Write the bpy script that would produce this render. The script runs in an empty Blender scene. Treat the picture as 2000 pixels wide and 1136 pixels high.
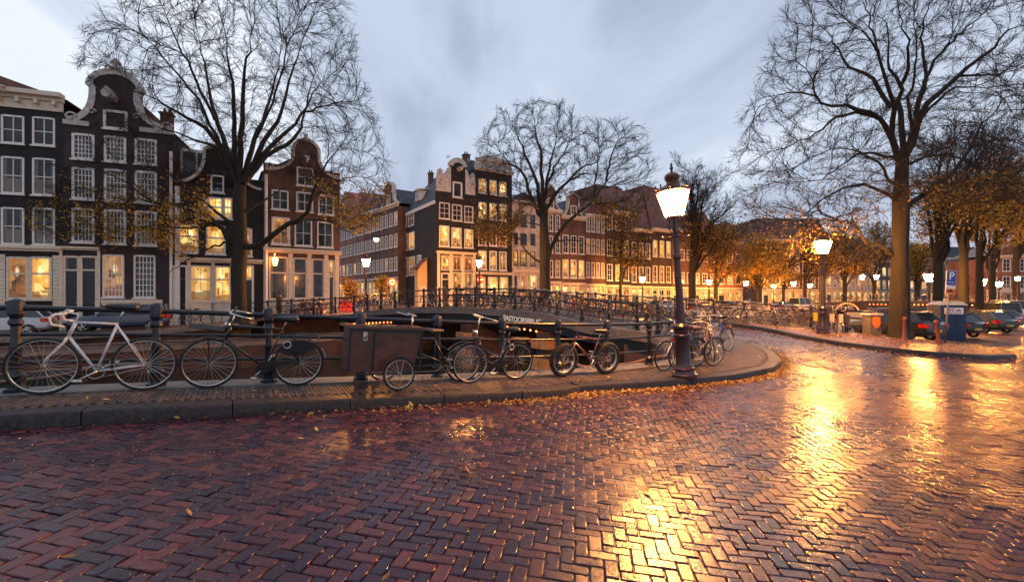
import bpy, bmesh, math, random
import numpy as np
from mathutils import Vector, Matrix
from mathutils.geometry import delaunay_2d_cdt
random.seed(7); rng = np.random.default_rng(7)
R = math.radians
CAMZ, F, HOR = 1.6, 889.0, 575.0
sc = bpy.context.scene
COL = sc.collection
# ---------------- camera
cd = bpy.data.cameras.new('camera'); cd.sensor_width = 36; cd.lens = F/2000*36
cd.shift_y = (HOR-568)/2000; cd.clip_start = .05; cd.clip_end = 2000
cam = bpy.data.objects.new('camera', cd); COL.objects.link(cam)
cam.location = (0, 0, CAMZ); cam.rotation_euler = (R(90), 0, 0); sc.camera = cam
# ---------------- world: dusk sky seen through streaked overcast
world = bpy.data.worlds.new('World'); sc.world = world; world.use_nodes = True
wt = world.node_tree; wn = wt.nodes; wn.clear(); wl = wt.links
sky = wn.new('ShaderNodeTexSky'); sky.sky_type = 'NISHITA'; sky.sun_disc = False
sky.sun_elevation = R(5); sky.sun_rotation = R(150); sky.air_density = 1.5; sky.ozone_density = 3
def wnode(t, **k):
    n = wn.new(t)
    for a, b in k.items(): setattr(n, a, b)
    return n
def wmath(op, a, b=None, c=None):
    n = wn.new('ShaderNodeMath'); n.operation = op
    for i, v in enumerate((a, b, c)):
        if v is None: continue
        if isinstance(v, (int, float)): n.inputs[i].default_value = v
        else: wl.new(v, n.inputs[i])
    return n.outputs[0]
tc = wn.new('ShaderNodeTexCoord'); sep = wn.new('ShaderNodeSeparateXYZ'); wl.new(tc.outputs['Generated'], sep.inputs[0])
zz = wmath('ADD', wmath('MAXIMUM', sep.outputs[2], 0.0), .16)
px_, py_ = wmath('DIVIDE', sep.outputs[0], zz), wmath('DIVIDE', sep.outputs[1], zz)
cmb = wn.new('ShaderNodeCombineXYZ')
wl.new(wmath('MULTIPLY', px_, .85), cmb.inputs[0]); wl.new(wmath('MULTIPLY', py_, .30), cmb.inputs[1])
n1 = wn.new('ShaderNodeTexNoise'); n1.inputs['Scale'].default_value = 1.15; n1.inputs['Detail'].default_value = 6; n1.inputs['Roughness'].default_value = .5
n1.inputs['Distortion'].default_value = .5
wl.new(cmb.outputs[0], n1.inputs['Vector'])
cr = wn.new('ShaderNodeValToRGB'); cr.color_ramp.interpolation = 'EASE'; n1.inputs['Lacunarity'].default_value = 2.1
e = cr.color_ramp.elements
e[0].position = .34; e[0].color = (.27, .315, .43, 1)
e[1].position = .66; e[1].color = (.69, .735, .82, 1)
m = cr.color_ramp.elements.new(.5); m.color = (.44, .50, .62, 1)
wl.new(n1.outputs[0], cr.inputs[0])
SKYMUL = 1.0
mixn = wn.new('ShaderNodeMix'); mixn.data_type = 'RGBA'; mixn.inputs[0].default_value = .92
skm = wn.new('ShaderNodeMix'); skm.data_type = 'RGBA'; skm.blend_type = 'MULTIPLY'; skm.inputs[0].default_value = 1
skm.inputs[7].default_value = (1.1, 1.1, 1.1, 1); wl.new(sky.outputs[0], skm.inputs[6])
clm = wn.new('ShaderNodeMix'); clm.data_type = 'RGBA'; clm.blend_type = 'MULTIPLY'; clm.inputs[0].default_value = 1
clm.inputs[7].default_value = (14.5, 14.5, 14.5, 1); wl.new(cr.outputs[0], clm.inputs[6])
wl.new(skm.outputs[2], mixn.inputs[6]); wl.new(clm.outputs[2], mixn.inputs[7])
bg = wn.new('ShaderNodeBackground'); bg.inputs[1].default_value = .1
wl.new(mixn.outputs[2], bg.inputs[0]); wo = wn.new('ShaderNodeOutputWorld'); wl.new(bg.outputs[0], wo.inputs[0])
# ---------------- sun: gone under thick cloud, a soft remainder only
sl = bpy.data.lights.new('sun', 'SUN'); sl.energy = .25; sl.angle = R(25); sl.color = (1, .93, .88)
so = bpy.data.objects.new('sun', sl); COL.objects.link(so); so.rotation_euler = (R(60), 0, R(150))
sc.view_settings.view_transform = 'Standard'; sc.view_settings.look = 'None'
sc.view_settings.exposure = 0; sc.view_settings.gamma = 1
sc.cycles.max_bounces = 6; sc.cycles.diffuse_bounces = 3; sc.cycles.glossy_bounces = 3
sc.cycles.transparent_max_bounces = 8; sc.cycles.sample_clamp_indirect = 6; sc.cycles.use_denoising = True
LAMP_L = 1350.0      # radiance of a street lantern's glass

# ================= materials =================
def newmat(name):
    m = bpy.data.materials.new(name); m.use_nodes = True
    nt = m.node_tree; b = nt.nodes['Principled BSDF']
    return m, nt, b
def nz(nt, scale, detail=4, coord='Object', rough=.55, vec=None):
    n = nt.nodes.new('ShaderNodeTexNoise'); n.inputs['Scale'].default_value = scale
    n.inputs['Detail'].default_value = detail; n.inputs['Roughness'].default_value = rough
    if vec is None:
        t = nt.nodes.new('ShaderNodeTexCoord'); vec = t.outputs[coord]
    nt.links.new(vec, n.inputs['Vector']); return n.outputs[0]
def ramp(nt, fac, stops):
    n = nt.nodes.new('ShaderNodeValToRGB'); e = n.color_ramp.elements
    e[0].position, e[0].color = stops[0][0], (*stops[0][1], 1)
    e[1].position, e[1].color = stops[-1][0], (*stops[-1][1], 1)
    for p, c in stops[1:-1]:
        k = e.new(p); k.color = (*c, 1)
    nt.links.new(fac, n.inputs[0]); return n.outputs[0]
def mixc(nt, fac, a, b, blend='MIX'):
    n = nt.nodes.new('ShaderNodeMix'); n.data_type = 'RGBA'; n.blend_type = blend
    for i, v in ((0, fac), (6, a), (7, b)):
        if isinstance(v, (int, float)): n.inputs[i].default_value = v
        elif isinstance(v, tuple): n.inputs[i].default_value = (*v, 1)
        else: nt.links.new(v, n.inputs[i])
    return n.outputs[2]
def mth(nt, op, a, b=0.0):
    n = nt.nodes.new('ShaderNodeMath'); n.operation = op
    for i, v in ((0, a), (1, b)):
        if isinstance(v, (int, float)): n.inputs[i].default_value = v
        else: nt.links.new(v, n.inputs[i])
    return n.outputs[0]
def bump(nt, b, h, dist=.01, strength=.6):
    n = nt.nodes.new('ShaderNodeBump'); n.inputs['Distance'].default_value = dist; n.inputs['Strength'].default_value = strength
    nt.links.new(h, n.inputs['Height']); nt.links.new(n.outputs[0], b.inputs['Normal'])
def plain(name, col, rough=.5, metal=0.0, var=.3, scale=6, bmp=0.0, spec=.5, coat=0.0):
    m, nt, b = newmat(name)
    f = nz(nt, scale)
    d = tuple(c*(1-var) for c in col); l = tuple(min(1, c*(1+var)) for c in col)
    nt.links.new(ramp(nt, f, [(.3, d), (.7, l)]), b.inputs['Base Color'])
    b.inputs['Roughness'].default_value = rough; b.inputs['Metallic'].default_value = metal
    b.inputs['Specular IOR Level'].default_value = spec
    if coat: b.inputs['Coat Weight'].default_value = coat; b.inputs['Coat Roughness'].default_value = .1
    if bmp: bump(nt, b, nz(nt, scale*4), bmp)
    return m
def masonry(name, c1, c2, mortar, bw=.22, bh=.065, var=.55, rough=.8, wet=0.0):
    m, nt, b = newmat(name)
    t = nt.nodes.new('ShaderNodeTexCoord'); s = nt.nodes.new('ShaderNodeSeparateXYZ'); nt.links.new(t.outputs['Object'], s.inputs[0])
    c = nt.nodes.new('ShaderNodeCombineXYZ'); nt.links.new(mth(nt, 'ADD', s.outputs[0], s.outputs[1]), c.inputs[0]); nt.links.new(s.outputs[2], c.inputs[1])
    k = nt.nodes.new('ShaderNodeTexBrick'); nt.links.new(c.outputs[0], k.inputs['Vector'])
    k.inputs['Scale'].default_value = 1; k.inputs['Brick Width'].default_value = bw; k.inputs['Row Height'].default_value = bh
    k.inputs['Mortar Size'].default_value = .006; k.inputs['Color1'].default_value = (*c1, 1); k.inputs['Color2'].default_value = (*c2, 1)
    k.inputs['Mortar'].default_value = (*mortar, 1); k.inputs['Bias'].default_value = -.1
    st = nz(nt, .9, 6); col = mixc(nt, 1.0, k.outputs[0], ramp(nt, st, [(.3, (1-var,)*3), (.7, (1+var*.6,)*3)]), 'MULTIPLY')
    nt.links.new(col, b.inputs['Base Color']); b.inputs['Roughness'].default_value = rough
    bump(nt, b, k.outputs['Fac'], -.006); return m
def emis(name, col, strength, var=0.0):
    m, nt, b = newmat(name)
    b.inputs['Base Color'].default_value = (*[c*.5 for c in col], 1)
    b.inputs['Emission Color'].default_value = (*col, 1); b.inputs['Emission Strength'].default_value = strength
    b.inputs['Roughness'].default_value = .3; return m
def litglass(name, stops, strength, sx=1.2, sz=.9):
    """a lit room behind glass: curtains, walls and lamps of uneven brightness, different in every window"""
    m, nt, b = newmat(name)
    t = nt.nodes.new('ShaderNodeTexCoord'); oi = nt.nodes.new('ShaderNodeObjectInfo')
    mp = nt.nodes.new('ShaderNodeMapping'); nt.links.new(t.outputs['Object'], mp.inputs[0]); mp.inputs['Scale'].default_value = (sx, sx, sz)
    ad = nt.nodes.new('ShaderNodeVectorMath'); ad.operation = 'ADD'; nt.links.new(mp.outputs[0], ad.inputs[0])
    cb = nt.nodes.new('ShaderNodeCombineXYZ')
    r7 = mth(nt, 'MULTIPLY', oi.outputs['Random'], 40.0)
    nt.links.new(r7, cb.inputs[0]); nt.links.new(r7, cb.inputs[2]); nt.links.new(cb.outputs[0], ad.inputs[1])
    f = nz(nt, 1.0, 5, vec=ad.outputs[0], rough=.62)
    vo = nt.nodes.new('ShaderNodeTexVoronoi'); vo.distance = 'CHEBYCHEV'; vo.inputs['Scale'].default_value = 1.9; nt.links.new(ad.outputs[0], vo.inputs['Vector'])
    sp = nt.nodes.new('ShaderNodeSeparateColor'); nt.links.new(vo.outputs['Color'], sp.inputs[0])
    ff = mth(nt, 'ADD', mth(nt, 'MULTIPLY', f, .7), mth(nt, 'MULTIPLY', sp.outputs[0], .3))
    c = ramp(nt, ff, stops)
    # drapes at the sides, dark furniture below, one lamp in the room (Generated runs 0..1 over each pane)
    gs = nt.nodes.new('ShaderNodeSeparateXYZ'); nt.links.new(t.outputs['Generated'], gs.inputs[0]); gx, gz = gs.outputs[0], gs.outputs[2]
    side = mth(nt, 'ABSOLUTE', mth(nt, 'SUBTRACT', gx, .5)); fold = mth(nt, 'ADD', mth(nt, 'MULTIPLY', mth(nt, 'SINE', mth(nt, 'MULTIPLY', gx, 95.0)), .5), .5)
    isd = mth(nt, 'GREATER_THAN', side, mth(nt, 'ADD', mth(nt, 'MULTIPLY', oi.outputs['Random'], .16), .30))
    c = mixc(nt, mth(nt, 'MULTIPLY', isd, .85), c, mixc(nt, fold, (.35, .13, .03), (.95, .48, .14)))
    rv = mth(nt, 'FRACT', mth(nt, 'MULTIPLY', oi.outputs['Random'], 17.3))
    low = mth(nt, 'LESS_THAN', mth(nt, 'ADD', gz, mth(nt, 'MULTIPLY', sp.outputs[1], .22)), mth(nt, 'ADD', mth(nt, 'MULTIPLY', rv, .2), .22))
    c = mixc(nt, mth(nt, 'MULTIPLY', low, .75), c, (.14, .045, .012))
    lx_ = mth(nt, 'SUBTRACT', gx, mth(nt, 'ADD', mth(nt, 'MULTIPLY', rv, .5), .25)); lz_ = mth(nt, 'SUBTRACT', gz, .68)
    dd = mth(nt, 'SQRT', mth(nt, 'ADD', mth(nt, 'MULTIPLY', lx_, lx_), mth(nt, 'MULTIPLY', lz_, lz_)))
    c = mixc(nt, ramp(nt, dd, [(.03, (1, 1, 1)), (.16, (0, 0, 0))]), c, (1.6, 1.2, .62))
    nt.links.new(c, b.inputs['Emission Color'])
    nt.links.new(mth(nt, 'MULTIPLY', mth(nt, 'ADD', mth(nt, 'MULTIPLY', oi.outputs['Random'], .6), .7), strength), b.inputs['Emission Strength'])
    b.inputs['Base Color'].default_value = (.02, .015, .01, 1); b.inputs['Roughness'].default_value = .08
    return m
M = {}
M['lit'] = litglass('lit_room', [(.30, (.16, .045, .008)), (.42, (.75, .28, .03)), (.55, (1, .55, .11)), (.72, (1, .80, .34))], 1.15)
M['lit_soft'] = litglass('dim_room', [(.3, (.05, .02, .01)), (.5, (.5, .17, .03)), (.75, (1, .55, .15))], .65)
M['lit_red'] = litglass('red_room', [(.3, (.12, .02, .005)), (.5, (.55, .12, .02)), (.8, (1, .42, .1))], .8)
def darkglass():
    m, nt, b = newmat('dark_glass')
    t = nt.nodes.new('ShaderNodeTexCoord')
    oi = nt.nodes.new('ShaderNodeObjectInfo'); gs = nt.nodes.new('ShaderNodeSeparateXYZ'); nt.links.new(t.outputs['Generated'], gs.inputs[0])
    fold = mth(nt, 'ADD', mth(nt, 'MULTIPLY', mth(nt, 'SINE', mth(nt, 'MULTIPLY', gs.outputs[0], 110.0)), .5), .5)
    has = mth(nt, 'GREATER_THAN', oi.outputs['Random'], .45); side = mth(nt, 'ABSOLUTE', mth(nt, 'SUBTRACT', gs.outputs[0], .5)); rv = mth(nt, 'FRACT', mth(nt, 'MULTIPLY', oi.outputs['Random'], 13.7))
    a_ = mth(nt, 'MAXIMUM', mth(nt, 'GREATER_THAN', side, .36), mth(nt, 'MULTIPLY', mth(nt, 'LESS_THAN', gs.outputs[2], .42), mth(nt, 'GREATER_THAN', rv, .5)))
    nt.links.new(mixc(nt, mth(nt, 'MULTIPLY', has, a_), ramp(nt, nz(nt, .8), [(.35, (.006, .006, .008)), (.7, (.04, .033, .03))]), mixc(nt, fold, (.09, .07, .06), (.22, .18, .15))), b.inputs['Base Color'])
    b.inputs['Roughness'].default_value = .06; bump(nt, b, nz(nt, 1.6, 2), .01, .5); return m
M['dark'] = darkglass()
M['white'] = plain('white_paint', (.68, .64, .60), .45, var=.15)
M['cream'] = plain('cream_paint', (.62, .52, .40), .5, var=.15)
M['stone'] = plain('pale_sandstone', (.48, .44, .40), .8, var=.3, scale=3, bmp=.01)
M['darkpaint'] = plain('dark_green_paint', (.012, .018, .018), .25, var=.3)
M['slate'] = masonry('slate_tiles', (.022, .028, .045), (.04, .047, .07), (.01, .01, .015), .25, .22, rough=.65)
M['redtile'] = masonry('red_roof_tiles', (.30, .07, .05), (.2, .05, .035), (.06, .02, .015), .25, .25, rough=.6)
M['brownroof'] = masonry('brown_roof_tiles', (.16, .06, .04), (.11, .045, .03), (.03, .012, .01), .25, .25, rough=.6)
M['black_brick'] = masonry('black_tarred_brick', (.012, .009, .010), (.024, .017, .018), (.02, .016, .016))
M['plum_brick'] = masonry('dark_plum_brick', (.030, .016, .019), (.052, .028, .030), (.042, .028, .028))
M['brown_brick'] = masonry('brown_brick', (.10, .042, .028), (.15, .065, .04), (.10, .075, .06))
M['red_brick'] = masonry('red_brick', (.24, .08, .05), (.32, .12, .07), (.2, .15, .12))
M['white_brick'] = masonry('whitewashed_brick', (.5, .44, .40), (.6, .53, .48), (.36, .3, .27))
M['quay_brick'] = masonry('wet_quay_brick', (.05, .025, .02), (.085, .04, .03), (.05, .04, .035), rough=.5)
M['iron'] = plain('black_blue_iron_paint', (.006, .008, .015), .33, var=.5, scale=20, bmp=.003, coat=.12, spec=.4)
M['lampred'] = plain('oxblood_lamp_paint', (.036, .006, .009), .30, var=.5, scale=14, bmp=.004, coat=.2)
M['lampiron'] = plain('lantern_copper_paint', (.10, .04, .02), .35, var=.3, scale=20)
M['tyre'] = plain('tyre_rubber', (.012, .012, .013), .7, var=.3, bmp=.002, scale=30)
M['chrome'] = plain('scuffed_steel', (.55, .53, .5), .28, 1.0, var=.2, scale=30)
M['leather'] = plain('black_saddle_vinyl', (.012, .012, .014), .4, var=.3)
M['concrete'] = plain('worn_concrete', (.13, .115, .105), .6, var=.35, scale=5, bmp=.008)
M['granite'] = plain('wet_granite', (.020, .017, .020), .48, var=.8, scale=22, bmp=.012, spec=.3)
M['wood'] = plain('weathered_wood', (.12, .07, .05), .5, var=.5, scale=4, bmp=.005)
M['bulb'] = emis('warm_bulb', (1, .16, .03), 10)
M['red'] = plain('red_enamel', (.45, .02, .015), .3)
def lantern_glass(name, L):
    m, nt, b = newmat(name)
    b.inputs['Base Color'].default_value = (.9, .8, .6, 1); b.inputs['Emission Color'].default_value = (1, .37, .07, 1)
    b.inputs['Emission Strength'].default_value = L; b.inputs['Roughness'].default_value = .2; return m
M['lantern'] = lantern_glass('glowing_lantern_glass', LAMP_L)
M['wall_lamp'] = lantern_glass('glowing_wall_lantern_glass', 14)
M['lantern_far'] = lantern_glass('glowing_distant_lantern_glass', LAMP_L*1.0)

# ================= mesh helpers =================
def tag(o, label=None, cat=None, group=None, kind=None):
    if label: o['label'] = label
    if cat: o['category'] = cat
    if group: o['group'] = group
    if kind: o['kind'] = kind
    return o
def thing(name, loc, rz=0, label=None, cat=None, group=None):
    o = bpy.data.objects.new(name, None); COL.objects.link(o); o.location = loc; o.rotation_euler = (0, 0, rz)
    o.empty_display_size = .2
    return tag(o, label, cat, group)
class MB:
    def __init__(s): s.v = []; s.f = []; s.mi = []; s.n = 0
    def add(s, vs, fs, mi=0):
        b = s.n; s.v.extend([tuple(v) for v in vs]); s.n += len(vs)
        for f in fs: s.f.append(tuple(b+i for i in f)); s.mi.append(mi)
    def box(s, x0, x1, y0, y1, z0, z1, mi=0):
        vs = [(x, y, z) for z in (z0, z1) for y in (y0, y1) for x in (x0, x1)]
        s.add(vs, [(0, 2, 3, 1), (4, 5, 7, 6), (0, 1, 5, 4), (2, 6, 7, 3), (0, 4, 6, 2), (1, 3, 7, 5)], mi)
    def quad(s, a, b, c, d, mi=0): s.add([a, b, c, d], [(0, 1, 2, 3)], mi)
    def tube(s, pts, r, n=8, mi=0, cap=True):
        pts = [Vector(p) for p in pts]; K = len(pts)
        rr = list(r) if hasattr(r, '__len__') else [r]*K
        T = []
        for i in range(K):
            t = (pts[min(i+1, K-1)]-pts[max(i-1, 0)])
            T.append(t.normalized() if t.length > 1e-9 else Vector((0, 0, 1)))
        ref = Vector((0, 0, 1)) if abs(T[0].z) < .9 else Vector((1, 0, 0))
        vs = []; u = T[0].cross(ref).normalized()
        for i in range(K):
            u = (u-T[i]*u.dot(T[i]));
            u = u.normalized() if u.length > 1e-6 else T[i].orthogonal().normalized()
            w = T[i].cross(u)
            for k in range(n):
                a = 2*math.pi*k/n; vs.append(pts[i]+(u*math.cos(a)+w*math.sin(a))*rr[i])
        fs = [(i*n+k, i*n+(k+1) % n, (i+1)*n+(k+1) % n, (i+1)*n+k) for i in range(K-1) for k in range(n)]
        if cap: fs += [tuple(range(n))[::-1], tuple((K-1)*n+k for k in range(n))]
        s.add(vs, fs, mi)
    def lathe(s, prof, n=12, c=(0, 0, 0), mi=0, rot=0):
        vs = []
        for r, z in prof:
            for k in range(n):
                a = 2*math.pi*k/n+rot; vs.append((c[0]+r*math.cos(a), c[1]+r*math.sin(a), c[2]+z))
        K = len(prof)
        fs = [(i*n+k, i*n+(k+1) % n, (i+1)*n+(k+1) % n, (i+1)*n+k) for i in range(K-1) for k in range(n)]
        fs += [tuple(range(n))[::-1], tuple((K-1)*n+k for k in range(n))]
        s.add(vs, fs, mi)
    def torus(s, c, R_, r, n=28, m=6, mi=0, a0=0, a1=2*math.pi, yo=0, axis='y', ry=None):
        full = abs(a1-a0-2*math.pi) < 1e-6; N = n if full else n+1
        ry = ry or r; vs = []
        for i in range(N):
            a = a0+(a1-a0)*i/n
            for k in range(m):
                b = 2*math.pi*k/m; q = R_+r*math.cos(b); h = ry*math.sin(b)
                p = (q*math.cos(a), h, q*math.sin(a)) if axis == 'y' else (h, q*math.cos(a), q*math.sin(a))
                vs.append((c[0]+p[0], c[1]+p[1], c[2]+p[2]))
        fs = []
        for i in range(n):
            j = (i+1) % N
            for k in range(m): fs.append((i*m+k, i*m+(k+1) % m, j*m+(k+1) % m, j*m+k))
        s.add(vs, fs, mi)
    def sphere(s, c, r, n=8, m=5, mi=0):
        rx, ry, rz = (r if hasattr(r, '__len__') else (r, r, r))
        vs = [(c[0], c[1], c[2]-rz)]
        for i in range(1, m):
            t = math.pi*i/m
            for k in range(n):
                a = 2*math.pi*k/n; vs.append((c[0]+rx*math.sin(t)*math.cos(a), c[1]+ry*math.sin(t)*math.sin(a), c[2]-rz*math.cos(t)))
        vs.append((c[0], c[1], c[2]+rz)); fs = [(0, 1+(k+1) % n, 1+k) for k in range(n)]
        for i in range(m-2):
            for k in range(n): fs.append((1+i*n+k, 1+i*n+(k+1) % n, 1+(i+1)*n+(k+1) % n, 1+(i+1)*n+k))
        L = len(vs)-1; b = 1+(m-2)*n
        fs += [(b+k, b+(k+1) % n, L) for k in range(n)]; s.add(vs, fs, mi)
    def prism(s, poly, y0, y1, mi=0):
        """poly in the xz plane, extruded along y"""
        n = len(poly)
        s.add([(x, y0, z) for x, z in poly]+[(x, y1, z) for x, z in poly],
              [tuple(range(n)), tuple(range(n, 2*n))[::-1]]+[(i, n+i, n+(i+1) % n, (i+1) % n) for i in range(n)], mi)
    def prismz(s, poly, z0, z1, mi=0):
        n = len(poly)
        s.add([(x, y, z0) for x, y in poly]+[(x, y, z1) for x, y in poly],
              [tuple(range(n))[::-1], tuple(range(n, 2*n))]+[(i, (i+1) % n, n+(i+1) % n, n+i) for i in range(n)], mi)
    def build(s, name, mats, parent=None, smooth=False, loc=None, rot=None, auto=None):
        me = bpy.data.meshes.new(name); me.from_pydata(s.v, [], s.f)
        if not isinstance(mats, (list, tuple)): mats = [mats]
        for m_ in mats: me.materials.append(m_)
        if len(mats) > 1: me.polygons.foreach_set('material_index', s.mi)
        bm_ = bmesh.new(); bm_.from_mesh(me); bmesh.ops.recalc_face_normals(bm_, faces=bm_.faces); bm_.to_mesh(me); bm_.free()
        if smooth: me.polygons.foreach_set('use_smooth', [True]*len(me.polygons))
        if smooth and auto: me.set_sharp_from_angle(angle=R(auto))
        me.update(); o = bpy.data.objects.new(name, me); COL.objects.link(o)
        if parent: o.parent = parent
        if loc is not None: o.location = loc
        if rot is not None: o.rotation_euler = rot
        return o
def np_mesh(name, V, Q, mats, parent=None, smooth=False, mi=None):
    """V (n,3) float, Q (m,4) int quads -> object"""
    me = bpy.data.meshes.new(name); me.vertices.add(len(V)); me.vertices.foreach_set('co', np.asarray(V, np.float32).ravel())
    k = Q.shape[1]
    me.loops.add(Q.size); me.loops.foreach_set('vertex_index', Q.astype(np.int32).ravel())
    me.polygons.add(len(Q)); me.polygons.foreach_set('loop_start', np.arange(0, Q.size, k, dtype=np.int32))
    me.polygons.foreach_set('loop_total', np.full(len(Q), k, np.int32))
    if not isinstance(mats, (list, tuple)): mats = [mats]
    for m_ in mats: me.materials.append(m_)
    if mi is not None: me.polygons.foreach_set('material_index', mi.astype(np.int32))
    me.polygons.foreach_set('use_smooth', np.full(len(Q), smooth)); me.update(calc_edges=True)
    o = bpy.data.objects.new(name, me); COL.objects.link(o)
    if parent: o.parent = parent
    return o
def copy_tree(o, parent=None):
    c = o.copy(); COL.objects.link(c)
    if parent: c.parent = parent
    for ch in list(o.children): copy_tree(ch, c)
    return c
def inpoly(P, poly):
    x, y = P[:, 0], P[:, 1]; c = np.zeros(len(P), bool); n = len(poly)
    for i in range(n):
        x0, y0 = poly[i]; x1, y1 = poly[(i+1) % n]
        if y0 == y1: continue
        h = ((y0 > y) != (y1 > y)) & (x < (x1-x0)*(y-y0)/(y1-y0)+x0); c ^= h
    return c

# ================= ground height (thin plate through measured points; e = metres below the lens) =================
CP = np.array([(-25, -15, 1.1), (-12, 0, 1.15), (-6, 5.5, 1.31), (-5, 4.5, 1.32), (-2.6, 7.4, 1.54), (.8, 9.5, 1.77), (3, 10.8, 1.85), (0, 0, 1.68), (.6, 3, 1.68),
  (-3, 1, 1.48), (5, 3, 1.82), (3.5, 9, 1.85), (7.2, 12.3, 1.86), (10, 6, 2.0), (8.3, 17, 1.72), (4.9, 16.3, 1.5), (5, 13, 1.72), (13, 19, 1.74), (11.2, 16.4, 1.80),
  (14.4, 15, 2.05), (16, 13.4, 2.2), (17, 20, 2.02), (22, 24.7, 2.5), (30, 26, 2.6), (40, 35, 2.7), (60, 50, 2.6), (25, 8, 2.6), (10, -10, 1.9),
  (3.35, 18.6, 1.38), (1.63, 20.4, 1.02), (0, 23, .88), (-3.2, 25, .84), (-7.5, 28.7, 1.05), (-12, 32, 1.4), (7.07, 26.2, 1.25), (11, 23.2, 1.5), (3, 29.5, .98), (0, 33, .95), (-4, 37, 1.05),
  (-8, 38, 1.2), (-7.9, 47, 1.25), (-13, 36, 1.38), (-17, 30, 1.68), (-20, 27, 1.95), (-27, 24, 2.15), (-40, 17, 2.2), (0, 50, 1.5), (10, 54, 1.9), (20, 60, 2.2),
  (40, 72, 2.3), (62, 85, 2.3), (-13, 55, 1.25), (-22, 72, 1.25), (100, 110, 2.4), (-60, 5, 2.2), (80, 68, 2.6), (-60, -40, 1.0), (60, -40, 2.6), (0, 120, 1.9), (-60, 110, 1.4)], float)
def _k(r2): return np.where(r2 > 0, .5*r2*np.log(np.maximum(r2, 1e-12)), 0)
_n = len(CP); _d = ((CP[:, None, :2]-CP[None, :, :2])**2).sum(-1)
_A = np.zeros((_n+3, _n+3)); _A[:_n, :_n] = _k(_d)+np.eye(_n)*.35; _A[:_n, _n] = 1; _A[:_n, _n+1:] = CP[:, :2]; _A[_n:, :_n] = _A[:_n, _n:].T
_w = np.linalg.solve(_A, np.concatenate([CP[:, 2], [0, 0, 0]]))
def GA(P):
    P = np.atleast_2d(np.asarray(P, float)); d = ((P[:, None, :2]-CP[None, :, :2])**2).sum(-1)
    return CAMZ-(_k(d)@_w[:_n]+_w[_n]+P[:, :2]@_w[_n+1:])
def G(x, y): return float(GA([(x, y)])[0])
KERB = .13; WATER = CAMZ-3.35
def rayline(px, A, d):
    """point of the line A + t d seen at image column px"""
    k = (px-1000)/F; t = (k*A[1]-A[0])/(d[0]-k*d[1]); return (A[0]+d[0]*t, A[1]+d[1]*t), t
def polyoff(pl, off):
    out = []
    for i, p in enumerate(pl):
        a = pl[max(i-1, 0)]; b = pl[min(i+1, len(pl)-1)]; dx, dy = b[0]-a[0], b[1]-a[1]; l = math.hypot(dx, dy)
        out.append((p[0]-dy/l*off, p[1]+dx/l*off))
    return out
def resample(pl, step, start=0.0):
    out = []; acc = start; pos = 0
    P = [Vector((*p, 0)) for p in pl]; L = 0; nxt = start
    for a, b in zip(P, P[1:]):
        d = (b-a).length
        while nxt <= L+d+1e-9:
            q = a.lerp(b, (nxt-L)/d); out.append((q.x, q.y)); nxt += step
        L += d
    return out
# lines measured off the photograph
RD = (.862, .507); RN = (-.507, .862); R0 = (-5.93, 5.52)
def L_(t, p=0.0): return (R0[0]+RD[0]*t+RN[0]*p, R0[1]+RD[1]*t+RN[1]*p)
NEAR_RAIL = [L_(-14), L_(7.77), L_(9.0), L_(10.2), (3.75, 11.2), (4.5, 11.55), (4.95, 11.95), (5.1, 12.7), (5.1, 14), (5.0, 15.4), (4.7, 16.8), (3.5, 18.5), (1.8, 20.3), (0, 22.4),
             (-1.6, 23.8), (-3.2, 25.1), (-7.5, 28.7), (-10.5, 30.9), (-12.4, 31.3), (-14, 30.4), (-15.4, 29.2), (-16.4, 28.4)]
QUAY_IN = polyoff(NEAR_RAIL, .28)       # canal side of the coping
FAR_RAIL = [(17.2, 21.0), (16, 20.9), (14.9, 21.1), (13.5, 21.8), (11.9, 22.7), (10.2, 23.7), (7.07, 26.3), (3, 30.2), (-.6, 34.2), (-3.0, 37.4), (-2.2, 38.6), (.5, 40.6), (6, 44)]
FAR_EDGE = polyoff(FAR_RAIL, -.3)
KERB_LINE = [L_(-14, -1.38), L_(0, -1.38), L_(4, -1.38), L_(7, -1.45), (1.27, 8.3), (3.1, 9.05), (5.0, 10.0), (6.3, 10.95), (7.1, 12.0), (7.7, 13.2), (8.1, 14.4), (8.2, 15.7), (7.9, 17.1), (7.0, 18.7), (5.3, 20.3), (3.2, 22.0),
             (1.2, 24.1), (-1.6, 26.9), (-6.3, 30.7), (-9.3, 33.2), (-9.8, 35)]
KERB2 = [(-1.6, 39.5), (-1.0, 36.2), (1.4, 32.9), (5.4, 28.6), (9.2, 24.2), (10.5, 22.2), (11.2, 19.8), (11.3, 18), (11.7, 16.4), (12.6, 15.4), (13.8, 14.9), (15.4, 14.9), (17.3, 15.6), (18.9, 17.4), (21.2, 20.4), (23.5, 22.2)]
BANK = [(17.2, 21.3), (18.6, 23.4), (24.5, 29.0), (40, 42.3), (56, 55.9), (90, 84), (170, 150)]
FARQ_L = [(-75, -9.6), (-20.5, 22.5), (-18, 24.0), (-16.9, 26.2), (-16.6, 28.0)]
FARQ_R = [(6, 44), (15.9, 48.6), (33, 58.7), (67, 79), (110, 104), (190, 152)]
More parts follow.
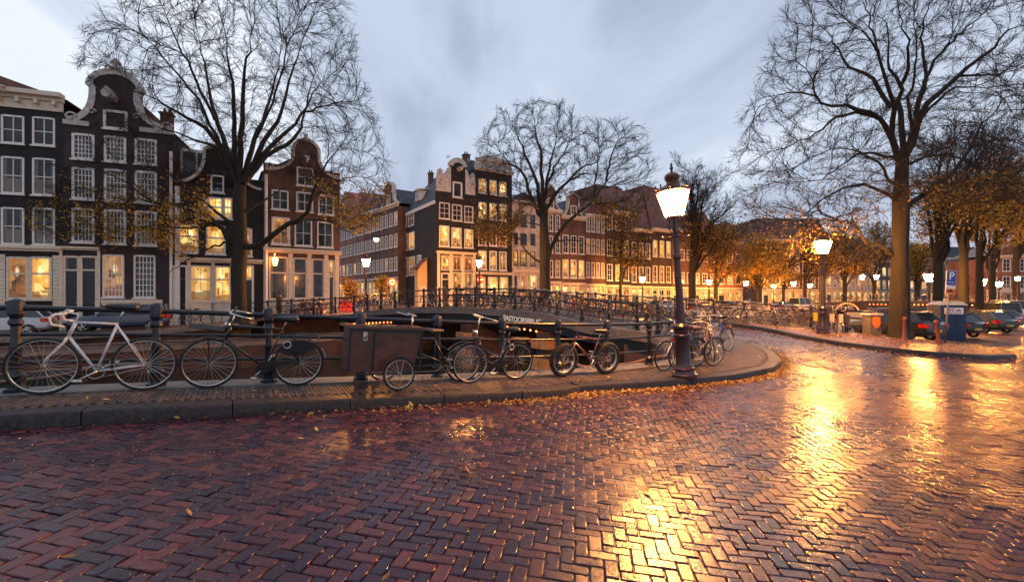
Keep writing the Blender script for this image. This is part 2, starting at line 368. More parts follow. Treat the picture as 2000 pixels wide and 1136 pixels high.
# ================= ground sheets =================
def densify(poly, step):
    out = []; n = len(poly)
    for i in range(n):
        a, b = poly[i], poly[(i+1) % n]; L = math.hypot(b[0]-a[0], b[1]-a[1]); k = max(1, min(60, int(L/step)))
        for j in range(k): out.append((a[0]+(b[0]-a[0])*j/k, a[1]+(b[1]-a[1])*j/k))
    return out
def sheet(name, poly, step, zoff, mat, skirt=None, kind='structure', skirtmat=None, parent=None):
    bd = densify(poly, step); B = np.array(bd); x0, y0 = B.min(0); x1, y1 = B.max(0)
    gx = np.arange(x0, x1, step); gy = np.arange(y0, y1, step)
    Pg = np.array([(x, y) for x in gx for y in gy]); 
    if len(Pg):
        Pg = Pg[inpoly(Pg, bd)]
    if len(Pg):
        d = np.sqrt(((Pg[:, None]-B[None])**2).sum(-1)).min(1); Pg = Pg[d > step*.35]
    pts = [Vector(p) for p in bd]+[Vector(p) for p in Pg]
    v, e_, f, *_ = delaunay_2d_cdt(pts, [(i, (i+1) % len(bd)) for i in range(len(bd))], [], 1, 1e-5)
    z = GA([(p.x, p.y) for p in v])+zoff
    vs = [(p.x, p.y, float(zz_)) for p, zz_ in zip(v, z)]; fs = [tuple(q) for q in f]
    mb = MB(); mb.add(vs, fs)
    if skirt is not None:
        zb = GA(bd)+zoff; n = len(bd)
        top = [(bd[i][0], bd[i][1], float(zb[i])) for i in range(n)]
        bot = [(bd[i][0], bd[i][1], (float(zb[i])-skirt[1] if skirt[0] == 'rel' else skirt[1])) for i in range(n)]
        mb.add(top+bot, [(i, (i+1) % n, n+(i+1) % n, n+i) for i in range(n)], 1 if skirtmat else 0)
    o = mb.build(name, [mat, skirtmat] if skirtmat else mat, parent=parent)
    if kind: o['kind'] = kind
    return o
def paving_mat(name, c1, c2, rough, bw, bh, rot=0):
    m, nt, b = newmat(name)
    t = nt.nodes.new('ShaderNodeTexCoord'); mp = nt.nodes.new('ShaderNodeMapping'); nt.links.new(t.outputs['Object'], mp.inputs[0]); mp.inputs['Rotation'].default_value = (0, 0, rot)
    k = nt.nodes.new('ShaderNodeTexBrick'); nt.links.new(mp.outputs[0], k.inputs['Vector']); k.inputs['Scale'].default_value = 1
    k.inputs['Brick Width'].default_value = bw; k.inputs['Row Height'].default_value = bh; k.inputs['Mortar Size'].default_value = .006
    k.inputs['Color1'].default_value = (*c1, 1); k.inputs['Color2'].default_value = (*c2, 1); k.inputs['Mortar'].default_value = (.03, .022, .018, 1)
    nt.links.new(mixc(nt, 1.0, k.outputs[0], ramp(nt, nz(nt, .7, 6), [(.3, (.6,)*3), (.7, (1.25,)*3)]), 'MULTIPLY'), b.inputs['Base Color'])
    nt.links.new(mth(nt, 'ADD', mth(nt, 'MULTIPLY', nz(nt, 1.3, 4), .35), rough-.17), b.inputs['Roughness'])
    h = mth(nt, 'ADD', mth(nt, 'MULTIPLY', k.outputs['Fac'], -1.0), mth(nt, 'MULTIPLY', nz(nt, 30, 3), .5))
    bump(nt, b, h, .008, .8); return m
M['road_far'] = paving_mat('distant_clinker_paving', (.11, .05, .04), (.16, .075, .055), .36, .21, .105, R(40))
M['sand'] = plain('wet_joint_sand', (.030, .020, .014), .5, var=.5, scale=60, bmp=.004)
M['quay_pave'] = paving_mat('quay_paving', (.13, .06, .045), (.19, .09, .06), .45, .21, .105, R(-30))
def brickstone(name, rough, rvar, c=((.017, .005, .019), (.036, .009, .020), (.078, .019, .022)), coat=0.0, wet=1.0):
    m, nt, b = newmat(name)
    g = nt.nodes.new('ShaderNodeNewGeometry'); rnd = g.outputs['Random Per Island']
    base = ramp(nt, rnd, [(0, c[0]), (.55, c[1]), (.93, c[2]), (1, tuple(x*1.3 for x in c[2]))])
    st = nz(nt, 26, 5, rough=.65); big = nz(nt, .55, 4)
    col = mixc(nt, 1.0, base, ramp(nt, st, [(.3, (.55,)*3), (.7, (1.35,)*3)]), 'MULTIPLY')
    nt.links.new(col, b.inputs['Base Color'])
    r = mth(nt, 'ADD', mth(nt, 'MULTIPLY', big, rvar), mth(nt, 'MULTIPLY', st, .22))
    r = mth(nt, 'ADD', r, mth(nt, 'MULTIPLY', rnd, .10)); r = mth(nt, 'ADD', r, rough-rvar*.5-.16)
    nt.links.new(r, b.inputs['Roughness']); b.inputs['Specular IOR Level'].default_value = .38
    h = mth(nt, 'ADD', mth(nt, 'MULTIPLY', nz(nt, 14, 4), 1.0), mth(nt, 'MULTIPLY', nz(nt, 120, 3), .22))
    bump(nt, b, h, .0045, .6)
    return m
M['clinker'] = brickstone('wet_road_clinker', .28, .34)
M['pave_brick'] = brickstone('damp_pavement_brick', .55, .2, ((.035, .026, .026), (.06, .042, .038), (.085, .055, .045)), wet=0)
# land pieces: near bank, bridge deck, far bank
near_poly = [(-60, -40)]+[L_(-14, .28)]+QUAY_IN[1:10]+[(4.9, 16.9)]+[(9.0, 24.9)]+[(11.7, 22.4), (13.3, 21.5), (14.8, 20.8), (16, 20.6), (17.2, 21.2)]+BANK[1:]+[(220, 100), (220, -40)]
near_poly = [(-60, -40), (-30, -12)]+near_poly[1:]
deck_poly = QUAY_IN[9:18]+[(-11.2, 31.5), (-8, 38), (-3.3, 38.0)]+FAR_EDGE[4:9][::-1]
deck_poly = QUAY_IN[10:18]+[(-9.6, 33.8), (-6.2, 37.2), (-2.7, 37.5)]+[FAR_EDGE[8], FAR_EDGE[7], FAR_EDGE[6], FAR_EDGE[5]]
farl_poly = FARQ_L[1:]+QUAY_IN[17:][::-1][0:]+[(-9.6, 33.8), (-6.2, 37.2), (-2.7, 37.5), (-2.2, 38.3), (.5, 40.3)]+FARQ_R+[(240, 330), (-240, 330), (-240, -9.6)]+[FARQ_L[0]]
def coarse(name, poly, step, zoff, mat, **k): return sheet(name, poly, step, zoff, mat, **k)
coarse('street_ground', near_poly, 2.2, -.022, M['road_far'])
coarse('bridge_road', deck_poly, 1.5, -.004, M['road_far'])
coarse('far_quay_ground', farl_poly, 6.0, -.004, M['quay_pave'])
# water
wm, nt, b = newmat('canal_water'); b.inputs['Base Color'].default_value = (.012, .014, .012, 1); b.inputs['Roughness'].default_value = .09
b.inputs['Specular IOR Level'].default_value = .6
bump(nt, b, nz(nt, 1.1, 4), .05, .5)
mb = MB(); mb.quad((-700, -300, WATER), (700, -300, WATER), (700, 900, WATER), (-700, 900, WATER)); tag(mb.build('canal_water', wm), kind='structure')
# quay walls (each a thing of its own)
def quay_wall(pl, label, cope=.5, side=1, mat='quay_brick', base=None, z0=WATER-.3, step=1.2, capz=KERB):
    root = thing('quay_wall', (pl[0][0], pl[0][1], WATER), 0, label, 'quay wall')
    q = resample(pl, step)+[pl[-1]]; z = GA(q)+capz; ox, oy, oz = root.location
    mb = MB(); o2 = polyoff(q, side*.0)
    T = [(x-ox, y-oy, float(a)-.16-oz) for (x, y), a in zip(q, z)]; Bt = [(x-ox, y-oy, z0-oz) for x, y in q]; n = len(q)
    back = polyoff(q, -side*.45)
    Tb = [(x-ox, y-oy, float(a)-.16-oz) for (x, y), a in zip(back, z)]
    mb.add(T+Bt+Tb, [(i, i+1, n+i+1, n+i) for i in range(n-1)]+[(i, 2*n+i, 2*n+i+1, i+1) for i in range(n-1)])
    mb.build('brickwork', M[mat], root)
    cb = MB(); f = polyoff(q, side*.05); g = polyoff(q, -side*cope)
    A = [(x-ox, y-oy, float(a)-oz+.012) for (x, y), a in zip(f, z)]; B2 = [(x-ox, y-oy, float(a)-oz+.012) for (x, y), a in zip(g, z)]
    C = [(x, y, zz_-.2) for x, y, zz_ in A]; D = [(x, y, zz_-.2) for x, y, zz_ in B2]
    cb.add(A+B2+C+D, [(i, i+1, n+i+1, n+i) for i in range(n-1)]+[(i, i+1, 2*n+i+1, 2*n+i) for i in range(n-1)]+[(n+i, n+i+1, 3*n+i+1, 3*n+i) for i in range(n-1)]+[(2*n+i, 2*n+i+1, 3*n+i+1, 3*n+i) for i in range(n-1)])
    cb.build('coping', M['concrete'], root)
    return root
quay_wall(QUAY_IN[0:10], 'near canal quay wall with stone coping under the bicycle railing')
quay_wall(FARQ_L+[(-16.4, 28.6)], 'far quay wall of wet brick behind the long wooden barge', capz=0)
quay_wall([p for p in polyoff(BANK, .0)], 'quay wall along the parked cars and the row of trees', capz=0, step=4)
quay_wall(FARQ_R, 'distant quay wall below the yellow leaved trees', capz=0, side=-1, step=5)
# pavements (raised) with kerbstones
pave1 = QUAY_IN[0:18]; PAVE1 = polyoff(NEAR_RAIL, -.22)[0:18]+KERB_LINE[::-1]
kin = polyoff(KERB_LINE, .30)
P1 = polyoff(NEAR_RAIL, -.22)[0:18]+[(-9.8, 34.2)]+kin[::-1][1:]
sheet('pavement_bed', P1, .8, KERB-.016, M['sand'])
P2 = FAR_RAIL[0:9][::-1]+[]
kin2 = polyoff(KERB2, .3)
P2 = kin2+[(22.5, 25.8), (18.6, 23.2), (17.2, 21.2)]+polyoff(FAR_RAIL, -.3)[1:10]
sheet('pavement', P2, 1.2, KERB-.003, M['quay_pave'])
def kerb(pl, label, name='kerb', w=.30):
    q = resample(pl, .45)+[pl[-1]]; z = GA(q); n = len(q); g = polyoff(q, w)
    h = KERB+.004; per = 3; sets = [q[i:i+per+1] for i in range(0, n-1, per)]; mb = MB()
    for q in sets:
     if len(q) < 2: continue
     q = list(q); t_ = Vector((q[-1][0]-q[-2][0], q[-1][1]-q[-2][1])); t_.normalize(); q[-1] = (q[-1][0]-t_.x*.012, q[-1][1]-t_.y*.012)
     z = GA(q)+random.gauss(0, .004); n = len(q); sh = random.gauss(0, .006); q = polyoff(q, sh); g = polyoff(q, w)
     A0 = [(x, y, float(a)-.08) for (x, y), a in zip(q, z)]
     A1 = [(x, y, float(a)+h-.03) for (x, y), a in zip(q, z)]
     q2 = polyoff(q, .025); A2 = [(x, y, float(a)+h) for (x, y), a in zip(q2, z)]
     A3 = [(x, y, float(a)+h) for (x, y), a in zip(g, z)]; A4 = [(x, y, float(a)-.08) for (x, y), a in zip(g, z)]
     L = [A0, A1, A2, A3, A4]; vs = sum(L, [])
     mb.add(vs, [(k*n+i, k*n+i+1, (k+1)*n+i+1, (k+1)*n+i) for k in range(4) for i in range(n-1)]+[tuple(k*n for k in range(5)), tuple(k*n+n-1 for k in range(5))])
    o = mb.build(name, M['granite'], smooth=True, auto=40); o['kind'] = 'structure'; return o
kerb(KERB_LINE, ''); kerb(KERB2, '')
# ---- herringbone clinkers, each brick a small worn block
def bricks(name, C, ANG, L, W, zt, mat, tilt=.014, lift=.0022, bev=.006, depth=.03, wav=0.0):
    n = len(C); j = rng.normal(0, 1, (n, 4))
    e_ = .06; gx = (GA(C+[e_, 0])-GA(C-[e_, 0]))/(2*e_); gy = (GA(C+[0, e_])-GA(C-[0, e_]))/(2*e_)
    und = lambda P: wav*(np.sin(1.3*P[:, 0]+.7*P[:, 1])+np.sin(.9*P[:, 1]-1.1*P[:, 0]+2)+.5*np.sin(2.9*P[:, 0]+2.3*P[:, 1])+.35*np.sin(4.7*P[:, 1]-3.9*P[:, 0]+1)-1.2)
    gx = gx+(und(C+[e_, 0])-und(C-[e_, 0]))/(2*e_); gy = gy+(und(C+[0, e_])-und(C-[0, e_]))/(2*e_)
    gx = gx+j[:, 0]*tilt; gy = gy+j[:, 1]*tilt
    a = ANG+j[:, 3]*.008; ca, sa = np.cos(a), np.sin(a)
    l, w = L/2*(1+.008*j[:, 2]), W/2*(1+.01*j[:, 1])
    z0 = GA(C)+zt+j[:, 2]*lift+und(C)
    rings = []
    ins = ((bev*1.3, 0.0), (bev*.35, -bev*.4), (0, -bev*1.3), (0, -depth))
    for d, dz in ins:
        for sx, sy in ((-1, -1), (1, -1), (1, 1), (-1, 1)):
            jit = rng.normal(0, .0012, (n, 2))
            lx = sx*(l-d)+jit[:, 0]; ly = sy*(w-d)+jit[:, 1]
            X = lx*ca-ly*sa; Y = lx*sa+ly*ca
            rings.append(np.stack([C[:, 0]+X, C[:, 1]+Y, z0+dz+X*gx+Y*gy], 1))
    V = np.stack(rings, 1).reshape(-1, 3)
    f = [(0, 1, 2, 3)]
    for r in range(3):
        for k in range(4): f.append((4*r+k, 4*(r+1)+k, 4*(r+1)+(k+1) % 4, 4*r+(k+1) % 4))
    f = np.array(f); Q = (np.arange(n)[:, None, None]*16+f[None]).reshape(-1, 4)
    o = np_mesh(name, V, Q, mat, smooth=True); fl = np.ones(len(Q), bool); fl[::13] = False; o.data.polygons.foreach_set('use_smooth', fl); o['kind'] = 'structure'; return o
P = .184; Wd = P/2
th = R(-9.6)      # axis turned so the long courses run as in the photo
gi, gj = np.meshgrid(np.arange(-180, 370), np.arange(-180, 370), indexing='ij')
# herringbone: horizontal brick covers cells (i,j),(i+1,j) when (i-j)%4==0 ; vertical covers (i,j),(i,j+1) when (i-j)%4==3... 
hm = ((gi-gj) % 4 == 0); vm = ((gi-gj) % 4 == 3)
Hc = np.stack([(gi[hm]+1)*Wd, (gj[hm]+.5)*Wd], 1); Vc = np.stack([(gi[vm]+.5)*Wd, (gj[vm]+1)*Wd], 1)
Call = np.concatenate([Hc, Vc]); Aall = np.concatenate([np.zeros(len(Hc)), np.full(len(Vc), math.pi/2)])
c_, s_ = math.cos(th), math.sin(th)
Cw = np.stack([Call[:, 0]*c_-Call[:, 1]*s_, Call[:, 0]*s_+Call[:, 1]*c_], 1)
Cw[:, 0] += .10*np.sin(Cw[:, 1]*.35)+.05*np.sin(Cw[:, 1]*.9+Cw[:, 0]*.3); Cw[:, 1] += .09*np.sin(Cw[:, 0]*.4+1)
road_area = [(-9, 1.0)]+[L_(-5, -1.33)]+[L_(0, -1.38), L_(4, -1.38), L_(7, -1.45)]+KERB_LINE[4:16]+[(3.2, 22.6), (5.6, 27.0)]+KERB2[4:15]+[(25, 21), (27, 16), (20, 1.0)]
msk = inpoly(Cw, road_area) & (np.abs(Cw[:, 0]) < 1.3*Cw[:, 1]+2.0) & (Cw[:, 1] > 1.2)
bricks('road', Cw[msk], Aall[msk]+th, .1765, .0845, 0.0, M['clinker'], wav=.0045, depth=.045)
print('road bricks', msk.sum())
# pavement bricks: small, laid square across the pavement behind the kerb
pa = math.atan2(RD[1], RD[0]); pw, pl_ = .0535, .21
ii, jj = np.meshgrid(np.arange(-280, 520), np.arange(-60, 160), indexing='ij')
off = (jj % 2)*.5
Cp = np.stack([(ii*pw).ravel(), ((jj+.5*(ii % 2))*pl_).ravel()], 1)
Cp = np.stack([Cp[:, 0]*math.cos(pa)-Cp[:, 1]*math.sin(pa)+R0[0], Cp[:, 0]*math.sin(pa)+Cp[:, 1]*math.cos(pa)+R0[1]], 1)
inner = polyoff(NEAR_RAIL, -.30)[0:18]+[(-9.8, 34.2)]+polyoff(KERB_LINE, .36)[::-1][1:]
mp_ = inpoly(Cp, inner) & (np.abs(Cp[:, 0]) < 1.3*Cp[:, 1]+2.5) & (Cp[:, 1] > 1.5) & (Cp[:, 1] < 26)
bricks('pavement', Cp[mp_], np.full(mp_.sum(), pa+math.pi/2), .203, .0475, KERB, M['pave_brick'], tilt=.006, lift=.0012, bev=.003)
print('pavement bricks', mp_.sum())

# ================= bridge body =================
OCH = plain('ochre_stone', (.42, .20, .08), .7)
def bridge():
    root = thing('canal_bridge', (-1.6, 23.8, WATER), 0, 'low brick road bridge with light strings, iron railings and painted name board', 'bridge')
    ox, oy, oz = root.location
    NR = [(4.9, 16.0)]+QUAY_IN[11:18]; q = resample(NR, .8)+[NR[-1]]; FR_ = [FAR_EDGE[i] for i in (4, 5, 6, 7, 8)]
    FRr = resample(FR_, .8)+[FR_[-1]]
    for nm, line, sd in (('parapet_band', q, 1), ('parapet_band', FRr, -1)):
        z = GA(line)+KERB+.03; n = len(line); out = polyoff(line, .10*sd); inn = polyoff(line, -.5*sd)
        if sd < 0: out, inn = polyoff(line, -.10), polyoff(line, .5)
        A = [(x-ox, y-oy, float(a)-oz) for (x, y), a in zip(out, z)]; B = [(x-ox, y-oy, float(a)-oz) for (x, y), a in zip(inn, z)]
        C = [(x, y, c-.34) for x, y, c in A]; D = [(x, y, c-.34) for x, y, c in B]; mb = MB()
        mb.add(A+B+C+D, [(i, i+1, n+i+1, n+i) for i in range(n-1)]+[(i, i+1, 2*n+i+1, 2*n+i) for i in range(n-1)]+[(2*n+i, 2*n+i+1, 3*n+i+1, 3*n+i) for i in range(n-1)]+[(n+i, n+i+1, 3*n+i+1, 3*n+i) for i in range(n-1)]+[(0, n, 3*n, 2*n), (n-1, 2*n-1, 4*n-1, 3*n-1)])
        mb.build(nm, M['concrete'], root)
    # deck underside: one slab from side to side
    k = 24; a = resample(NR, .01); b_ = resample(FR_, .01); A = [a[int(i*(len(a)-1)/k)] for i in range(k+1)]; B = [b_[int(i*(len(b_)-1)/k)] for i in range(k+1)]
    mb = MB(); za, zb = GA(A)-.22, GA(B)-.22
    Ta = [(x-ox, y-oy, float(z)-oz) for (x, y), z in zip(A, za)]; Tb = [(x-ox, y-oy, float(z)-oz) for (x, y), z in zip(B, zb)]
    Da = [(x, y, z-.35) for x, y, z in Ta]; Db = [(x, y, z-.35) for x, y, z in Tb]; n = k+1
    mb.add(Ta+Tb+Da+Db, [(i, i+1, 2*n+i+1, 2*n+i) for i in range(k)]+[(2*n+i, 2*n+i+1, 3*n+i+1, 3*n+i) for i in range(k)]+[(n+i, n+i+1, 3*n+i+1, 3*n+i) for i in range(k)])
    mb.build('deck_girder', M['iron'], root)
    # two piers across the canal plus the two abutments
    def at(t): return Vector((*a[int(t*(len(a)-1))], 0)), Vector((*b_[int(t*(len(b_)-1))], 0))
    def tpx(line, px): return min(range(len(line)), key=lambda i: abs(1000+F*line[i][0]/line[i][1]-px))/(len(line)-1)
    for t, w in ((.02, 1.6), (tpx(a, 1062), .9), (tpx(a, 908), .9), (.975, 1.2)):
        p, r = at(t); d = (r-p); dl = d.length; d.normalize(); nrm = Vector((-d.y, d.x, 0))
        c0 = p+d*(-.05 if .1 < t < .9 else .1); c1 = r-d*.2
        zt = min(G(p.x, p.y), G(r.x, r.y))-.3
        mb = MB(); poly = [c0-nrm*w/2, c0+nrm*w/2, c1+nrm*w/2, c1-nrm*w/2]
        mb.prismz([(v.x-ox, v.y-oy) for v in poly], -.4, zt-oz); pr = mb.build('pier', M['quay_brick'], root)
        if .1 < t < .9:
            for s in (-1, 1):
              for h0, h1, ex in ((.0, .5, .22), (.95, 1.35, .20), (1.6, 1.95, .28)):
                    mb = MB(); cc = c0+nrm*(s*w*.32)-d*.05; q_ = [cc-nrm*.24-d*ex, cc+nrm*.24-d*ex, cc+nrm*.24+d*.3, cc-nrm*.24+d*.3]
                    if h1+.1 < zt-oz: mb.prismz([(v.x-ox, v.y-oy) for v in q_], h0, min(h1, zt-oz-.02)); mb.build('stone_block', OCH, pr)
    mb = MB(); mb.sphere((0, 0, 0), .045, 8, 5); BULB = mb.build('bulb', M['bulb'])
    # light strings hung under both edges, span by span
    def tpx(line, px): return min(range(len(line)), key=lambda i: abs(1000+F*line[i][0]/line[i][1]-px))/(len(line)-1)
    for line, z_, spans in ((a, 0, ((tpx(a, 1052), tpx(a, 984)), (tpx(a, 888), tpx(a, 838)), (tpx(a, 768), tpx(a, 692)))), (b_, 0, ((tpx(b_, 985), tpx(b_, 900)),))):
        for s0, s1 in spans:
            bls = []; cb = MB(); L = (Vector(line[int(s0*(len(line)-1))])-Vector(line[int(s1*(len(line)-1))])).length; nb = max(6, int(L/.36)); pts = []
            for i in range(nb+1):
                x, y = line[int((s0+(s1-s0)*i/nb)*(len(line)-1))]
                sgn = -1 if line is a else 1; x += .68*.16*sgn; y += .73*.16*sgn
                zz_ = G(x, y)-.66; bl = BULB.copy(); COL.objects.link(bl); bl.location = (x-ox, y-oy, zz_-oz); bls.append(bl); pts.append((x-ox, y-oy, zz_+.06-oz))
            cb.tube(pts, .015, 5); s_o = cb.build('light_cable', M['iron'], root)
            for bl in bls: bl.parent = s_o
    bpy.data.objects.remove(BULB)
    return root, a, b_
BR, BA, BB = bridge()
# ================= railings =================
def post_mesh():
    mb = MB(); mb.lathe([(.115, 0), (.115, .05), (.095, .07), (.085, .16), (.105, .2), (.062, .25), (.052, .50), (.062, .53), (.062, .57), (.052, .60), (.05, .80), (.075, .83), (.075, .86), (.055, .89), (.07, .93), (.082, .945), (.082, 1.09), (.07, 1.11), (.02, 1.135)], 8, rot=R(22.5))
    return mb
def railing(pl, label, spacing=1.35, start=0.0, side_h=1.0, base=KERB):
    root = thing('iron_railing', (pl[0][0], pl[0][1], G(*pl[0])), 0, label, 'railing'); ox, oy, oz = root.location
    ps = resample(pl, spacing, start); first = None
    for x, y in ps:
        z = G(x, y)+base-oz
        if first is None:
            first = post_mesh().build('post', M['iron'], root, smooth=True, auto=35); first.location = (x-ox, y-oy, z); o = first
        else:
            o = first.copy(); COL.objects.link(o); o.parent = root; o.location = (x-ox, y-oy, z)
        o.scale = (1, 1, side_h)
    q = resample(pl, .45)+[pl[-1]]; z = GA(q)+base
    for h, r in ((1.02, .034), (.70, .024), (.36, .022)):
        mb = MB(); mb.tube([(x-ox, y-oy, float(a)+h*side_h-oz) for (x, y), a in zip(q, z)], r, 8)
        mb.build('rail', M['iron'], root, smooth=True)
    return root
NR1 = [L_(-8)]+NEAR_RAIL[1:7]
railing(NR1, 'black railing on the near quay with bicycles leaning on it', 1.345, 7.94)
railing(NEAR_RAIL[6:], 'black railing on the near side of the bridge, above its name board', 1.4, .8)
railing(FAR_RAIL[:11], 'black railing along the far side of the bridge, ending beside the big tree', 1.4, .4)

# ================= street lamps =================
GLASSH = .52
def lamp(x, y, label, H=4.45, lean=(0, 0), base=KERB, far=False, group=None, z=None, w=.0):
    z0 = (G(x, y)+base) if z is None else z
    root = thing('street_lamp', (x, y, z0), 0, label, 'street lamp', group); root.rotation_euler = (lean[0], lean[1], 0)
    s = H/4.45; n = 10 if not far else 6
    mb = MB()
    mb.lathe([(.27, 0), (.27, .07), (.24, .10), (.22, .16), (.235, .2), (.20, .24), (.165, .36), (.15, .78), (.16, .86), (.185, .88), (.185, .93), (.15, .96), (.155, 1.06), (.175, 1.08), (.175, 1.12), (.115, 1.18)], 12 if not far else 8)
    mb.build('base', M['lampred'], root, smooth=True, auto=30)
    mb = MB(); mb.lathe([(.105, 1.18), (.085, 1.5), (.072, 2.55), (.09, 2.58), (.09, 2.66), (.07, 2.70), (.06, 3.05), (.075, 3.07), (.075, 3.10), (.04, 3.14), (.035, 3.47)], n)
    mb.build('pole', M['lampred'], root, smooth=True, auto=30)
    if not far:
        mb = MB(); mb.tube([(-.28, 0, 3.06), (.28, 0, 3.06)], .016, 6); mb.sphere((-.29, 0, 3.06), .035, 8, 6); mb.sphere((.29, 0, 3.06), .035, 8, 6)
        mb.build('ladder_bar', M['lampred'], root, smooth=True)
    # bracket scrolls under the lantern
    mb = MB()
    for k in range(4):
        a = math.pi/2*k+.78; c, s_ = math.cos(a), math.sin(a)
        pts = [(.045, 3.13), (.13, 3.22), (.16, 3.32), (.10, 3.37), (.13, 3.44), (.17, 3.485)]
        mb.tube([(r*c, r*s_, zz_) for r, zz_ in pts], .012, 5)
    mb.build('bracket', M['lampred'], root, smooth=True)
    zb, zt, rb, rt = 3.51, 3.51+GLASSH, .19, .345; N = 4 if far else 6; ro = math.pi/N
    lt = MB(); bars = MB()
    bars.lathe([(rb+.02, zb-.03), (rb+.02, zb)], N, rot=ro)
    for k in range(N):
        a = 2*math.pi*k/N+ro
        bars.tube([(rb*math.cos(a), rb*math.sin(a), zb), (rt*math.cos(a), rt*math.sin(a), zt)], .016, 5)
    bars.lathe([(rt+.015, zt), (rt+.045, zt+.02), (rt+.045, zt+.05), (rt+.01, zt+.06)], N, rot=ro)
    frame = bars.build('lantern_frame', M['lampred'], root)
    g = MB(); g.lathe([(rb-.01, zb+.005), (rt-.012, zt-.005)], N, rot=ro)
    g.build('lantern_glass', M['lantern_far' if far else 'lantern'], frame)
    # dome, crown, finial
    rf = MB(); rf.lathe([(rt+.01, zt+.06), (.26, zt+.12), (.17, zt+.17), (.13, zt+.18), (.13, zt+.25), (.16, zt+.29), (.165, zt+.36), (.12, zt+.41), (.06, zt+.43), (.03, zt+.45), (.025, zt+.50), (.045, zt+.53), (.02, zt+.57), (.03, zt+.6), (.004, zt+.66)], 12 if not far else 6)
    hood = rf.build('hood', M['lampiron'], root, smooth=True, auto=40)
    if not far:
        cr_ = MB()
        for k in range(12):
            a = 2*math.pi*k/12; r0 = rt+.03
            cr_.lathe([(.004, 0), (.02, .03), (.012, .055), (.024, .08), (.002, .12)], 5, (r0*math.cos(a), r0*math.sin(a), zt+.05))
        cr_.build('crown_spikes', M['lampiron'], hood, smooth=True)
    if s != 1: root.scale = (s, s, s)
    return root
def at_px(px, Y): return ((px-1000)/F*Y, Y)
lx, ly = at_px(1337, 9.55); L1 = lamp(lx, ly, 'tall leaning oxblood street lamp on the near pavement corner, brightest of all', lean=(0, R(-3.6)), H=4.28)
lx, ly = at_px(1607, 18.9); lamp(lx, ly, 'upright crowned street lamp beside bicycles with yellow panniers', H=4.2)
lx, ly = at_px(1815, 33); lamp(lx, ly, 'street lamp behind the blue portable toilet and dark hatchback', base=0)
lx, ly = at_px(1918, 42); lamp(lx, ly, 'street lamp between two tree trunks over the parked teal van', base=0, far=True)
lx, ly = at_px(1951, 55); lamp(lx, ly, 'street lamp near the red brick house at the end of the quay', base=0, far=True)
FARL = [(715, 35.3, 'street lamp at the mouth of the side street left of the round car sign'), (936, 39.5, 'street lamp in front of the tall narrow house beside the no entry sign'),
        (1255, 55, 'street lamp before the white framed doorways just left of the leaning lamp'), (1385, 60, 'street lamp right of the leaning lamp under the half bare tree'),
        (1457, 66, 'street lamp at the left foot of the round yellow tree'), (1478, 78, 'small street lamp below the middle of the yellow tree'), (1511, 92, 'small street lamp between the yellow tree and the dark gabled house'),
        (1550, 66, 'street lamp left of the white van parked on the far quay'), (1582, 84, 'small street lamp just left of the upright crowned lamp on the far quay')]
for px, Y, lb in FARL:
    x, y = at_px(px, Y); lamp(x, y, lb, base=0, far=True, H=4.45 if Y < 50 else 4.6)
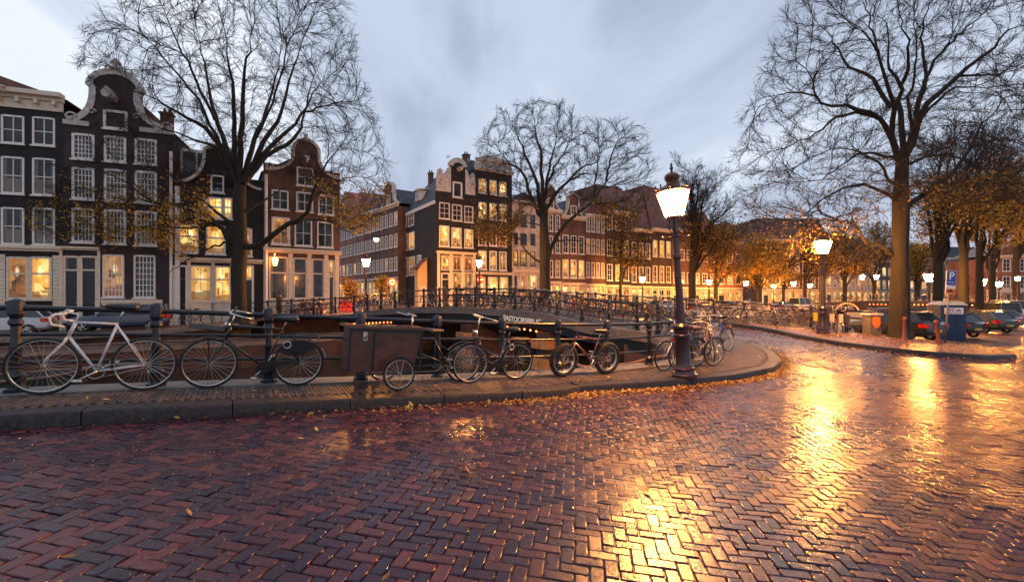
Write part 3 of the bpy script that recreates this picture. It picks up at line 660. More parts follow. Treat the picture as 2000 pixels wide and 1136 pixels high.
# ================= houses =================
class House:
    """local frame: x along the facade, y into the building, z up from the ground"""
    def __init__(s, A, B, label, z=None, depth=9, cat='house', mat='brown_brick', name='canal_house'):
        s.A, s.B = A, B; dx, dy = B[0]-A[0], B[1]-A[1]; s.W = math.hypot(dx, dy); s.d = (dx/s.W, dy/s.W)
        s.z0 = (min(G(*A), G(*B))-.05) if z is None else z
        s.root = thing(name, (A[0], A[1], s.z0), math.atan2(dy, dx), label, cat); s.op = []; s.depth = depth; s.mat = mat
    def u(s, px):
        k = (px-1000)/F; return (k*s.A[1]-s.A[0])/(s.d[0]-k*s.d[1])
    def zc(s, u, py): return CAMZ-(py-HOR)/F*(s.A[1]+u*s.d[1])-s.z0
    def rect(s, x0, y0, x1, y1):
        """image rectangle (its left-edge y's) -> facade rectangle"""
        a, b = s.u(x0), s.u(x1); m_ = (a+b)/2; return a, b, s.zc(m_, y1), s.zc(m_, y0)
    def wall(s, z1, x0=0, x1=None, mat=None, z0=-1.2, name='wall', y=0, jamb=.22, sides=True):
        x1 = s.W if x1 is None else x1; H = [o for o in s.op if o[0] > x0-.01 and o[1] < x1+.01 and o[2] < z1]
        us = sorted({x0, x1}|{round(o[k], 4) for o in H for k in (0, 1)}); zs = sorted({z0, z1}|{round(o[k], 4) for o in H for k in (2, 3)})
        mb = MB()
        for a, b in zip(us, us[1:]):
            run = None
            for c, d in zip(zs, zs[1:]):
                mx, mz = (a+b)/2, (c+d)/2
                if b-a < 1e-4 or any(o[0] < mx < o[1] and o[2] < mz < o[3] for o in H):
                    if run: mb.quad((a, y, run[0]), (b, y, run[0]), (b, y, run[1]), (a, y, run[1])); run = None
                    continue
                run = (run[0], d) if run else (c, d)
            if run: mb.quad((a, y, run[0]), (b, y, run[0]), (b, y, run[1]), (a, y, run[1]))
        for a, b, c, d in H:
            j = y+jamb
            mb.quad((a, y, c), (a, j, c), (a, j, d), (a, y, d)); mb.quad((b, y, c), (b, y, d), (b, j, d), (b, j, c))
            mb.quad((a, y, d), (a, j, d), (b, j, d), (b, y, d)); mb.quad((a, y, c), (b, y, c), (b, j, c), (a, j, c))
        if sides:
            D = s.depth
            mb.quad((x0, y, z0), (x0, y, z1), (x0, D, z1), (x0, D, z0)); mb.quad((x1, y, z0), (x1, D, z0), (x1, D, z1), (x1, y, z1))
            mb.quad((x0, D, z0), (x0, D, z1), (x1, D, z1), (x1, D, z0))
            mb.quad((x0, y+.02, z1), (x1, y+.02, z1), (x1, D, z1), (x0, D, z1))
        return mb.build(name, M[mat or s.mat], s.root)
    def win(s, r, glass='dark', nx=2, nz_=3, frame='white', fw=.075, bar=.035, split=None, name='window', sill=True, hole=True, y=0, mull=()):
        a, b, c, d = r
        if hole: s.op.append((a, b, c, d))
        mb = MB(); y0, y1 = y-.03, y+.10
        mb.box(a-.02, a+fw, y0, y1, c, d); mb.box(b-fw, b+.02, y0, y1, c, d)
        mb.box(a+fw, b-fw, y0+.004, y1, d-fw, d+.03); mb.box(a+fw, b-fw, y0+.004, y1, c-.02, c+fw)
        if sill: mb.box(a-.08, b+.08, y-.12, y-.03, c-.10, c-.01)
        W_, H_ = b-a-2*fw, d-c-2*fw
        for i in range(1, nx): x = a+fw+W_*i/nx; mb.box(x-bar/2, x+bar/2, y+.03, y+.075, c+fw, d-fw)
        for i in range(1, nz_): z = c+fw+H_*i/nz_; mb.box(a+fw, b-fw, y+.034, y+.071, z-bar/2, z+bar/2)
        if split: z = c+H_*split; mb.box(a+fw, b-fw, y+.0, y+.095, z-.05, z+.05)
        for m_ in mull: x = a+(b-a)*m_; mb.box(x-.06, x+.06, y0+.01, y+.09, c+fw, d-fw)
        f = mb.build(name, M[frame], s.root)
        g = MB(); g.box(a+fw, b-fw, y+.055, y+.06, c+fw, d-fw); g.build('pane', M[glass], f)
        return f
    def door(s, r, col='darkpaint', trans=None, glass='dark', frame='white', panel=None):
        a, b, c, d = r; s.op.append((a, b, c, d)); mb = MB(); fw = .1
        mb.box(a-.03, a+fw, -.03, .12, c, d); mb.box(b-fw, b+.03, -.03, .12, c, d); mb.box(a+fw, b-fw, -.026, .12, d-fw, d+.02)
        f = mb.build('door_frame', M[frame], s.root); zt = d-fw
        if trans:
            g = MB(); g.box(a+fw, b-fw, .06, .065, trans+.05, d-fw); g.build('transom_pane', M[glass], f)
            g = MB(); g.box(a+fw, b-fw, .0, .11, trans-.05, trans+.05); g.build('transom_bar', M[frame], f); zt = trans-.05
        g = MB(); g.box(a+fw, b-fw, .06, .11, c, zt); w = b-a-2*fw
        for z_, z__ in ((c+.2, c+(zt-c)*.42), (c+(zt-c)*.5, zt-.2)): g.box(a+fw+w*.16, b-fw-w*.16, .045, .06, z_, z__)
        dr = g.build('door', M[col], s.root)
        g = MB(); g.sphere((b-fw-.08, .02, c+(zt-c)*.47), .035, 6, 4); g.build('handle', M['chrome'], dr)
    def strip(s, name, x0, x1, z0, z1, out, mat='white', y=0, step=True):
        mb = MB(); mb.box(x0, x1, y-out, y+.05, z0+(z1-z0)*.45 if step else z0, z1)
        if step: mb.box(x0+.02, x1-.02, y-out*.45, y+.05, z0, z0+(z1-z0)*.45)
        return mb.build(name, M[mat], s.root)
    def gable(s, poly, mat=None, th=.35, name='gable', y=0):
        mb = MB(); mb.prism(poly, y, y+th); return mb.build(name, M[mat or s.mat], s.root)
    def gable_roof(s, z, ridge, mat='slate', x0=0, x1=None, y0=.36, over=.12, name='roof'):
        x1 = s.W if x1 is None else x1; m_ = (x0+x1)/2; mb = MB(); D = s.depth
        mb.add([(x0-over, y0, z), (x1+over, y0, z), (m_, y0, ridge), (x0-over, D, z), (x1+over, D, z), (m_, D, ridge)], [(0, 3, 5, 2), (1, 2, 5, 4), (0, 2, 1), (3, 4, 5), (0, 1, 4, 3)])
        return mb.build(name, M[mat], s.root)
    def chimney(s, x, y, z0, z1, w=.6, mat='brown_brick', parent=None):
        mb = MB(); mb.box(x-w/2, x+w/2, y-w/2, y+w/2, z0, z1); mb.box(x-w/2-.06, x+w/2+.06, y-w/2-.06, y+w/2+.06, z1, z1+.12)
        for k in (-.14, .14): mb.lathe([(.09, z1+.12), (.07, z1+.45)], 8, (x+k, y, 0))
        return mb.build('chimney', M[mat], parent or s.root)
    def hook(s, u, z, mat='white', L=.9):
        mb = MB(); mb.box(u-.09, u+.09, -L, .1, z-.12, z+.12); mb.box(u-.2, u+.2, -L*.9, .05, z+.12, z+.2); return mb.build('hoist_beam', M[mat], s.root)
def swoosh(p0, p1, n=8, pw=1.0, flip=False):
    """quarter curve between two facade points"""
    out = []
    for i in range(n+1):
        t = i/n*math.pi/2
        out.append((p0[0]+(p1[0]-p0[0])*(1-math.cos(t)), p0[1]+(p1[1]-p0[1])*math.sin(t)) if not flip else (p0[0]+(p1[0]-p0[0])*math.sin(t), p0[1]+(p1[1]-p0[1])*(1-math.cos(t))))
    return out
HX = {'h4r': (-12.95, 34.25), 'h34': (-17.2, 31.5), 'h23': (-21.55, 29.0), 'h12': (-26.7, 27.1), 'h1l': (-33.6, 24.8)}
def rows(h, cols, ys, glass, **k):
    for r_, (y0, y1, dy) in enumerate(ys):
        for c, (x0, x1) in enumerate(cols):
            g = glass[r_][c]
            if g == '-': continue
            h.win(h.rect(x0, y0+dy*c, x1, y1+dy*c), {'d': 'dark', 'l': 'lit', 's': 'lit_soft', 'r': 'lit_red'}[g], **k)
# ---- house 1 (far left, dark brick with white cornice)
h = House(HX['h1l'], HX['h12'], 'dark brick canal house with wide pale cornice at the far left, lit cream shopfront', mat='black_brick')
cols = [(-54, -12), (3, 47), (64, 107)]
rows(h, cols, [(222, 276, 4), (304, 375, 3), (405, 476, 1)], ['ddd', 'ddd', 'ddd'], nx=2, nz_=2, bar=.05)
sw = h.rect(13, 502, 101, 584)
h.win(h.rect(13, 502, 56, 584), 'lit_soft', nx=1, nz_=1, split=.66, frame='cream', fw=.10); h.win(h.rect(58, 502, 101, 584), 'lit', nx=1, nz_=1, split=.66, frame='cream', fw=.10); h.win(h.rect(-80, 502, -30, 584), 'lit_soft', nx=1, nz_=1, split=.66, frame='cream')
zg = h.zc(h.u(60), 487)
for a, b in ((h.u(-20)+.05, sw[0]-.06), (sw[1]+.06, h.W-.02)):
  s_o = MB()
  for i in range(14):
    z = h.zc(h.u(60), 600)+i*.22
    if z+.2 < zg-.1:
        s_o.box(a, b, -.035, -.002, z, z+.205)
  s_o.build('shopfront_boarding', M['cream'], h.root)
h.strip('shopfront_cornice', .02, h.W-.01, zg-.1, zg+.22, .28, 'cream')
zt = h.zc(h.u(60), 214); ztt = h.zc(h.u(60), 180)
h.strip('frieze', 0, h.W-.02, zt, zt+(ztt-zt)*.55, .10, 'cream', step=False); h.strip('cornice', -.1, h.W+.05, zt+(ztt-zt)*.55, ztt, .5, 'cream')
for k in range(9):
    mb = MB(); x = .3+k*(h.W-.6)/8; mb.box(x-.08, x+.08, -.38, -.1, zt+(ztt-zt)*.3, zt+(ztt-zt)*.55); mb.build('cornice_bracket', M['cream'], h.root)
h.wall(zt); h.gable_roof(ztt-.2, ztt+1.0, 'brownroof', y0=.1); h.hook(h.u(15), zt+(ztt-zt)*.8, 'cream', .8)
# ---- house 2 (plum brick, white neck gable)
h = House(HX['h12'], HX['h23'], 'tall plum brick canal house with ornate white edged bell gable and small paned windows', mat='plum_brick')
cols = [(141, 184), (204, 246), (264, 306)]
rows(h, cols, [(262, 311, 5), (328, 389, 3.5), (407, 473, 3)], ['ddd', 'ddd', 'ddd'], nx=5, nz_=5, bar=.045, fw=.11)
h.win(h.rect(201, 498, 242, 580), 'lit_soft', nx=5, nz_=7, bar=.045); h.win(h.rect(262, 499, 303, 581), 'dark', nx=5, nz_=7, bar=.045)
for a, b in ((124, 155), (157, 190)):
    r = h.rect(a, 500, b, 600); h.door((r[0], r[1], .0, r[3]), trans=h.zc(h.u(a), 527), glass='dark', frame='cream')
r = h.rect(118, 488, 196, 600); h.strip('door_cornice', r[0], r[1], r[3]-.02, r[3]+.18, .25, 'cream')
mb = MB(); mb.box(r[0]-.02, r[0]+.12, -.09, -.032, 0, r[3]-.02); mb.box(r[1]-.12, r[1]+.02, -.09, -.032, 0, r[3]-.02); mb.build('door_pilaster', M['cream'], h.root)
r = h.rect(198, 585, 318, 600); h.strip('plinth', r[0], r[1], r[3]-.35, r[3], .08, 'cream')
ze = h.zc(h.W/2, 250)
x0, x1 = h.u(183), h.u(266); zn = h.zc(h.W/2, 172); zt = h.zc(h.W/2, 141); m_ = (x0+x1)/2
out = [(0.0, ze)]+swoosh((.15, ze+.25), (x0-.1, ze+1.9), 8, flip=True)+[(x0-.1, zn-.2), (x0-.25, zn)]+[(m_+(x0-.25-m_)*math.cos(t), zn+(zt-zn)*math.sin(t)) for t in np.linspace(.15, math.pi-.15, 11)]+[(x1+.25, zn), (x1+.1, zn-.2)]+swoosh((h.W-.15, ze+.25), (x1+.1, ze+1.9), 8, flip=True)[::-1]+[(h.W, ze)]
r = h.rect(203, 217, 249, 256); h.win((r[0], r[1], r[2]+.1, r[3]), 'dark', 1, 1, hole=False, y=-.04, fw=.12)
h.gable(out)
def edge_trim(h, pts, w, mat, name='gable_trim', y0=-.09, y1=.40):
    mb = MB(); n = len(pts); P_ = [Vector((x, 0, z)) for x, z in pts]; o = []
    for i in range(n):
        t = (P_[min(i+1, n-1)]-P_[max(i-1, 0)]).normalized(); nn = Vector((-t.z, 0, t.x)); o.append((P_[i]+nn*w*.35, P_[i]-nn*w*.65))
    for i in range(n-1):
        a, b = o[i]; c, d = o[i+1]
        mb.add([(a.x, y0, a.z), (b.x, y0, b.z), (d.x, y0, d.z), (c.x, y0, c.z), (a.x, y1, a.z), (b.x, y1, b.z), (d.x, y1, d.z), (c.x, y1, c.z)], [(0, 1, 2, 3), (4, 7, 6, 5), (0, 4, 5, 1), (2, 6, 7, 3), (0, 3, 7, 4), (1, 5, 6, 2)])
    return mb.build(name, M[mat], h.root)
edge_trim(h, out[1:-1], .34, 'stone')
def scrolls(h, spots, mat='stone'):
    for x, z, R_ in spots:
        mb = MB(); pts = [(x+R_*(1-t*.75)*math.cos(t*7), -.1, z+R_*(1-t*.75)*math.sin(t*7)) for t in np.linspace(0, 1, 14)]; mb.tube(pts, R_*.22, 5); mb.build('scroll_carving', M[mat], h.root, smooth=True)
scrolls(h, [(.35, ze+.35, .3), (h.W-.35, ze+.35, .3), (x0-.2, zn, .22), (x1+.2, zn, .22), (m_-.3, zt+.1, .22), (m_+.3, zt+.1, .22), (x0-.05, ze+.8, .2), (x1+.05, ze+.8, .2)])
mb = MB(); mb.lathe([(.3, 0), (.34, .15), (.16, .3), (.3, .5), (.12, .7), (.02, .85)], 8, (m_, .1, zt+.05)); mb.build('crest', M['stone'], h.root, smooth=True)
h.strip('eave_band', 0, x0-.2, ze-.12, ze+.16, .12, 'stone', step=False); h.strip('eave_band', x1+.2, h.W, ze-.12, ze+.16, .12, 'stone', step=False)
h.wall(ze); h.gable_roof(ze-.05, zn+.2, 'brownroof')
mb = MB(); q = h.rect(214, 182, 228, 200); mb.prism([(q[0], q[2]), (q[1], q[2]), (q[1]+.1, q[2]+.3), ((q[0]+q[1])/2, q[3]+.1), (q[0]-.1, q[2]+.3)], -.9, .1); mb.build('hoist_beam', M['stone'], h.root)
h.chimney(h.u(313), 1.2, ze, h.zc(h.u(313), 212))
mb = MB(); x = h.W-.12; mb.tube([(x, -.1, 0), (x, -.1, ze-1.2)], .09, 8); mb.build('drainpipe', M['white'], h.root)
# ---- house 3 (black, lit windows, lopsided neck gable)
h = House(HX['h23'], HX['h34'], 'black brick canal house behind the big left tree, lit windows and lit white shopfront', mat='black_brick')
for r_, g in (((412, 343, 437, 376), 'dark'), ((388, 387, 405, 425), 'lit'), ((407, 386, 435, 427), 'lit'), ((437, 387, 453, 427), 'lit'), ((346, 438, 387, 493), 'lit'), ((403, 441, 440, 496), 'lit'), ((474, 446, 492, 500), 'lit_soft')):
    h.win(h.rect(*r_), g, nx=2, nz_=1, split=.62)
for r_, g in (((371, 519, 413, 588), 'lit'), ((419, 520, 451, 588), 'lit')): h.win(h.rect(*r_), g, nx=2, nz_=1, split=.66, frame='cream')
for a, b in ((339, 366), (474, 495)):
    r = h.rect(a, 518, b, 600); h.door((r[0], r[1], .0, r[3]), trans=h.zc(h.u(a), 545), glass='lit', frame='white')
zg = h.zc(h.W/2, 512); h.strip('shopfront_cornice', .15, h.W-.05, zg-.05, zg+.25, .25, 'cream')
mb = MB()
for px in (369, 416, 453, 472): u_ = h.u(px); mb.box(u_-.1, u_+.1, -.05, -.002, 0, zg-.06)
mb.build('shopfront_pilaster', M['cream'], h.root)
r = h.rect(371, 589, 452, 612)
h.strip('plinth', r[0], r[1], .02, r[3], .05, 'cream', step=False)
ze = h.zc(h.W/2, 366); x0, x1 = h.u(398), h.u(462); zt = h.zc(h.W/2, 291)
out = [(0, ze)]+swoosh((.1, ze+.15), (x0, ze+2.0), 8, flip=True)+[(x0, zt-.1), (x0+.3, zt+.05), ((x0+x1)/2, zt+.35), (x1-.3, zt+.05), (x1, zt-.1)]+swoosh((h.W-.1, ze+.15), (x1, ze+2.0), 8, flip=True)[::-1]+[(h.W, ze)]
h.gable(out); edge_trim(h, out[1:-1], .18, 'stone'); h.wall(ze); h.gable_roof(ze-.05, zt-.3, 'slate')
r = h.rect(350, 295, 384, 340)
mb = MB(); mb.box(.2, 2.0, 1.2, 4, ze, ze+2.6); dm = mb.build('dormer', M['white'], h.root)
g = MB(); g.box(.35, 1.05, 1.17, 1.19, ze+.5, ze+2.4); g.box(1.15, 1.85, 1.17, 1.19, ze+.5, ze+2.4); g.build('pane', M['dark'], dm)
h.chimney(h.u(406), 3.2, ze+1.5, zt+.5, .5)
mb = MB(); x = .2; mb.box(x-.13, x+.13, -.12, -.003, 0, ze-.2); mb.build('drainpipe', M['white'], h.root)
# ---- house 4 (brown brick bell gable at the side street)
h = House(HX['h34'], HX['h4r'], 'brown brick canal house with bell gable on the side street corner, tall dark shop windows', mat='brown_brick', depth=11)
for r_, g in (((580, 328, 611, 363), 'dark'), ((531, 372, 563, 409), 'dark'), ((579, 376, 611, 413), 'dark'), ((622, 382, 652, 419), 'dark'), ((531, 425, 566, 477), 'lit_soft'), ((576, 430, 609, 480), 'dark'), ((620, 434, 650, 483), 'dark')):
    h.win(h.rect(*r_), g, nx=2, nz_=2, bar=.04)
for r_ in ((526, 502, 562, 584), (573, 504, 599, 583), (609, 506, 633, 582)): h.win(h.rect(*r_), 'dark', nx=1, nz_=1, split=.66, frame='cream')
r = h.rect(641, 508, 653, 600); h.door((r[0], r[1], .0, r[3]), trans=h.zc(h.u(647), 540), glass='lit', frame='cream')
zg = h.zc(h.W/2, 490); h.strip('shopfront_cornice', -.02, h.W+.1, zg-.2, zg+.12, .3, 'cream')
mb = MB()
for px in (519, 567.5, 604, 637, 658): u_ = h.u(px); mb.box(u_-.14, u_+.14, -.06, -.002, 0, zg-.21)
mb.box(.0, h.u(637)-.15, -.04, -.001, .0, h.rect(526, 502, 562, 586)[2]-.1); mb.build('shopfront_pilaster', M['cream'], h.root)
ze = h.zc(h.W/2, 342); x0, x1 = h.u(572), h.u(624); zt = h.zc(h.W/2, 272); zn = h.zc(h.W/2, 292); m_ = (x0+x1)/2
out = [(0, ze)]+swoosh((.1, ze+.15), (x0, ze+1.4), 8, flip=True)+[(m_+(x0-m_)*math.cos(t), zn+(zt-zn)*math.sin(t)) for t in np.linspace(0, math.pi, 11)]+swoosh((h.W-.1, ze+.15), (x1, ze+1.4), 8, flip=True)[::-1]+[(h.W, ze)]
h.gable(out); edge_trim(h, out[1:-1], .2, 'stone'); h.wall(ze); h.gable_roof(ze-.05, zn-.2, 'slate')
scrolls(h, [(.35, ze+.3, .26), (h.W-.35, ze+.3, .22)]); mb = MB(); mb.lathe([(.2, 0), (.25, .1), (.1, .2), (.15, .35), (.01, .5)], 8, (m_, .1, zt+.03)); mb.build('crest', M['stone'], h.root, smooth=True)
h.hook(m_, h.zc(m_, 314), 'white', .7)
mb = MB(); x = .15; mb.tube([(x, -.1, 0), (x, -.1, ze-.3)], .1, 8); mb.build('drainpipe', M['white'], h.root)
mb = MB(); u_ = h.u(536); zl = h.zc(u_, 512); mb.tube([(u_, -.05, zl+.5), (u_, -.45, zl+.55)], .03, 6); mb.lathe([(.1, -.25), (.2, .2), (.05, .35)], 6, (u_, -.45, zl)); wl_ = mb.build('wall_lantern', M['wall_lamp'], h.root)
# slate roof behind houses 3-4
# ---- side street (right hand row, seen past house 4)
SC = (-7.75, 46.6)                          # street corner of the dark corner house
sd = (-.62, .785)
def sp(px): return rayline(px, SC, sd)[0]
def generic(A, B, label, H, rowz, ncol, pat, mat, wz=1.55, ww=.62, roof='flat', cornice='cream', depth=9, ground='lit', gcol='cream', ridge=2.5, nx=2, nz_=3, gz=3.1, roofmat='slate', name='canal_house', front=True):
    h = House(A, B, label, mat=mat, depth=depth, name=name); W = h.W; cw = W/ncol
    for r_, z in enumerate(rowz):
        for c in range(ncol):
            g = pat[r_ % len(pat)][c % len(pat[r_ % len(pat)])]
            if g == '-': continue
            m_ = (c+.5)*cw; w_ = cw*ww/2
            h.win((m_-w_, m_+w_, z, z+wz), {'d': 'dark', 'l': 'lit', 's': 'lit_soft', 'r': 'lit_red'}[g], nx=nx, nz_=nz_, bar=.04, fw=.07)
    if front:
        for c in range(ncol):
            m_ = (c+.5)*cw; w_ = cw*.36
            if c == 0: h.door((m_-w_, m_+w_, 0, gz-.15), trans=gz-.85, glass=ground, frame=gcol)
            else: h.win((m_-w_, m_+w_, .55, gz-.15), ground, nx=2, nz_=1, split=.68, frame=gcol, sill=False)
        h.strip('shopfront_cornice', .02, W-.02, gz, gz+.3, .22, gcol)
        mb = MB()
        for c in range(ncol+1): x = min(max(c*cw, .12), W-.12); mb.box(x-.1, x+.1, -.05, -.002, 0, gz)
        mb.build('shopfront_pilaster', M[gcol], h.root)
    h.strip('cornice', -.05, W+.05, H-.45, H, .35, cornice); h.wall(H-.4)
    if roof == 'gable': h.gable_roof(H-.05, H+ridge, roofmat, y0=.1)
    elif roof == 'neck':
        m_ = W/2; n_ = W*.22
        out = [(0, H)]+swoosh((.05, H+.05), (m_-n_, H+ridge*.6), 6, flip=True)+[(m_-n_, H+ridge*.9), (m_, H+ridge*1.15), (m_+n_, H+ridge*.9)]+swoosh((W-.05, H+.05), (m_+n_, H+ridge*.6), 6, flip=True)[::-1]+[(W, H)]
        h.gable(out); edge_trim(h, out[1:-1], .2, 'stone'); h.gable_roof(H-.05, H+ridge*.85, roofmat)
        h.win((m_-.45, m_+.45, H+.15, H+1.3), 'dark', 2, 2, hole=False, y=-.04)
    elif roof == 'mansard':
        mb = MB(); mb.add([(0, .1, H), (W, .1, H), (W, 1.6, H+ridge), (0, 1.6, H+ridge), (0, depth, H), (W, depth, H), (W, depth-1.6, H+ridge), (0, depth-1.6, H+ridge)], [(0, 1, 2, 3), (4, 7, 6, 5), (0, 3, 7, 4), (1, 5, 6, 2), (3, 2, 6, 7)])
        mb.build('roof', M[roofmat], h.root)
    return h
gen = generic
gen(sp(742), sp(778), 'brown house with white hoist gable next to the dark corner house in the side street', 12.2, [4.2, 7.0, 9.6], 4, ['dsdd', 'dddd', 'ddds'], 'brown_brick', roof='neck', ridge=2.6, ground='lit')
gen(sp(712), sp(742), 'brown house with pale cornice and chimney in the middle of the side street', 12.3, [4.2, 7.0, 9.6], 4, ['sddd', 'dddd', 'dddd'], 'brown_brick', roof='gable', ridge=2.4, ground='lit')
gen(sp(690), sp(711.5), 'narrow red house of the side street left of the hanging lamp', 12.6, [4.2, 7.0, 9.6], 3, ['lds', 'ddd', 'ddd'], 'red_brick', roof='gable', ridge=3.2, ground='lit', roofmat='redtile')
gen(sp(655), sp(689.5), 'red house with red tiled roof closing the view of the side street', 12.6, [4.2, 7.0, 9.6], 5, ['lslsd', 'ddddd', 'ddddd'], 'red_brick', roof='gable', ridge=4.4, ground='lit', roofmat='redtile')
# ---- dark corner house
FD = (.848, .53)
def fp(px): return rayline(px, SC, FD)[0]
c_end = fp(929); h = House(SC, c_end, 'dark corner house with white carved neck gable and blue slate roof by the bridge', mat='black_brick', depth=10)
for r_, g in (((858, 396, 878, 427), 'dark'), ((883, 400, 902, 431), 'dark'), ((907, 403, 924, 434), 'dark'), ((858, 441, 877, 481), 'lit'), ((882, 445, 901, 483), 'lit'), ((907, 448, 924, 484), 'lit')):
    h.win(h.rect(*r_), g, nx=2, nz_=3, bar=.05)
for r_, g in (((884, 500, 901, 528), 'lit_red'), ((906, 501, 923, 529), 'lit_red'), ((862, 499, 878, 528), 'lit'), ((884, 532, 902, 572), 'lit_soft'), ((906, 532, 923, 572), 'lit_soft')): h.win(h.rect(*r_), g, nx=2, nz_=1, frame='cream', sill=False)
r = h.rect(862, 533, 878, 600); h.door((r[0], r[1], 0, r[3]), trans=h.zc(h.u(870), 545), glass='dark', frame='cream')
zg = h.zc(h.W/2, 494); h.strip('shopfront_cornice', -.02, h.W+.02, zg-.15, zg+.12, .3, 'cream'); mb = MB()
for px in (856.5, 881, 904, 926): u_ = h.u(px); mb.box(u_-.15, u_+.15, -.07, -.002, 0, zg-.16)
mb.build('shopfront_pilaster', M['cream'], h.root)
ze = h.zc(h.W/2, 377); x0, x1 = h.u(880.5), h.u(908.5); zt = h.zc(h.W/2, 313); zn = h.zc(h.W/2, 326); m_ = (x0+x1)/2
out = [(.0, ze), (.0, ze+.5)]+swoosh((.15, ze+1.9), (x0, ze+2.3), 5, flip=True)+[(x0, zn)]+[(m_+(x0-m_)*math.cos(t), zn+(zt-zn)*math.sin(t)) for t in np.linspace(0.1, math.pi-.1, 9)]+[(x1, zn)]+swoosh((h.W-.15, ze+1.9), (x1, ze+2.3), 5, flip=True)[::-1]+[(h.W, ze+.5), (h.W, ze)]
neck = [(x0, ze)]+[(m_+(x0-m_)*math.cos(t), zn+(zt-zn)*math.sin(t)) for t in np.linspace(0.0, math.pi, 11)]+[(x1, ze)]
h.gable(neck)
for s_, xa, xb in ((1, x0, .05), (-1, x1, h.W-.05)):
    cl = [(xa, ze), (xa, zn-.1), (xa+(xb-xa)*.22, zn-.2), (xa+(xb-xa)*.25, ze+2.4)]+[(xa+(xb-xa)*.55, ze+1.6), (xa+(xb-xa)*.75, ze+2.4), (xa+(xb-xa)*.92, ze+2.2), (xb, ze+1.3), (xb, ze)]
    h.gable(cl, 'stone', .30, 'gable_claw', y=-.05)
arch = [(m_+(x0-m_)*1.06*math.cos(t), zn+(zt-zn)*math.sin(t)+.1) for t in np.linspace(0, math.pi, 11)]; edge_trim(h, arch, .5, 'stone')
scrolls(h, [(.35, ze+1.0, .3), (.5, ze+2.0, .25), (h.W-.35, ze+1.0, .3), (h.W-.5, ze+2.0, .25), (x0-.35, ze+3.6, .2), (x1+.35, ze+3.6, .2)])
r = h.rect(884, 356, 902, 386); h.win(r, 'dark', 1, 1, hole=False, y=-.06, fw=.14); h.hook(m_, h.zc(m_, 333), 'stone', 1.0)
h.depth = D = (((779-1000)/F)*SC[1]-SC[0])/(-h.d[1]-((779-1000)/F)*h.d[0]); zl = ze-.95; h.wall(zl); h.gable([(0, zl), (h.W, zl), (h.W, ze), (0, ze)], th=.3, name='front_upstand')
mb = MB(); rz = h.zc(h.W/2, 322)-.2; m2 = h.W*.47
mb.add([(-.15, .3, zl), (h.W+.1, .3, zl), (m2, .3, rz), (-.15, D+.1, zl), (h.W+.1, D+.1, zl), (m2, 6.0, rz)], [(0, 3, 5, 2), (1, 2, 5, 4), (0, 2, 1), (3, 4, 5)]); rf = mb.build('roof', M['slate'], h.root)
h.chimney(m2+1.1, 2.2, rz-2, rz+1.1, .8, parent=rf)
h.chimney(m2-.2, 6.3, rz-1, rz+.6, .5, parent=rf)
mb = MB(); mb.box(-.14, .02, .3, D, zl-.35, zl+.02); mb.build('eave_board', M['white'], h.root)
# side wall windows: local frame x=0 plane; build with a sub house rotated along the side street
def sidewin(y0, y1, z0, z1, g):
    mb = MB(); fw = .14
    mb.box(-.06, .04, y0, y0+fw, z0, z1); mb.box(-.06, .04, y1-fw, y1, z0, z1); mb.box(-.056, .04, y0+fw, y1-fw, z1-fw, z1); mb.box(-.056, .04, y0+fw, y1-fw, z0, z0+fw)
    mb.box(-.05, .0, (y0+y1)/2-.03, (y0+y1)/2+.03, z0+fw, z1-fw); mb.box(-.045, .0, y0+fw, y1-fw, (z0+z1)/2-.04, (z0+z1)/2+.04)
    f = mb.build('window', M['white'], h.root); g_ = MB(); g_.box(-.03, -.02, y0+fw, y1-fw, z0+fw, z1-fw); g_.build('pane', M[g], f)
hn = (-h.d[1], h.d[0])
def sidey(px):
    k = (px-1000)/F; return (k*SC[1]-SC[0])/(hn[0]-k*hn[1])
def sidez(y, py): return CAMZ-(py-HOR)/F*(SC[1]+y*hn[1])-h.z0
for (x0_, y0_, x1_, y1_), g in (((783.5, 415, 795, 446), 'dark'), ((798, 411, 809, 442), 'dark'), ((785, 457, 796, 491), 'dark'), ((799, 453, 810, 488), 'lit'), ((785, 503, 796, 541), 'dark'), ((799, 501, 811, 538), 'lit_soft'), ((815, 498, 823, 514), 'dark')):
    a, b = sidey(x1_), sidey(x0_); mm = (a+b)/2; sidewin(a, b, sidez(mm, y1_), sidez(mm, y0_), g)
# dormer on the slate roof
yd = sidey(812); zd = sidez(yd, 391)
mb = MB(); mb.box(.15, 1.5, yd-.6, yd+.6, zd, zd+1.1); mb.add([(-.05, yd-.8, zd+1.1), (-.05, yd+.8, zd+1.1), (1.8, yd+.8, zd+1.3), (1.8, yd-.8, zd+1.3), (-.05, yd-.8, zd+1.2), (-.05, yd+.8, zd+1.2), (1.8, yd+.8, zd+1.42), (1.8, yd-.8, zd+1.42)], [(0, 1, 2, 3), (4, 7, 6, 5), (0, 4, 5, 1), (3, 2, 6, 7), (0, 3, 7, 4), (1, 5, 6, 2)])
dm = mb.build('dormer', M['white'], rf); g = MB(); g.box(.11, .14, yd-.42, yd+.42, zd+.2, zd+.95); g.build('pane', M['dark'], dm)
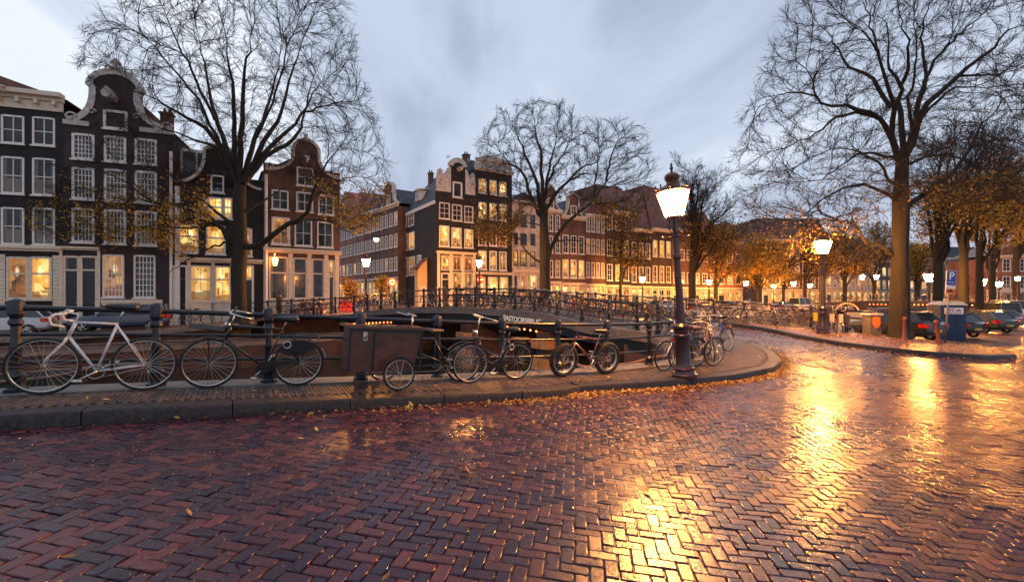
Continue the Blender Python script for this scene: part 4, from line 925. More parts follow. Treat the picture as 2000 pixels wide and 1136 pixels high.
# plastered lean-to against the side wall
ya = sidey(835); yb = ya+.9; mb = MB()
M['yellow_board'] = masonry('cream_boarding', (.62, .46, .25), (.66, .5, .28), (.4, .28, .15), .14, 9.0, var=.1)
r_lo, r_hi = sidez(ya, 524), sidez(ya, 512)
mb.box(-1.1, -.02, ya, yb, 0, r_lo-.5); lt_ = House.__new__(House)
shed = thing('lean_to_shed', h.root.location, h.root.rotation_euler.z, 'cream boarded lean-to with sloping tin roof against the dark corner house', 'shed')
mb.add([(-1.1, ya, r_lo-.5), (-.02, ya, r_lo-.5), (-.02, ya, r_hi+.3), (-1.1, ya, r_lo-.1), (-1.1, yb, r_lo-.5), (-.02, yb, r_lo-.5), (-.02, yb, r_hi+.3), (-1.1, yb, r_lo-.1)], [(0, 1, 2, 3), (4, 7, 6, 5), (0, 3, 7, 4), (1, 5, 6, 2)])
mb.build('wall', M['yellow_board'], shed)
mb = MB(); mb.add([(-1.6, ya-.4, r_lo-.2), (-.02, ya-.4, r_hi+.42), (-.02, yb+.15, r_hi+.42), (-1.6, yb+.15, r_lo-.2), (-1.6, ya-.4, r_lo-.1), (-.02, ya-.4, r_hi+.52), (-.02, yb+.15, r_hi+.52), (-1.6, yb+.15, r_lo-.1)], [(0, 1, 2, 3), (4, 7, 6, 5), (0, 4, 5, 1), (3, 2, 6, 7), (0, 3, 7, 4)]); mb.build('roof', M['brownroof'], shed)
mb = MB(); mb.box(-.9, -.1, ya-.05, ya-.001, 0, 2.3); mb.build('door', M['white'], shed)
# ---- the canal front right of the corner house
def band(px0, px1): return fp(px0), fp(px1)
h = House(*band(929.5, 1000), 'tall narrow black house with rosy ornate cornice and nine upper windows mostly lit', mat='black_brick', depth=11)
rows(h, [(934.5, 950), (956, 970), (975, 989)], [(349, 377, 3), (395, 427, 2), (440, 479, 1), (489.5, 526, 1)], ['lll', 'lll', 'ddd', 'lls'], nx=2, nz_=2, bar=.06)
rows(h, [(934, 948), (953, 972), (976, 992)], [(541, 590, 0)], ['lll'], nx=2, nz_=1, frame='cream')
zt = h.zc(h.W/2, 333); h.wall(zt); zc_ = h.zc(h.W/2, 306)
h.gable([(0, zt), (0, zc_-1.0), (.3, zc_-.4), (h.W/2-1, zc_), (h.W/2+1, zc_), (h.W-.3, zc_-.4), (h.W, zc_-1.0), (h.W, zt)], 'stone', .4, 'cornice_attic', y=-.05)
h.strip('cornice', -.1, h.W+.1, zt-.25, zt+.1, .35, 'stone'); h.strip('upper_cornice', -.1, h.W+.1, zc_-.75, zc_-.5, .3, 'stone')
scrolls(h, [(h.W*.3, zt+1, .35), (h.W*.5, zt+1.1, .4), (h.W*.7, zt+1, .35)])
mb = MB(); mb.add([(0, .4, zt), (h.W, .4, zt), (h.W, 1.6, zc_-.3), (0, 1.6, zc_-.3), (0, 11, zt), (h.W, 11, zt), (h.W, 9.5, zc_-.3), (0, 9.5, zc_-.3)], [(0, 1, 2, 3), (4, 7, 6, 5), (0, 3, 7, 4), (1, 5, 6, 2), (3, 2, 6, 7)]); mb.build('roof', M['slate'], h.root)
zg = h.zc(h.W/2, 535); h.strip('shopfront_cornice', 0, h.W, zg-.1, zg+.2, .3, 'cream')
h.chimney(.8, 4, zc_-.5, zc_+.9, .7)
h = House(*band(1000.5, 1054), 'whitewashed canal house behind the trunk of the middle tree', mat='white_brick')
rows(h, [(1003.5, 1011), (1016.5, 1028), (1036, 1045)], [(418, 441, 1.5), (455, 476, 1), (489, 517, 1)], ['ddd', 'ddd', 'lll'], nx=2, nz_=2, bar=.06, frame='darkpaint')
rows(h, [(1003, 1012), (1016, 1030), (1034, 1048)], [(537, 590, 0)], ['drl'], nx=1, nz_=1, frame='cream')
zt = h.zc(h.W/2, 394); h.wall(zt-.3); h.strip('cornice', 0, h.W, zt-.35, zt, .35, 'stone'); h.gable_roof(zt-.05, zt+1.2, 'slate', y0=.3)
zg = h.zc(h.W/2, 530); h.strip('shopfront_cornice', 0, h.W, zg-.1, zg+.2, .3, 'cream')
gen(*band(1054.5, 1096), 'brown house with small bell gable right behind the middle tree', 12.0, [3.9, 6.8, 9.4], 3, ['dds', 'ddd', 'ddd'], 'brown_brick', roof='neck', ridge=2.6, ground='lit', wz=2.0)
gen(*band(1096.5, 1143), 'brown house with three bright first floor windows above a cream shop', 11.6, [4.0, 7.0], 3, ['lll', 'ddd'], 'brown_brick', roof='neck', ridge=2.6, ground='lit', wz=2.2, ww=.7)
gen(*band(1143.5, 1182), 'dark brown house with glowing arched shop openings on the far quay', 12.2, [4.2, 7.2, 10], 4, ['ddds', 'sddd', 'dddd'], 'brown_brick', roof='gable', ridge=2, ground='lit', wz=1.9, roofmat='brownroof')
gen(*band(1182.5, 1231), 'black house with a wide dormer row and two lit windows on the far quay', 13.2, [4.0, 7.2, 10.6], 3, ['dld', 'dll', 'ddd'], 'black_brick', roof='mansard', ridge=3.6, ground='lit_soft', wz=2.1, roofmat='brownroof')
gen(*band(1231.5, 1272), 'black house with two rows of white framed windows and white doorway', 11.2, [3.9, 7.2], 3, ['ddd', 'ddd'], 'black_brick', roof='mansard', ridge=5.4, ground='lit', wz=2.1, roofmat='brownroof', nx=2, nz_=2)
gen(*band(1272.5, 1312), 'plum house with white pillared entrance just left of the leaning lamp post', 11.6, [4.0, 7.6], 3, ['dsd', 'lll'], 'plum_brick', roof='mansard', ridge=6.2, ground='dark', wz=2.3, roofmat='brownroof')
gen(*band(1312.5, 1352), 'plain brick house mostly hidden by the leaning lamp and half bare tree', 12, [4.0, 7.4], 3, ['dsd', 'ddd'], 'brown_brick', roof='gable', ridge=3, ground='lit', roofmat='brownroof')
gen(*band(1352.5, 1400), 'brick house with a few lit windows behind the half bare tree', 12, [4.0, 7.4], 3, ['lds', 'dsd'], 'brown_brick', roof='gable', ridge=3, ground='lit', roofmat='brownroof')
gen(*band(1400.5, 1450), 'brick house behind the left edge of the yellow tree', 11, [4.0, 7.4], 3, ['dld', 'ddd'], 'red_brick', roof='gable', ridge=3, ground='lit', roofmat='brownroof')
# far dark gabled house and its lit row
A, B = (49, 88), (64, 99)
gen((50.5, 92), (63.5, 92.5), 'dark roofed house rising above the trees left of the upright crowned lamp', 13.5, [3.8, 6.8, 9.8], 8, ['lsldslsl', 'sldslsds', 'dsdldsds'], 'brown_brick', roof='mansard', ridge=4.5, ground='lit', wz=2, depth=14)
gen((64, 92.8), (76, 95.5), 'pale house row with many lit tall windows behind the upright crowned lamp', 11.5, [3.8, 6.8], 8, ['lsllslsl', 'sldslsds'], 'white_brick', roof='mansard', ridge=3, ground='lit', wz=2.2, depth=14)
gen((78, 103), (100, 113), 'long brick row beyond the distant bridge left of the big right trunk', 10.5, [3.8, 6.8], 10, ['lsdlslsdsl', 'sddslsddds'], 'brown_brick', roof='mansard', ridge=3, ground='lit', wz=2, depth=14)
gen((104, 116), (122, 118), 'distant brick house with pale bands seen between the right hand trunks', 12, [3.8, 6.6, 9.4], 8, ['lsdlslsd', 'sddslsdd', 'dddddddd'], 'red_brick', roof='mansard', ridge=3, ground='lit', wz=2, depth=14)
gen((74.5, 71.5), (84, 68.5), 'red brick house with white windows at the end of the right hand street', 8.8, [3.6, 6.3], 6, ['dddddd', 'dddddd'], 'red_brick', roof='gable', ridge=2.6, ground='dark', wz=1.9, depth=10, roofmat='brownroof', gcol='white', ww=.6)
# hanging street lamp over the side street
x, y = at_px(735, 52); root = thing('hanging_lamp', (x, y, CAMZ+(575-467)/F*52), 0, 'round glowing lamp hanging on a wire over the side street', 'lamp')
mb = MB(); mb.sphere((0, 0, 0), .28, 12, 8); mb.build('globe', emis('hanging_lamp_glow', (1, .55, .12), 40), root, smooth=True)
mb = MB(); mb.lathe([(.3, .1), (.18, .3), (.05, .42)], 10); mb.tube([(-9, -2, 1.6), (0, 0, .42), (9, 3, 1.4)], .025, 5); mb.build('hood', M['iron'], root)
# ================= trees =================
def bark(name, c, lichen=.5):
    m, nt, b = newmat(name)
    t = nt.nodes.new('ShaderNodeTexCoord'); mp = nt.nodes.new('ShaderNodeMapping'); nt.links.new(t.outputs['Object'], mp.inputs[0]); mp.inputs['Scale'].default_value = (1, 1, .22)
    f = nz(nt, 9, 6, vec=mp.outputs[0], rough=.7); g = nz(nt, 1.2, 4)
    c0 = ramp(nt, f, [(.3, tuple(x*.4 for x in c)), (.7, tuple(x*1.6 for x in c))])
    nt.links.new(mixc(nt, mth(nt, 'MULTIPLY', g, lichen), c0, (.028, .03, .012)), b.inputs['Base Color']); b.inputs['Roughness'].default_value = .8
    bump(nt, b, f, .12, 1.0); return m
M['bark'] = bark('dark_elm_bark', (.015, .010, .008)); M['twig'] = plain('dark_twig_bark', (.014, .009, .009), .85, var=.3)
def leafmat(name, stops):
    m, nt, b = newmat(name); g = nt.nodes.new('ShaderNodeNewGeometry')
    c = ramp(nt, g.outputs['Random Per Island'], stops); nt.links.new(c, b.inputs['Base Color']); b.inputs['Roughness'].default_value = .55
    tr = nt.nodes.new('ShaderNodeBsdfTranslucent'); nt.links.new(c, tr.inputs[0]); mx = nt.nodes.new('ShaderNodeMixShader'); mx.inputs[0].default_value = .35
    nt.links.new(b.outputs[0], mx.inputs[1]); nt.links.new(tr.outputs[0], mx.inputs[2]); nt.links.new(mx.outputs[0], nt.nodes['Material Output'].inputs[0]); return m
M['leaf_brown'] = leafmat('bronze_autumn_leaves', [(0, (.06, .035, .010)), (.4, (.15, .085, .018)), (.8, (.29, .18, .03)), (1, (.42, .30, .06))])
M['leaf_gold'] = leafmat('golden_autumn_leaves', [(0, (.12, .08, .012)), (.4, (.30, .18, .02)), (.8, (.46, .30, .04)), (1, (.6, .42, .08))])
def nrm(a): return a/np.maximum(np.linalg.norm(a, axis=-1, keepdims=True), 1e-9)
def catmull(P, K):
    P = np.asarray(P, float); n = len(P); Q = np.vstack([2*P[0]-P[1], P, 2*P[-1]-P[-2]]); out = []
    for s in np.linspace(0, n-1-1e-6, K):
        i = int(s); t = s-i; a, b, c, d = Q[i], Q[i+1], Q[i+2], Q[i+3]
        out.append(.5*((2*b)+(-a+c)*t+(2*a-5*b+4*c-d)*t*t+(-a+3*b-3*c+d)*t**3))
    return np.array(out)
def tubes(P, Rr, n):
    """P (N,K,3), Rr (N,K) -> verts, quads"""
    N, K, _ = P.shape; T = np.empty_like(P); T[:, 1:-1] = P[:, 2:]-P[:, :-2]; T[:, 0] = P[:, 1]-P[:, 0]; T[:, -1] = P[:, -1]-P[:, -2]; T = nrm(T)
    ref = np.where(np.abs(T[:, :1, 2:3]) < .9, np.array([[[0, 0, 1.]]]), np.array([[[1., 0, 0]]])); ref = np.broadcast_to(ref, P.shape)
    U = nrm(np.cross(T, ref)); W = np.cross(T, U); a = 2*np.pi*np.arange(n)/n
    V = P[:, :, None]+(U[:, :, None]*np.cos(a)[None, None, :, None]+W[:, :, None]*np.sin(a)[None, None, :, None])*Rr[:, :, None, None]
    i = np.arange(N)[:, None, None]*K*n; k = np.arange(K-1)[None, :, None]*n; j = np.arange(n)[None, None]; j2 = (j+1) % n
    Q = np.stack([i+k+j, i+k+j2, i+k+n+j2, i+k+n+j], -1).reshape(-1, 4)
    return V.reshape(-1, 3), Q
class Batch:
    def __init__(s): s.V = []; s.Q = []; s.n = 0
    def add(s, V, Q): s.V.append(V); s.Q.append(Q+s.n); s.n += len(V)
    def obj(s, name, mat, parent, smooth=True): return np_mesh(name, np.concatenate(s.V), np.concatenate(s.Q), mat, parent, smooth)
def spawn(P, Rr, nc, L, ang, t0=.2, t1=1.0, K=5, up=.10, out=0.0, wob=.12, rg=None, cen=None, rk=.5, rmin=.007, taper=.35):
    """nc children on each parent; returns arrays of child centre lines and radii"""
    rg = rg or rng; N, Kp, _ = P.shape; M_ = N*nc
    t = np.tile(t0+(t1-t0)*(np.arange(nc)+.5)/nc, (N, 1)).ravel()+rg.uniform(-.5, .5, M_)*(t1-t0)/nc; t = np.clip(t, 0, .999)
    pi = np.repeat(np.arange(N), nc); s = t*(Kp-1); i = s.astype(int); f = (s-i)[:, None]
    base = P[pi, i]*(1-f)+P[pi, i+1]*f; tan = nrm(P[pi, i+1]-P[pi, i]); rb = Rr[pi, i]*(1-f[:, 0])+Rr[pi, i+1]*f[:, 0]
    rv = rg.normal(0, 1, (M_, 3)); perp = nrm(rv-tan*(rv*tan).sum(1, keepdims=True))
    if cen is not None:
        o = base-cen; o[:, 2] *= .4; o = nrm(o); o = o-tan*(o*tan).sum(1, keepdims=True); perp = nrm(perp+o*.7)
    A = np.radians(ang)*rg.uniform(.7, 1.3, M_)[:, None]; d = nrm(tan*np.cos(A)+perp*np.sin(A))
    plen = np.linalg.norm(P[:, -1]-P[:, 0], axis=1)[pi]
    Lc = L*rg.uniform(.6, 1.25, M_)*(1-.45*t) if L > 0 else plen*(-L)*rg.uniform(.6, 1.2, M_)*(1-.35*t)
    C = np.empty((M_, K, 3)); C[:, 0] = base; step = (Lc/(K-1))[:, None]
    upv = np.array([0, 0, 1.])
    for k in range(1, K):
        C[:, k] = C[:, k-1]+d*step; d = nrm(d+upv*up+rg.normal(0, wob, (M_, 3)))
    r0 = np.maximum(rb*rk*rg.uniform(.7, 1.1, M_), rmin*1.1); r0 = np.minimum(r0, np.maximum(Lc*.013, rmin*1.1))
    RR = np.maximum(r0[:, None]*np.linspace(1, taper, K)[None], rmin); return C, RR
def leaves(P, n, size, keep, rg, spread=.15):
    pts = P.reshape(-1, 3); pts = pts[keep(pts)]
    if len(pts) == 0: return None
    c = pts[rg.integers(0, len(pts), n)]+rg.normal(0, spread, (n, 3)); c[:, 2] -= .05
    a = nrm(rg.normal(0, 1, (n, 3))); b = nrm(np.cross(a, rg.normal(0, 1, (n, 3)))); s = size*rg.uniform(.6, 1.3, (n, 1))
    V = np.stack([c-a*s, c-b*s*.55+a*s*.1, c+a*s, c+b*s*.55+a*s*.1], 1).reshape(-1, 3); Q = np.arange(n*4).reshape(-1, 4); return V, Q
LIMBCUT = .86
def colonize(S, D0, A, step, infl, kill, iters, rg, keep=.75, up=.04):
    """space colonization from start points S (with directions D0) towards the attractors A -> nodes, parents"""
    from mathutils.kdtree import KDTree
    pos = [np.array(p) for p in S]; dr = [np.array(d) for d in D0]; par = [-1]*len(S); A = A.copy()
    nch = {}; S0 = np.min(np.array(S), 0)*0+np.array(S)[np.argmin(np.array(S)[:, 2])]; od = [(p-S0)/max(np.linalg.norm(p-S0), 1e-6) for p in pos]
    for it in range(iters):
        kd = KDTree(len(pos))
        for i, p in enumerate(pos): kd.insert(p, i)
        kd.balance(); acc = {}; alive = np.ones(len(A), bool)
        for k, a in enumerate(A):
            c, i, d = kd.find(a)
            if d < kill: alive[k] = False
            elif d < infl: acc.setdefault(i, []).append((a-pos[i])/d)
        if not acc: break
        grown = 0
        for i, v in acc.items():
            nch[i] = nch.get(i, 0)+1
            if nch[i] > 3: continue
            s = np.sum(v, 0); s = s/max(np.linalg.norm(s), 1e-6); s = s+keep*dr[i]+.35*od[i]+rg.normal(0, .05, 3); s[2] += up; s /= np.linalg.norm(s)
            q = pos[i]+s*step
            od.append((q-S0)/max(np.linalg.norm(q-S0), 1e-6)); pos.append(q); dr.append(s); par.append(i); grown += 1
        A = A[alive]
        if len(A) < 8 or not grown: break
    return np.array(pos), np.array(dr), np.array(par)
def edge_arrays(pos, par, n0, rtip, ex=2.3, rmax=.2):
    n = len(pos); acc = np.zeros(n); leaf = np.ones(n, bool)
    leaf[par[n0:]] = False
    for i in range(n-1, n0-1, -1):
        if acc[i] == 0: acc[i] = rtip**ex
        acc[par[i]] += acc[i]
    r = np.minimum(acc**(1/ex), rmax); idx = np.arange(n0, n); pr = par[idx]
    P_ = np.stack([pos[pr], pos[idx]], 1); ra = np.where(pr < n0, r[idx]*1.05, np.minimum(r[pr], r[idx]*1.35)); return P_, np.stack([ra, r[idx]], 1), r
def hero_tree(px0, Y, trunk, limbs, label, trunk_r, lv, leafn=0, leafkeep=None, leafsize=.07, leafmat_='leaf_brown', seed=1, base=0, rmin=.008, group=None, cenpy=200, drift=4.0, extra=None, flare=1.6, name='bare_elm_tree', crown=None):
    rg = np.random.default_rng(seed); X0 = (px0-1000)/F*Y; z0 = G(X0, Y)+base
    root = thing(name, (X0, Y, z0), 0, label, 'tree', group); o = np.array([X0, Y, z0])
    def W(px, py, y): return np.array([(px-1000)/F*y, y, CAMZ-(py-HOR)/F*y])-o
    B1 = Batch(); tp = catmull([np.array([0, 0, -.3]), np.array([0, 0, .35])*1.0]+[W(x, y, Y) for x, y in trunk], 22)
    tr = np.interp(np.linspace(0, 1, 22), [0, .04, .14, .5, 1], [trunk_r*flare*1.15, trunk_r*flare, trunk_r*1.08, trunk_r*.95, trunk_r*.72])
    V, Q = tubes(tp[None], tr[None], 16); V = V+np.stack([np.sin(V[:, 2]*1.7+V[:, 1]*3)*.04, np.cos(V[:, 2]*1.3+V[:, 0]*5)*.04, 0*V[:, 2]], 1)*trunk_r*1.6; B1.add(V, Q)
    cen = W(px0, cenpy, Y); LP, LR = [], []
    for li, (pts, r0) in enumerate(limbs):
        yd = rg.uniform(-1, 1)*drift; yd = yd if abs(yd) > .25*drift else math.copysign(.4*drift, yd)
        n = len(pts); s = np.linspace(0, 1, n); P_ = [W(x, y, Y+yd*(t**1.2)) for (x, y), t in zip(pts, s)]; C = catmull(P_, 60); Lc_ = np.linspace(0, 59*LIMBCUT, 14).astype(int); C = C[Lc_]
        C[1:-1] += rg.normal(0, .05, (12, 3)); LP.append(C); LR.append(np.maximum(r0*.66*np.linspace(1, .0, 14)**.85, .018))
    LP, LR = np.array(LP), np.array(LR); V, Q = tubes(LP, LR, 8); B1.add(V, Q)
    B1.obj('trunk', M['bark'], root)
    B2 = Batch(); P_, R_ = LP, LR; allP = [LP]
    if crown:
        poly, (cx, cy, rx, ry), dep, nA, step = crown; pa_ = np.array(poly); pts = []
        while len(pts) < nA:
            q = np.stack([rg.uniform(pa_[:, 0].min(), pa_[:, 0].max(), 4000), rg.uniform(pa_[:, 1].min(), pa_[:, 1].max(), 4000)], 1); q = q[inpoly(q, poly)]
            rho = ((q[:, 0]-cx)/rx)**2+((q[:, 1]-cy)/ry)**2; hd_ = dep*np.sqrt(np.maximum(.12, 1-rho)); yd = rg.uniform(-1, 1, len(q))*hd_
            pts += [W(a, b, Y+c) for (a, b), c in zip(q, yd)]
        A = np.array(pts[:nA]); S = LP[:, 2:].reshape(-1, 3); T_ = nrm(np.gradient(LP, axis=1))[:, 2:].reshape(-1, 3)
        pos, dr, par = colonize(S, T_, A, step, step*7, step*1.5, 70, rg)
        EP, ER, rr = edge_arrays(pos, par, len(S), rmin*1.25, rmax=trunk_r*.22); V, Q = tubes(EP, ER, 4); B2.add(V, Q); print(name, px0, 'nodes', len(pos))
        n0 = len(S); idx = np.arange(n0, len(pos)); thin = rr[idx] < .05; E2 = EP[thin]; R2 = ER[thin]
        C, RR = spawn(E2, R2, 3, step*1.9, 24, t0=0.0, t1=1.0, K=4, up=.03, rg=rg, rmin=rmin*.85, wob=.05, rk=.7); V, Q = tubes(C, RR, 3); B2.add(V, Q)
        C2, RR2 = spawn(C, RR, 2, step*1.0, 26, t0=.2, K=3, up=.02, rg=rg, rmin=rmin*.7, wob=.08, rk=.8); V, Q = tubes(C2, RR2, 3); B2.add(V, Q); allP = [C, C2]; lv = []
    for q, (nc, L, ang, K, n, up, t0, wb_) in enumerate(lv):
        C, RR = spawn(P_, R_, nc, L, ang, t0=t0, K=K, up=up, rg=rg, cen=cen if q < 2 else None, rmin=rmin, wob=wb_); V, Q = tubes(C, RR, n); B2.add(V, Q)
        allP.append(C); P_, R_ = C, RR
    br = B2.obj('branches', M['twig'], root, smooth=True)
    if leafn:
        pts = np.concatenate([a.reshape(-1, 3) for a in allP[-2:]])
        r_ = leaves(pts, leafn, leafsize, lambda p: leafkeep(p, o), rg)
        if r_: lo = np_mesh('leaves', r_[0], r_[1], M[leafmat_], root)
    return root
LV = [(13, -.42, 30, 8, 5, .035, .15, .05), (9, -.50, 28, 6, 4, .02, .12, .05), (7, -.55, 27, 4, 3, .01, .12, .05), (3, -.60, 27, 3, 3, .0, .15, .04)]
def pykeep(y0, y1, soft, x0=-9e9, x1=9e9):
    def f(p, o):
        q = p+o; py = HOR-(q[:, 2]-CAMZ)/q[:, 1]*F; pr = np.clip((py-y0)/soft, 0, 1)*np.clip((y1-py)/20, 0, 1)
        px = 1000+q[:, 0]/q[:, 1]*F
        return (rng.uniform(0, 1, len(py)) < pr**1.5) & (px > x0) & (px < x1)
    return f
A_trunk = [(466, 590), (467, 520), (470, 450), (468, 400), (468, 362)]
A_limbs = [
 ([(468, 365), (452, 332), (430, 285), (405, 255), (372, 235), (335, 212), (290, 185), (240, 155), (190, 120)], .30),
 ([(466, 360), (445, 300), (425, 240), (412, 190), (400, 120), (385, 60), (370, -30)], .30),
 ([(467, 358), (457, 290), (458, 230), (455, 170), (445, 120), (438, 60), (425, -50)], .28),
 ([(470, 358), (470, 290), (472, 210), (479, 135), (493, 70), (510, -40)], .32),
 ([(473, 358), (490, 300), (506, 250), (522, 205), (537, 150), (550, 90), (560, -10)], .28),
 ([(475, 356), (500, 310), (522, 268), (548, 225), (562, 170), (582, 110), (600, 60), (620, 20)], .28),
 ([(476, 358), (508, 305), (545, 272), (572, 248), (594, 215), (605, 175), (622, 130), (648, 90)], .26),
 ([(480, 350), (527, 300), (565, 280), (584, 256), (592, 222), (612, 180), (650, 144), (695, 125)], .24),
 ([(474, 478), (500, 478), (531, 464), (567, 436), (598, 418), (611, 374), (632, 335), (652, 293), (690, 262), (740, 245)], .32),
 ([(600, 415), (625, 375), (660, 352), (700, 345), (750, 352)], .12),
 ([(567, 437), (605, 430), (652, 437), (690, 460), (715, 490)], .10),
 ([(462, 480), (441, 462), (423, 437), (391, 412), (353, 404), (310, 398), (255, 385), (200, 366), (140, 345)], .28),
 ([(458, 470), (434, 445), (370, 402), (320, 398), (280, 385), (240, 352), (190, 330), (130, 325), (70, 335)], .2),
 ([(460, 440), (425, 415), (385, 388), (345, 352), (300, 320), (240, 300), (170, 292)], .17),
 ([(455, 330), (425, 292), (392, 276), (350, 262), (300, 245), (250, 232), (190, 228)], .15),
 ([(455, 476), (420, 478), (370, 508), (335, 530), (300, 545)], .12),
 ([(420, 440), (360, 445), (280, 440), (190, 455), (110, 450), (40, 470)], .12),
 ([(474, 420), (510, 395), (545, 372), (590, 352), (640, 350)], .13),
 ([(430, 285), (395, 215), (350, 150), (300, 90), (240, 45), (190, 20)], .16),
 ([(420, 235), (385, 160), (350, 90), (320, 20), (300, -40)], .15),
 ([(500, 270), (540, 180), (560, 100), (590, 30), (610, -20)], .12),
 ([(592, 222), (640, 205), (690, 200), (735, 215)], .10)]
tA = hero_tree(466, 27.6, A_trunk, A_limbs, 'huge bare elm on the far quay in front of the left canal houses', .43, LV, 7000, pykeep(325, 530, 100), .085, 'leaf_gold', seed=3, drift=4.5, crown=([(150, 100), (165, 50), (235, 10), (270, -70), (640, -70), (690, 60), (700, 130), (735, 220), (765, 330), (735, 440), (690, 450), (620, 400), (560, 330), (510, 330), (480, 300), (420, 330), (400, 430), (330, 480), (200, 480), (70, 450), (60, 330), (130, 280), (230, 240), (190, 190), (150, 140)], (455, 200, 330, 330), 5.5, 4300, .43))
D_trunk = [(1756, 620), (1757, 560), (1758, 500), (1759, 430), (1760, 370), (1762, 310)]
D_limbs = [
 ([(1768, 410), (1800, 380), (1842, 350), (1876, 312), (1897, 287), (1910, 245), (1939, 224), (1965, 182), (1990, 120)], .20),
 ([(1895, 290), (1944, 274), (2000, 279), (2060, 295)], .10),
 ([(1768, 318), (1785, 315), (1813, 304), (1863, 304), (1918, 330), (1955, 352), (2000, 395)], .12),
 ([(1775, 265), (1796, 240), (1820, 208), (1859, 176), (1906, 172), (2000, 165), (2060, 160)], .13),
 ([(1770, 300), (1796, 236), (1817, 194), (1876, 148), (1927, 101), (1969, 63), (2005, 32), (2060, -20)], .22),
 ([(1766, 310), (1787, 250), (1797, 194), (1813, 143), (1842, 101), (1868, 55), (1890, -30)], .21),
 ([(1797, 195), (1803, 127), (1801, 63), (1817, 0), (1825, -60)], .13),
 ([(1764, 312), (1760, 211), (1756, 165), (1734, 114), (1734, 63), (1712, -30)], .19),
 ([(1757, 165), (1775, 127), (1771, 84), (1758, 34), (1750, -40)], .12),
 ([(1760, 312), (1744, 255), (1742, 203), (1733, 169), (1716, 110), (1690, 63), (1657, 42), (1600, 10)], .19),
 ([(1740, 210), (1707, 160), (1673, 135), (1644, 118), (1627, 80), (1602, 51), (1560, 20)], .14),
 ([(1760, 330), (1741, 270), (1716, 232), (1682, 215), (1635, 207), (1597, 190), (1580, 148), (1547, 114), (1500, 90)], .19),
 ([(1716, 232), (1673, 220), (1631, 234), (1602, 258), (1559, 279), (1520, 292), (1470, 320)], .12),
 ([(1758, 312), (1737, 304), (1690, 300), (1657, 312), (1623, 338), (1589, 352), (1540, 370)], .11),
 ([(1752, 360), (1735, 348), (1724, 325), (1690, 300), (1648, 288), (1602, 300), (1550, 330), (1500, 370)], .11),
 ([(1752, 395), (1737, 384), (1694, 359), (1657, 367), (1610, 388), (1580, 414), (1547, 426), (1500, 420)], .13),
 ([(1748, 500), (1720, 484), (1692, 472), (1669, 445), (1646, 434), (1614, 428), (1586, 440), (1558, 470)], .17),
 ([(1646, 434), (1600, 415), (1540, 430), (1490, 450)], .07),
 ([(1800, 380), (1842, 372), (1890, 395), (1940, 380), (2000, 400)], .10),
 ([(1597, 190), (1550, 180), (1500, 200), (1460, 230)], .07), ([(1716, 110), (1700, 50), (1690, 0), (1670, -40)], .08), ([(1876, 148), (1930, 150), (1990, 130), (2050, 100)], .09),
 ([(1842, 101), (1880, 60), (1930, 20), (1960, -30)], .09), ([(1782, 255), (1778, 190), (1790, 120), (1785, 40), (1790, -30)], .12)]
tD = hero_tree(1756, 19.6, D_trunk, D_limbs, 'great bare elm with a thick straight trunk before the dark parked hatchback', .34, LV, 2600, pykeep(280, 600, 160), .055, 'leaf_brown', seed=5, base=.1, drift=3.2, rmin=.006, cenpy=260, flare=1.5, crown=([(1430, 300), (1455, 210), (1500, 120), (1535, 20), (1560, -90), (2110, -90), (2110, 400), (1950, 410), (1850, 430), (1800, 400), (1740, 410), (1700, 440), (1640, 470), (1560, 500), (1480, 470), (1435, 400)], (1770, 220, 370, 330), 4.2, 4300, .33))
B_trunk = [(1065, 560), (1064, 500), (1063, 450), (1061, 425)]
B_limbs = [
 ([(1061, 425), (1050, 410), (1034, 380), (1024, 340), (997, 318), (967, 290), (935, 284)], .38),
 ([(1060, 420), (1052, 385), (1047, 347), (1027, 307), (1014, 274), (994, 247), (972, 228)], .34),
 ([(1061, 420), (1059, 380), (1057, 330), (1057, 297), (1047, 264), (1042, 225), (1036, 205)], .34),
 ([(1063, 420), (1064, 380), (1070, 340), (1078, 307), (1087, 264), (1088, 215)], .30),
 ([(1068, 360), (1082, 330), (1097, 307), (1114, 264), (1120, 220)], .22),
 ([(1065, 425), (1068, 405), (1087, 378), (1114, 350), (1141, 327), (1167, 314), (1186, 282), (1198, 255)], .32),
 ([(1114, 350), (1141, 340), (1174, 342), (1200, 350)], .16),
 ([(1066, 520), (1074, 488), (1100, 444), (1127, 417), (1151, 399), (1167, 377), (1184, 354), (1208, 330), (1236, 305), (1262, 290)], .34),
 ([(1148, 401), (1194, 396), (1230, 412), (1262, 432)], .15),
 ([(1172, 370), (1205, 362), (1240, 355), (1275, 350)], .13),
 ([(1184, 354), (1191, 314), (1208, 272), (1218, 245)], .18),
 ([(1160, 385), (1165, 340), (1170, 290), (1168, 250)], .14),
 ([(1064, 520), (1034, 498), (1014, 468), (994, 454), (967, 451), (938, 458)], .2),
 ([(1058, 420), (1044, 402), (1027, 381), (1000, 370), (970, 378)], .16),
 ([(1066, 440), (1050, 440), (1010, 430), (970, 420), (940, 425)], .12), ([(1080, 470), (1120, 470), (1160, 480), (1190, 500)], .14)]
LVB = [(11, -.46, 31, 8, 4, .05, .2, .05), (9, -.50, 28, 6, 3, .03, .15, .05), (7, -.55, 27, 4, 3, .01, .12, .05), (3, -.6, 27, 3, 3, .01, .15, .04)]
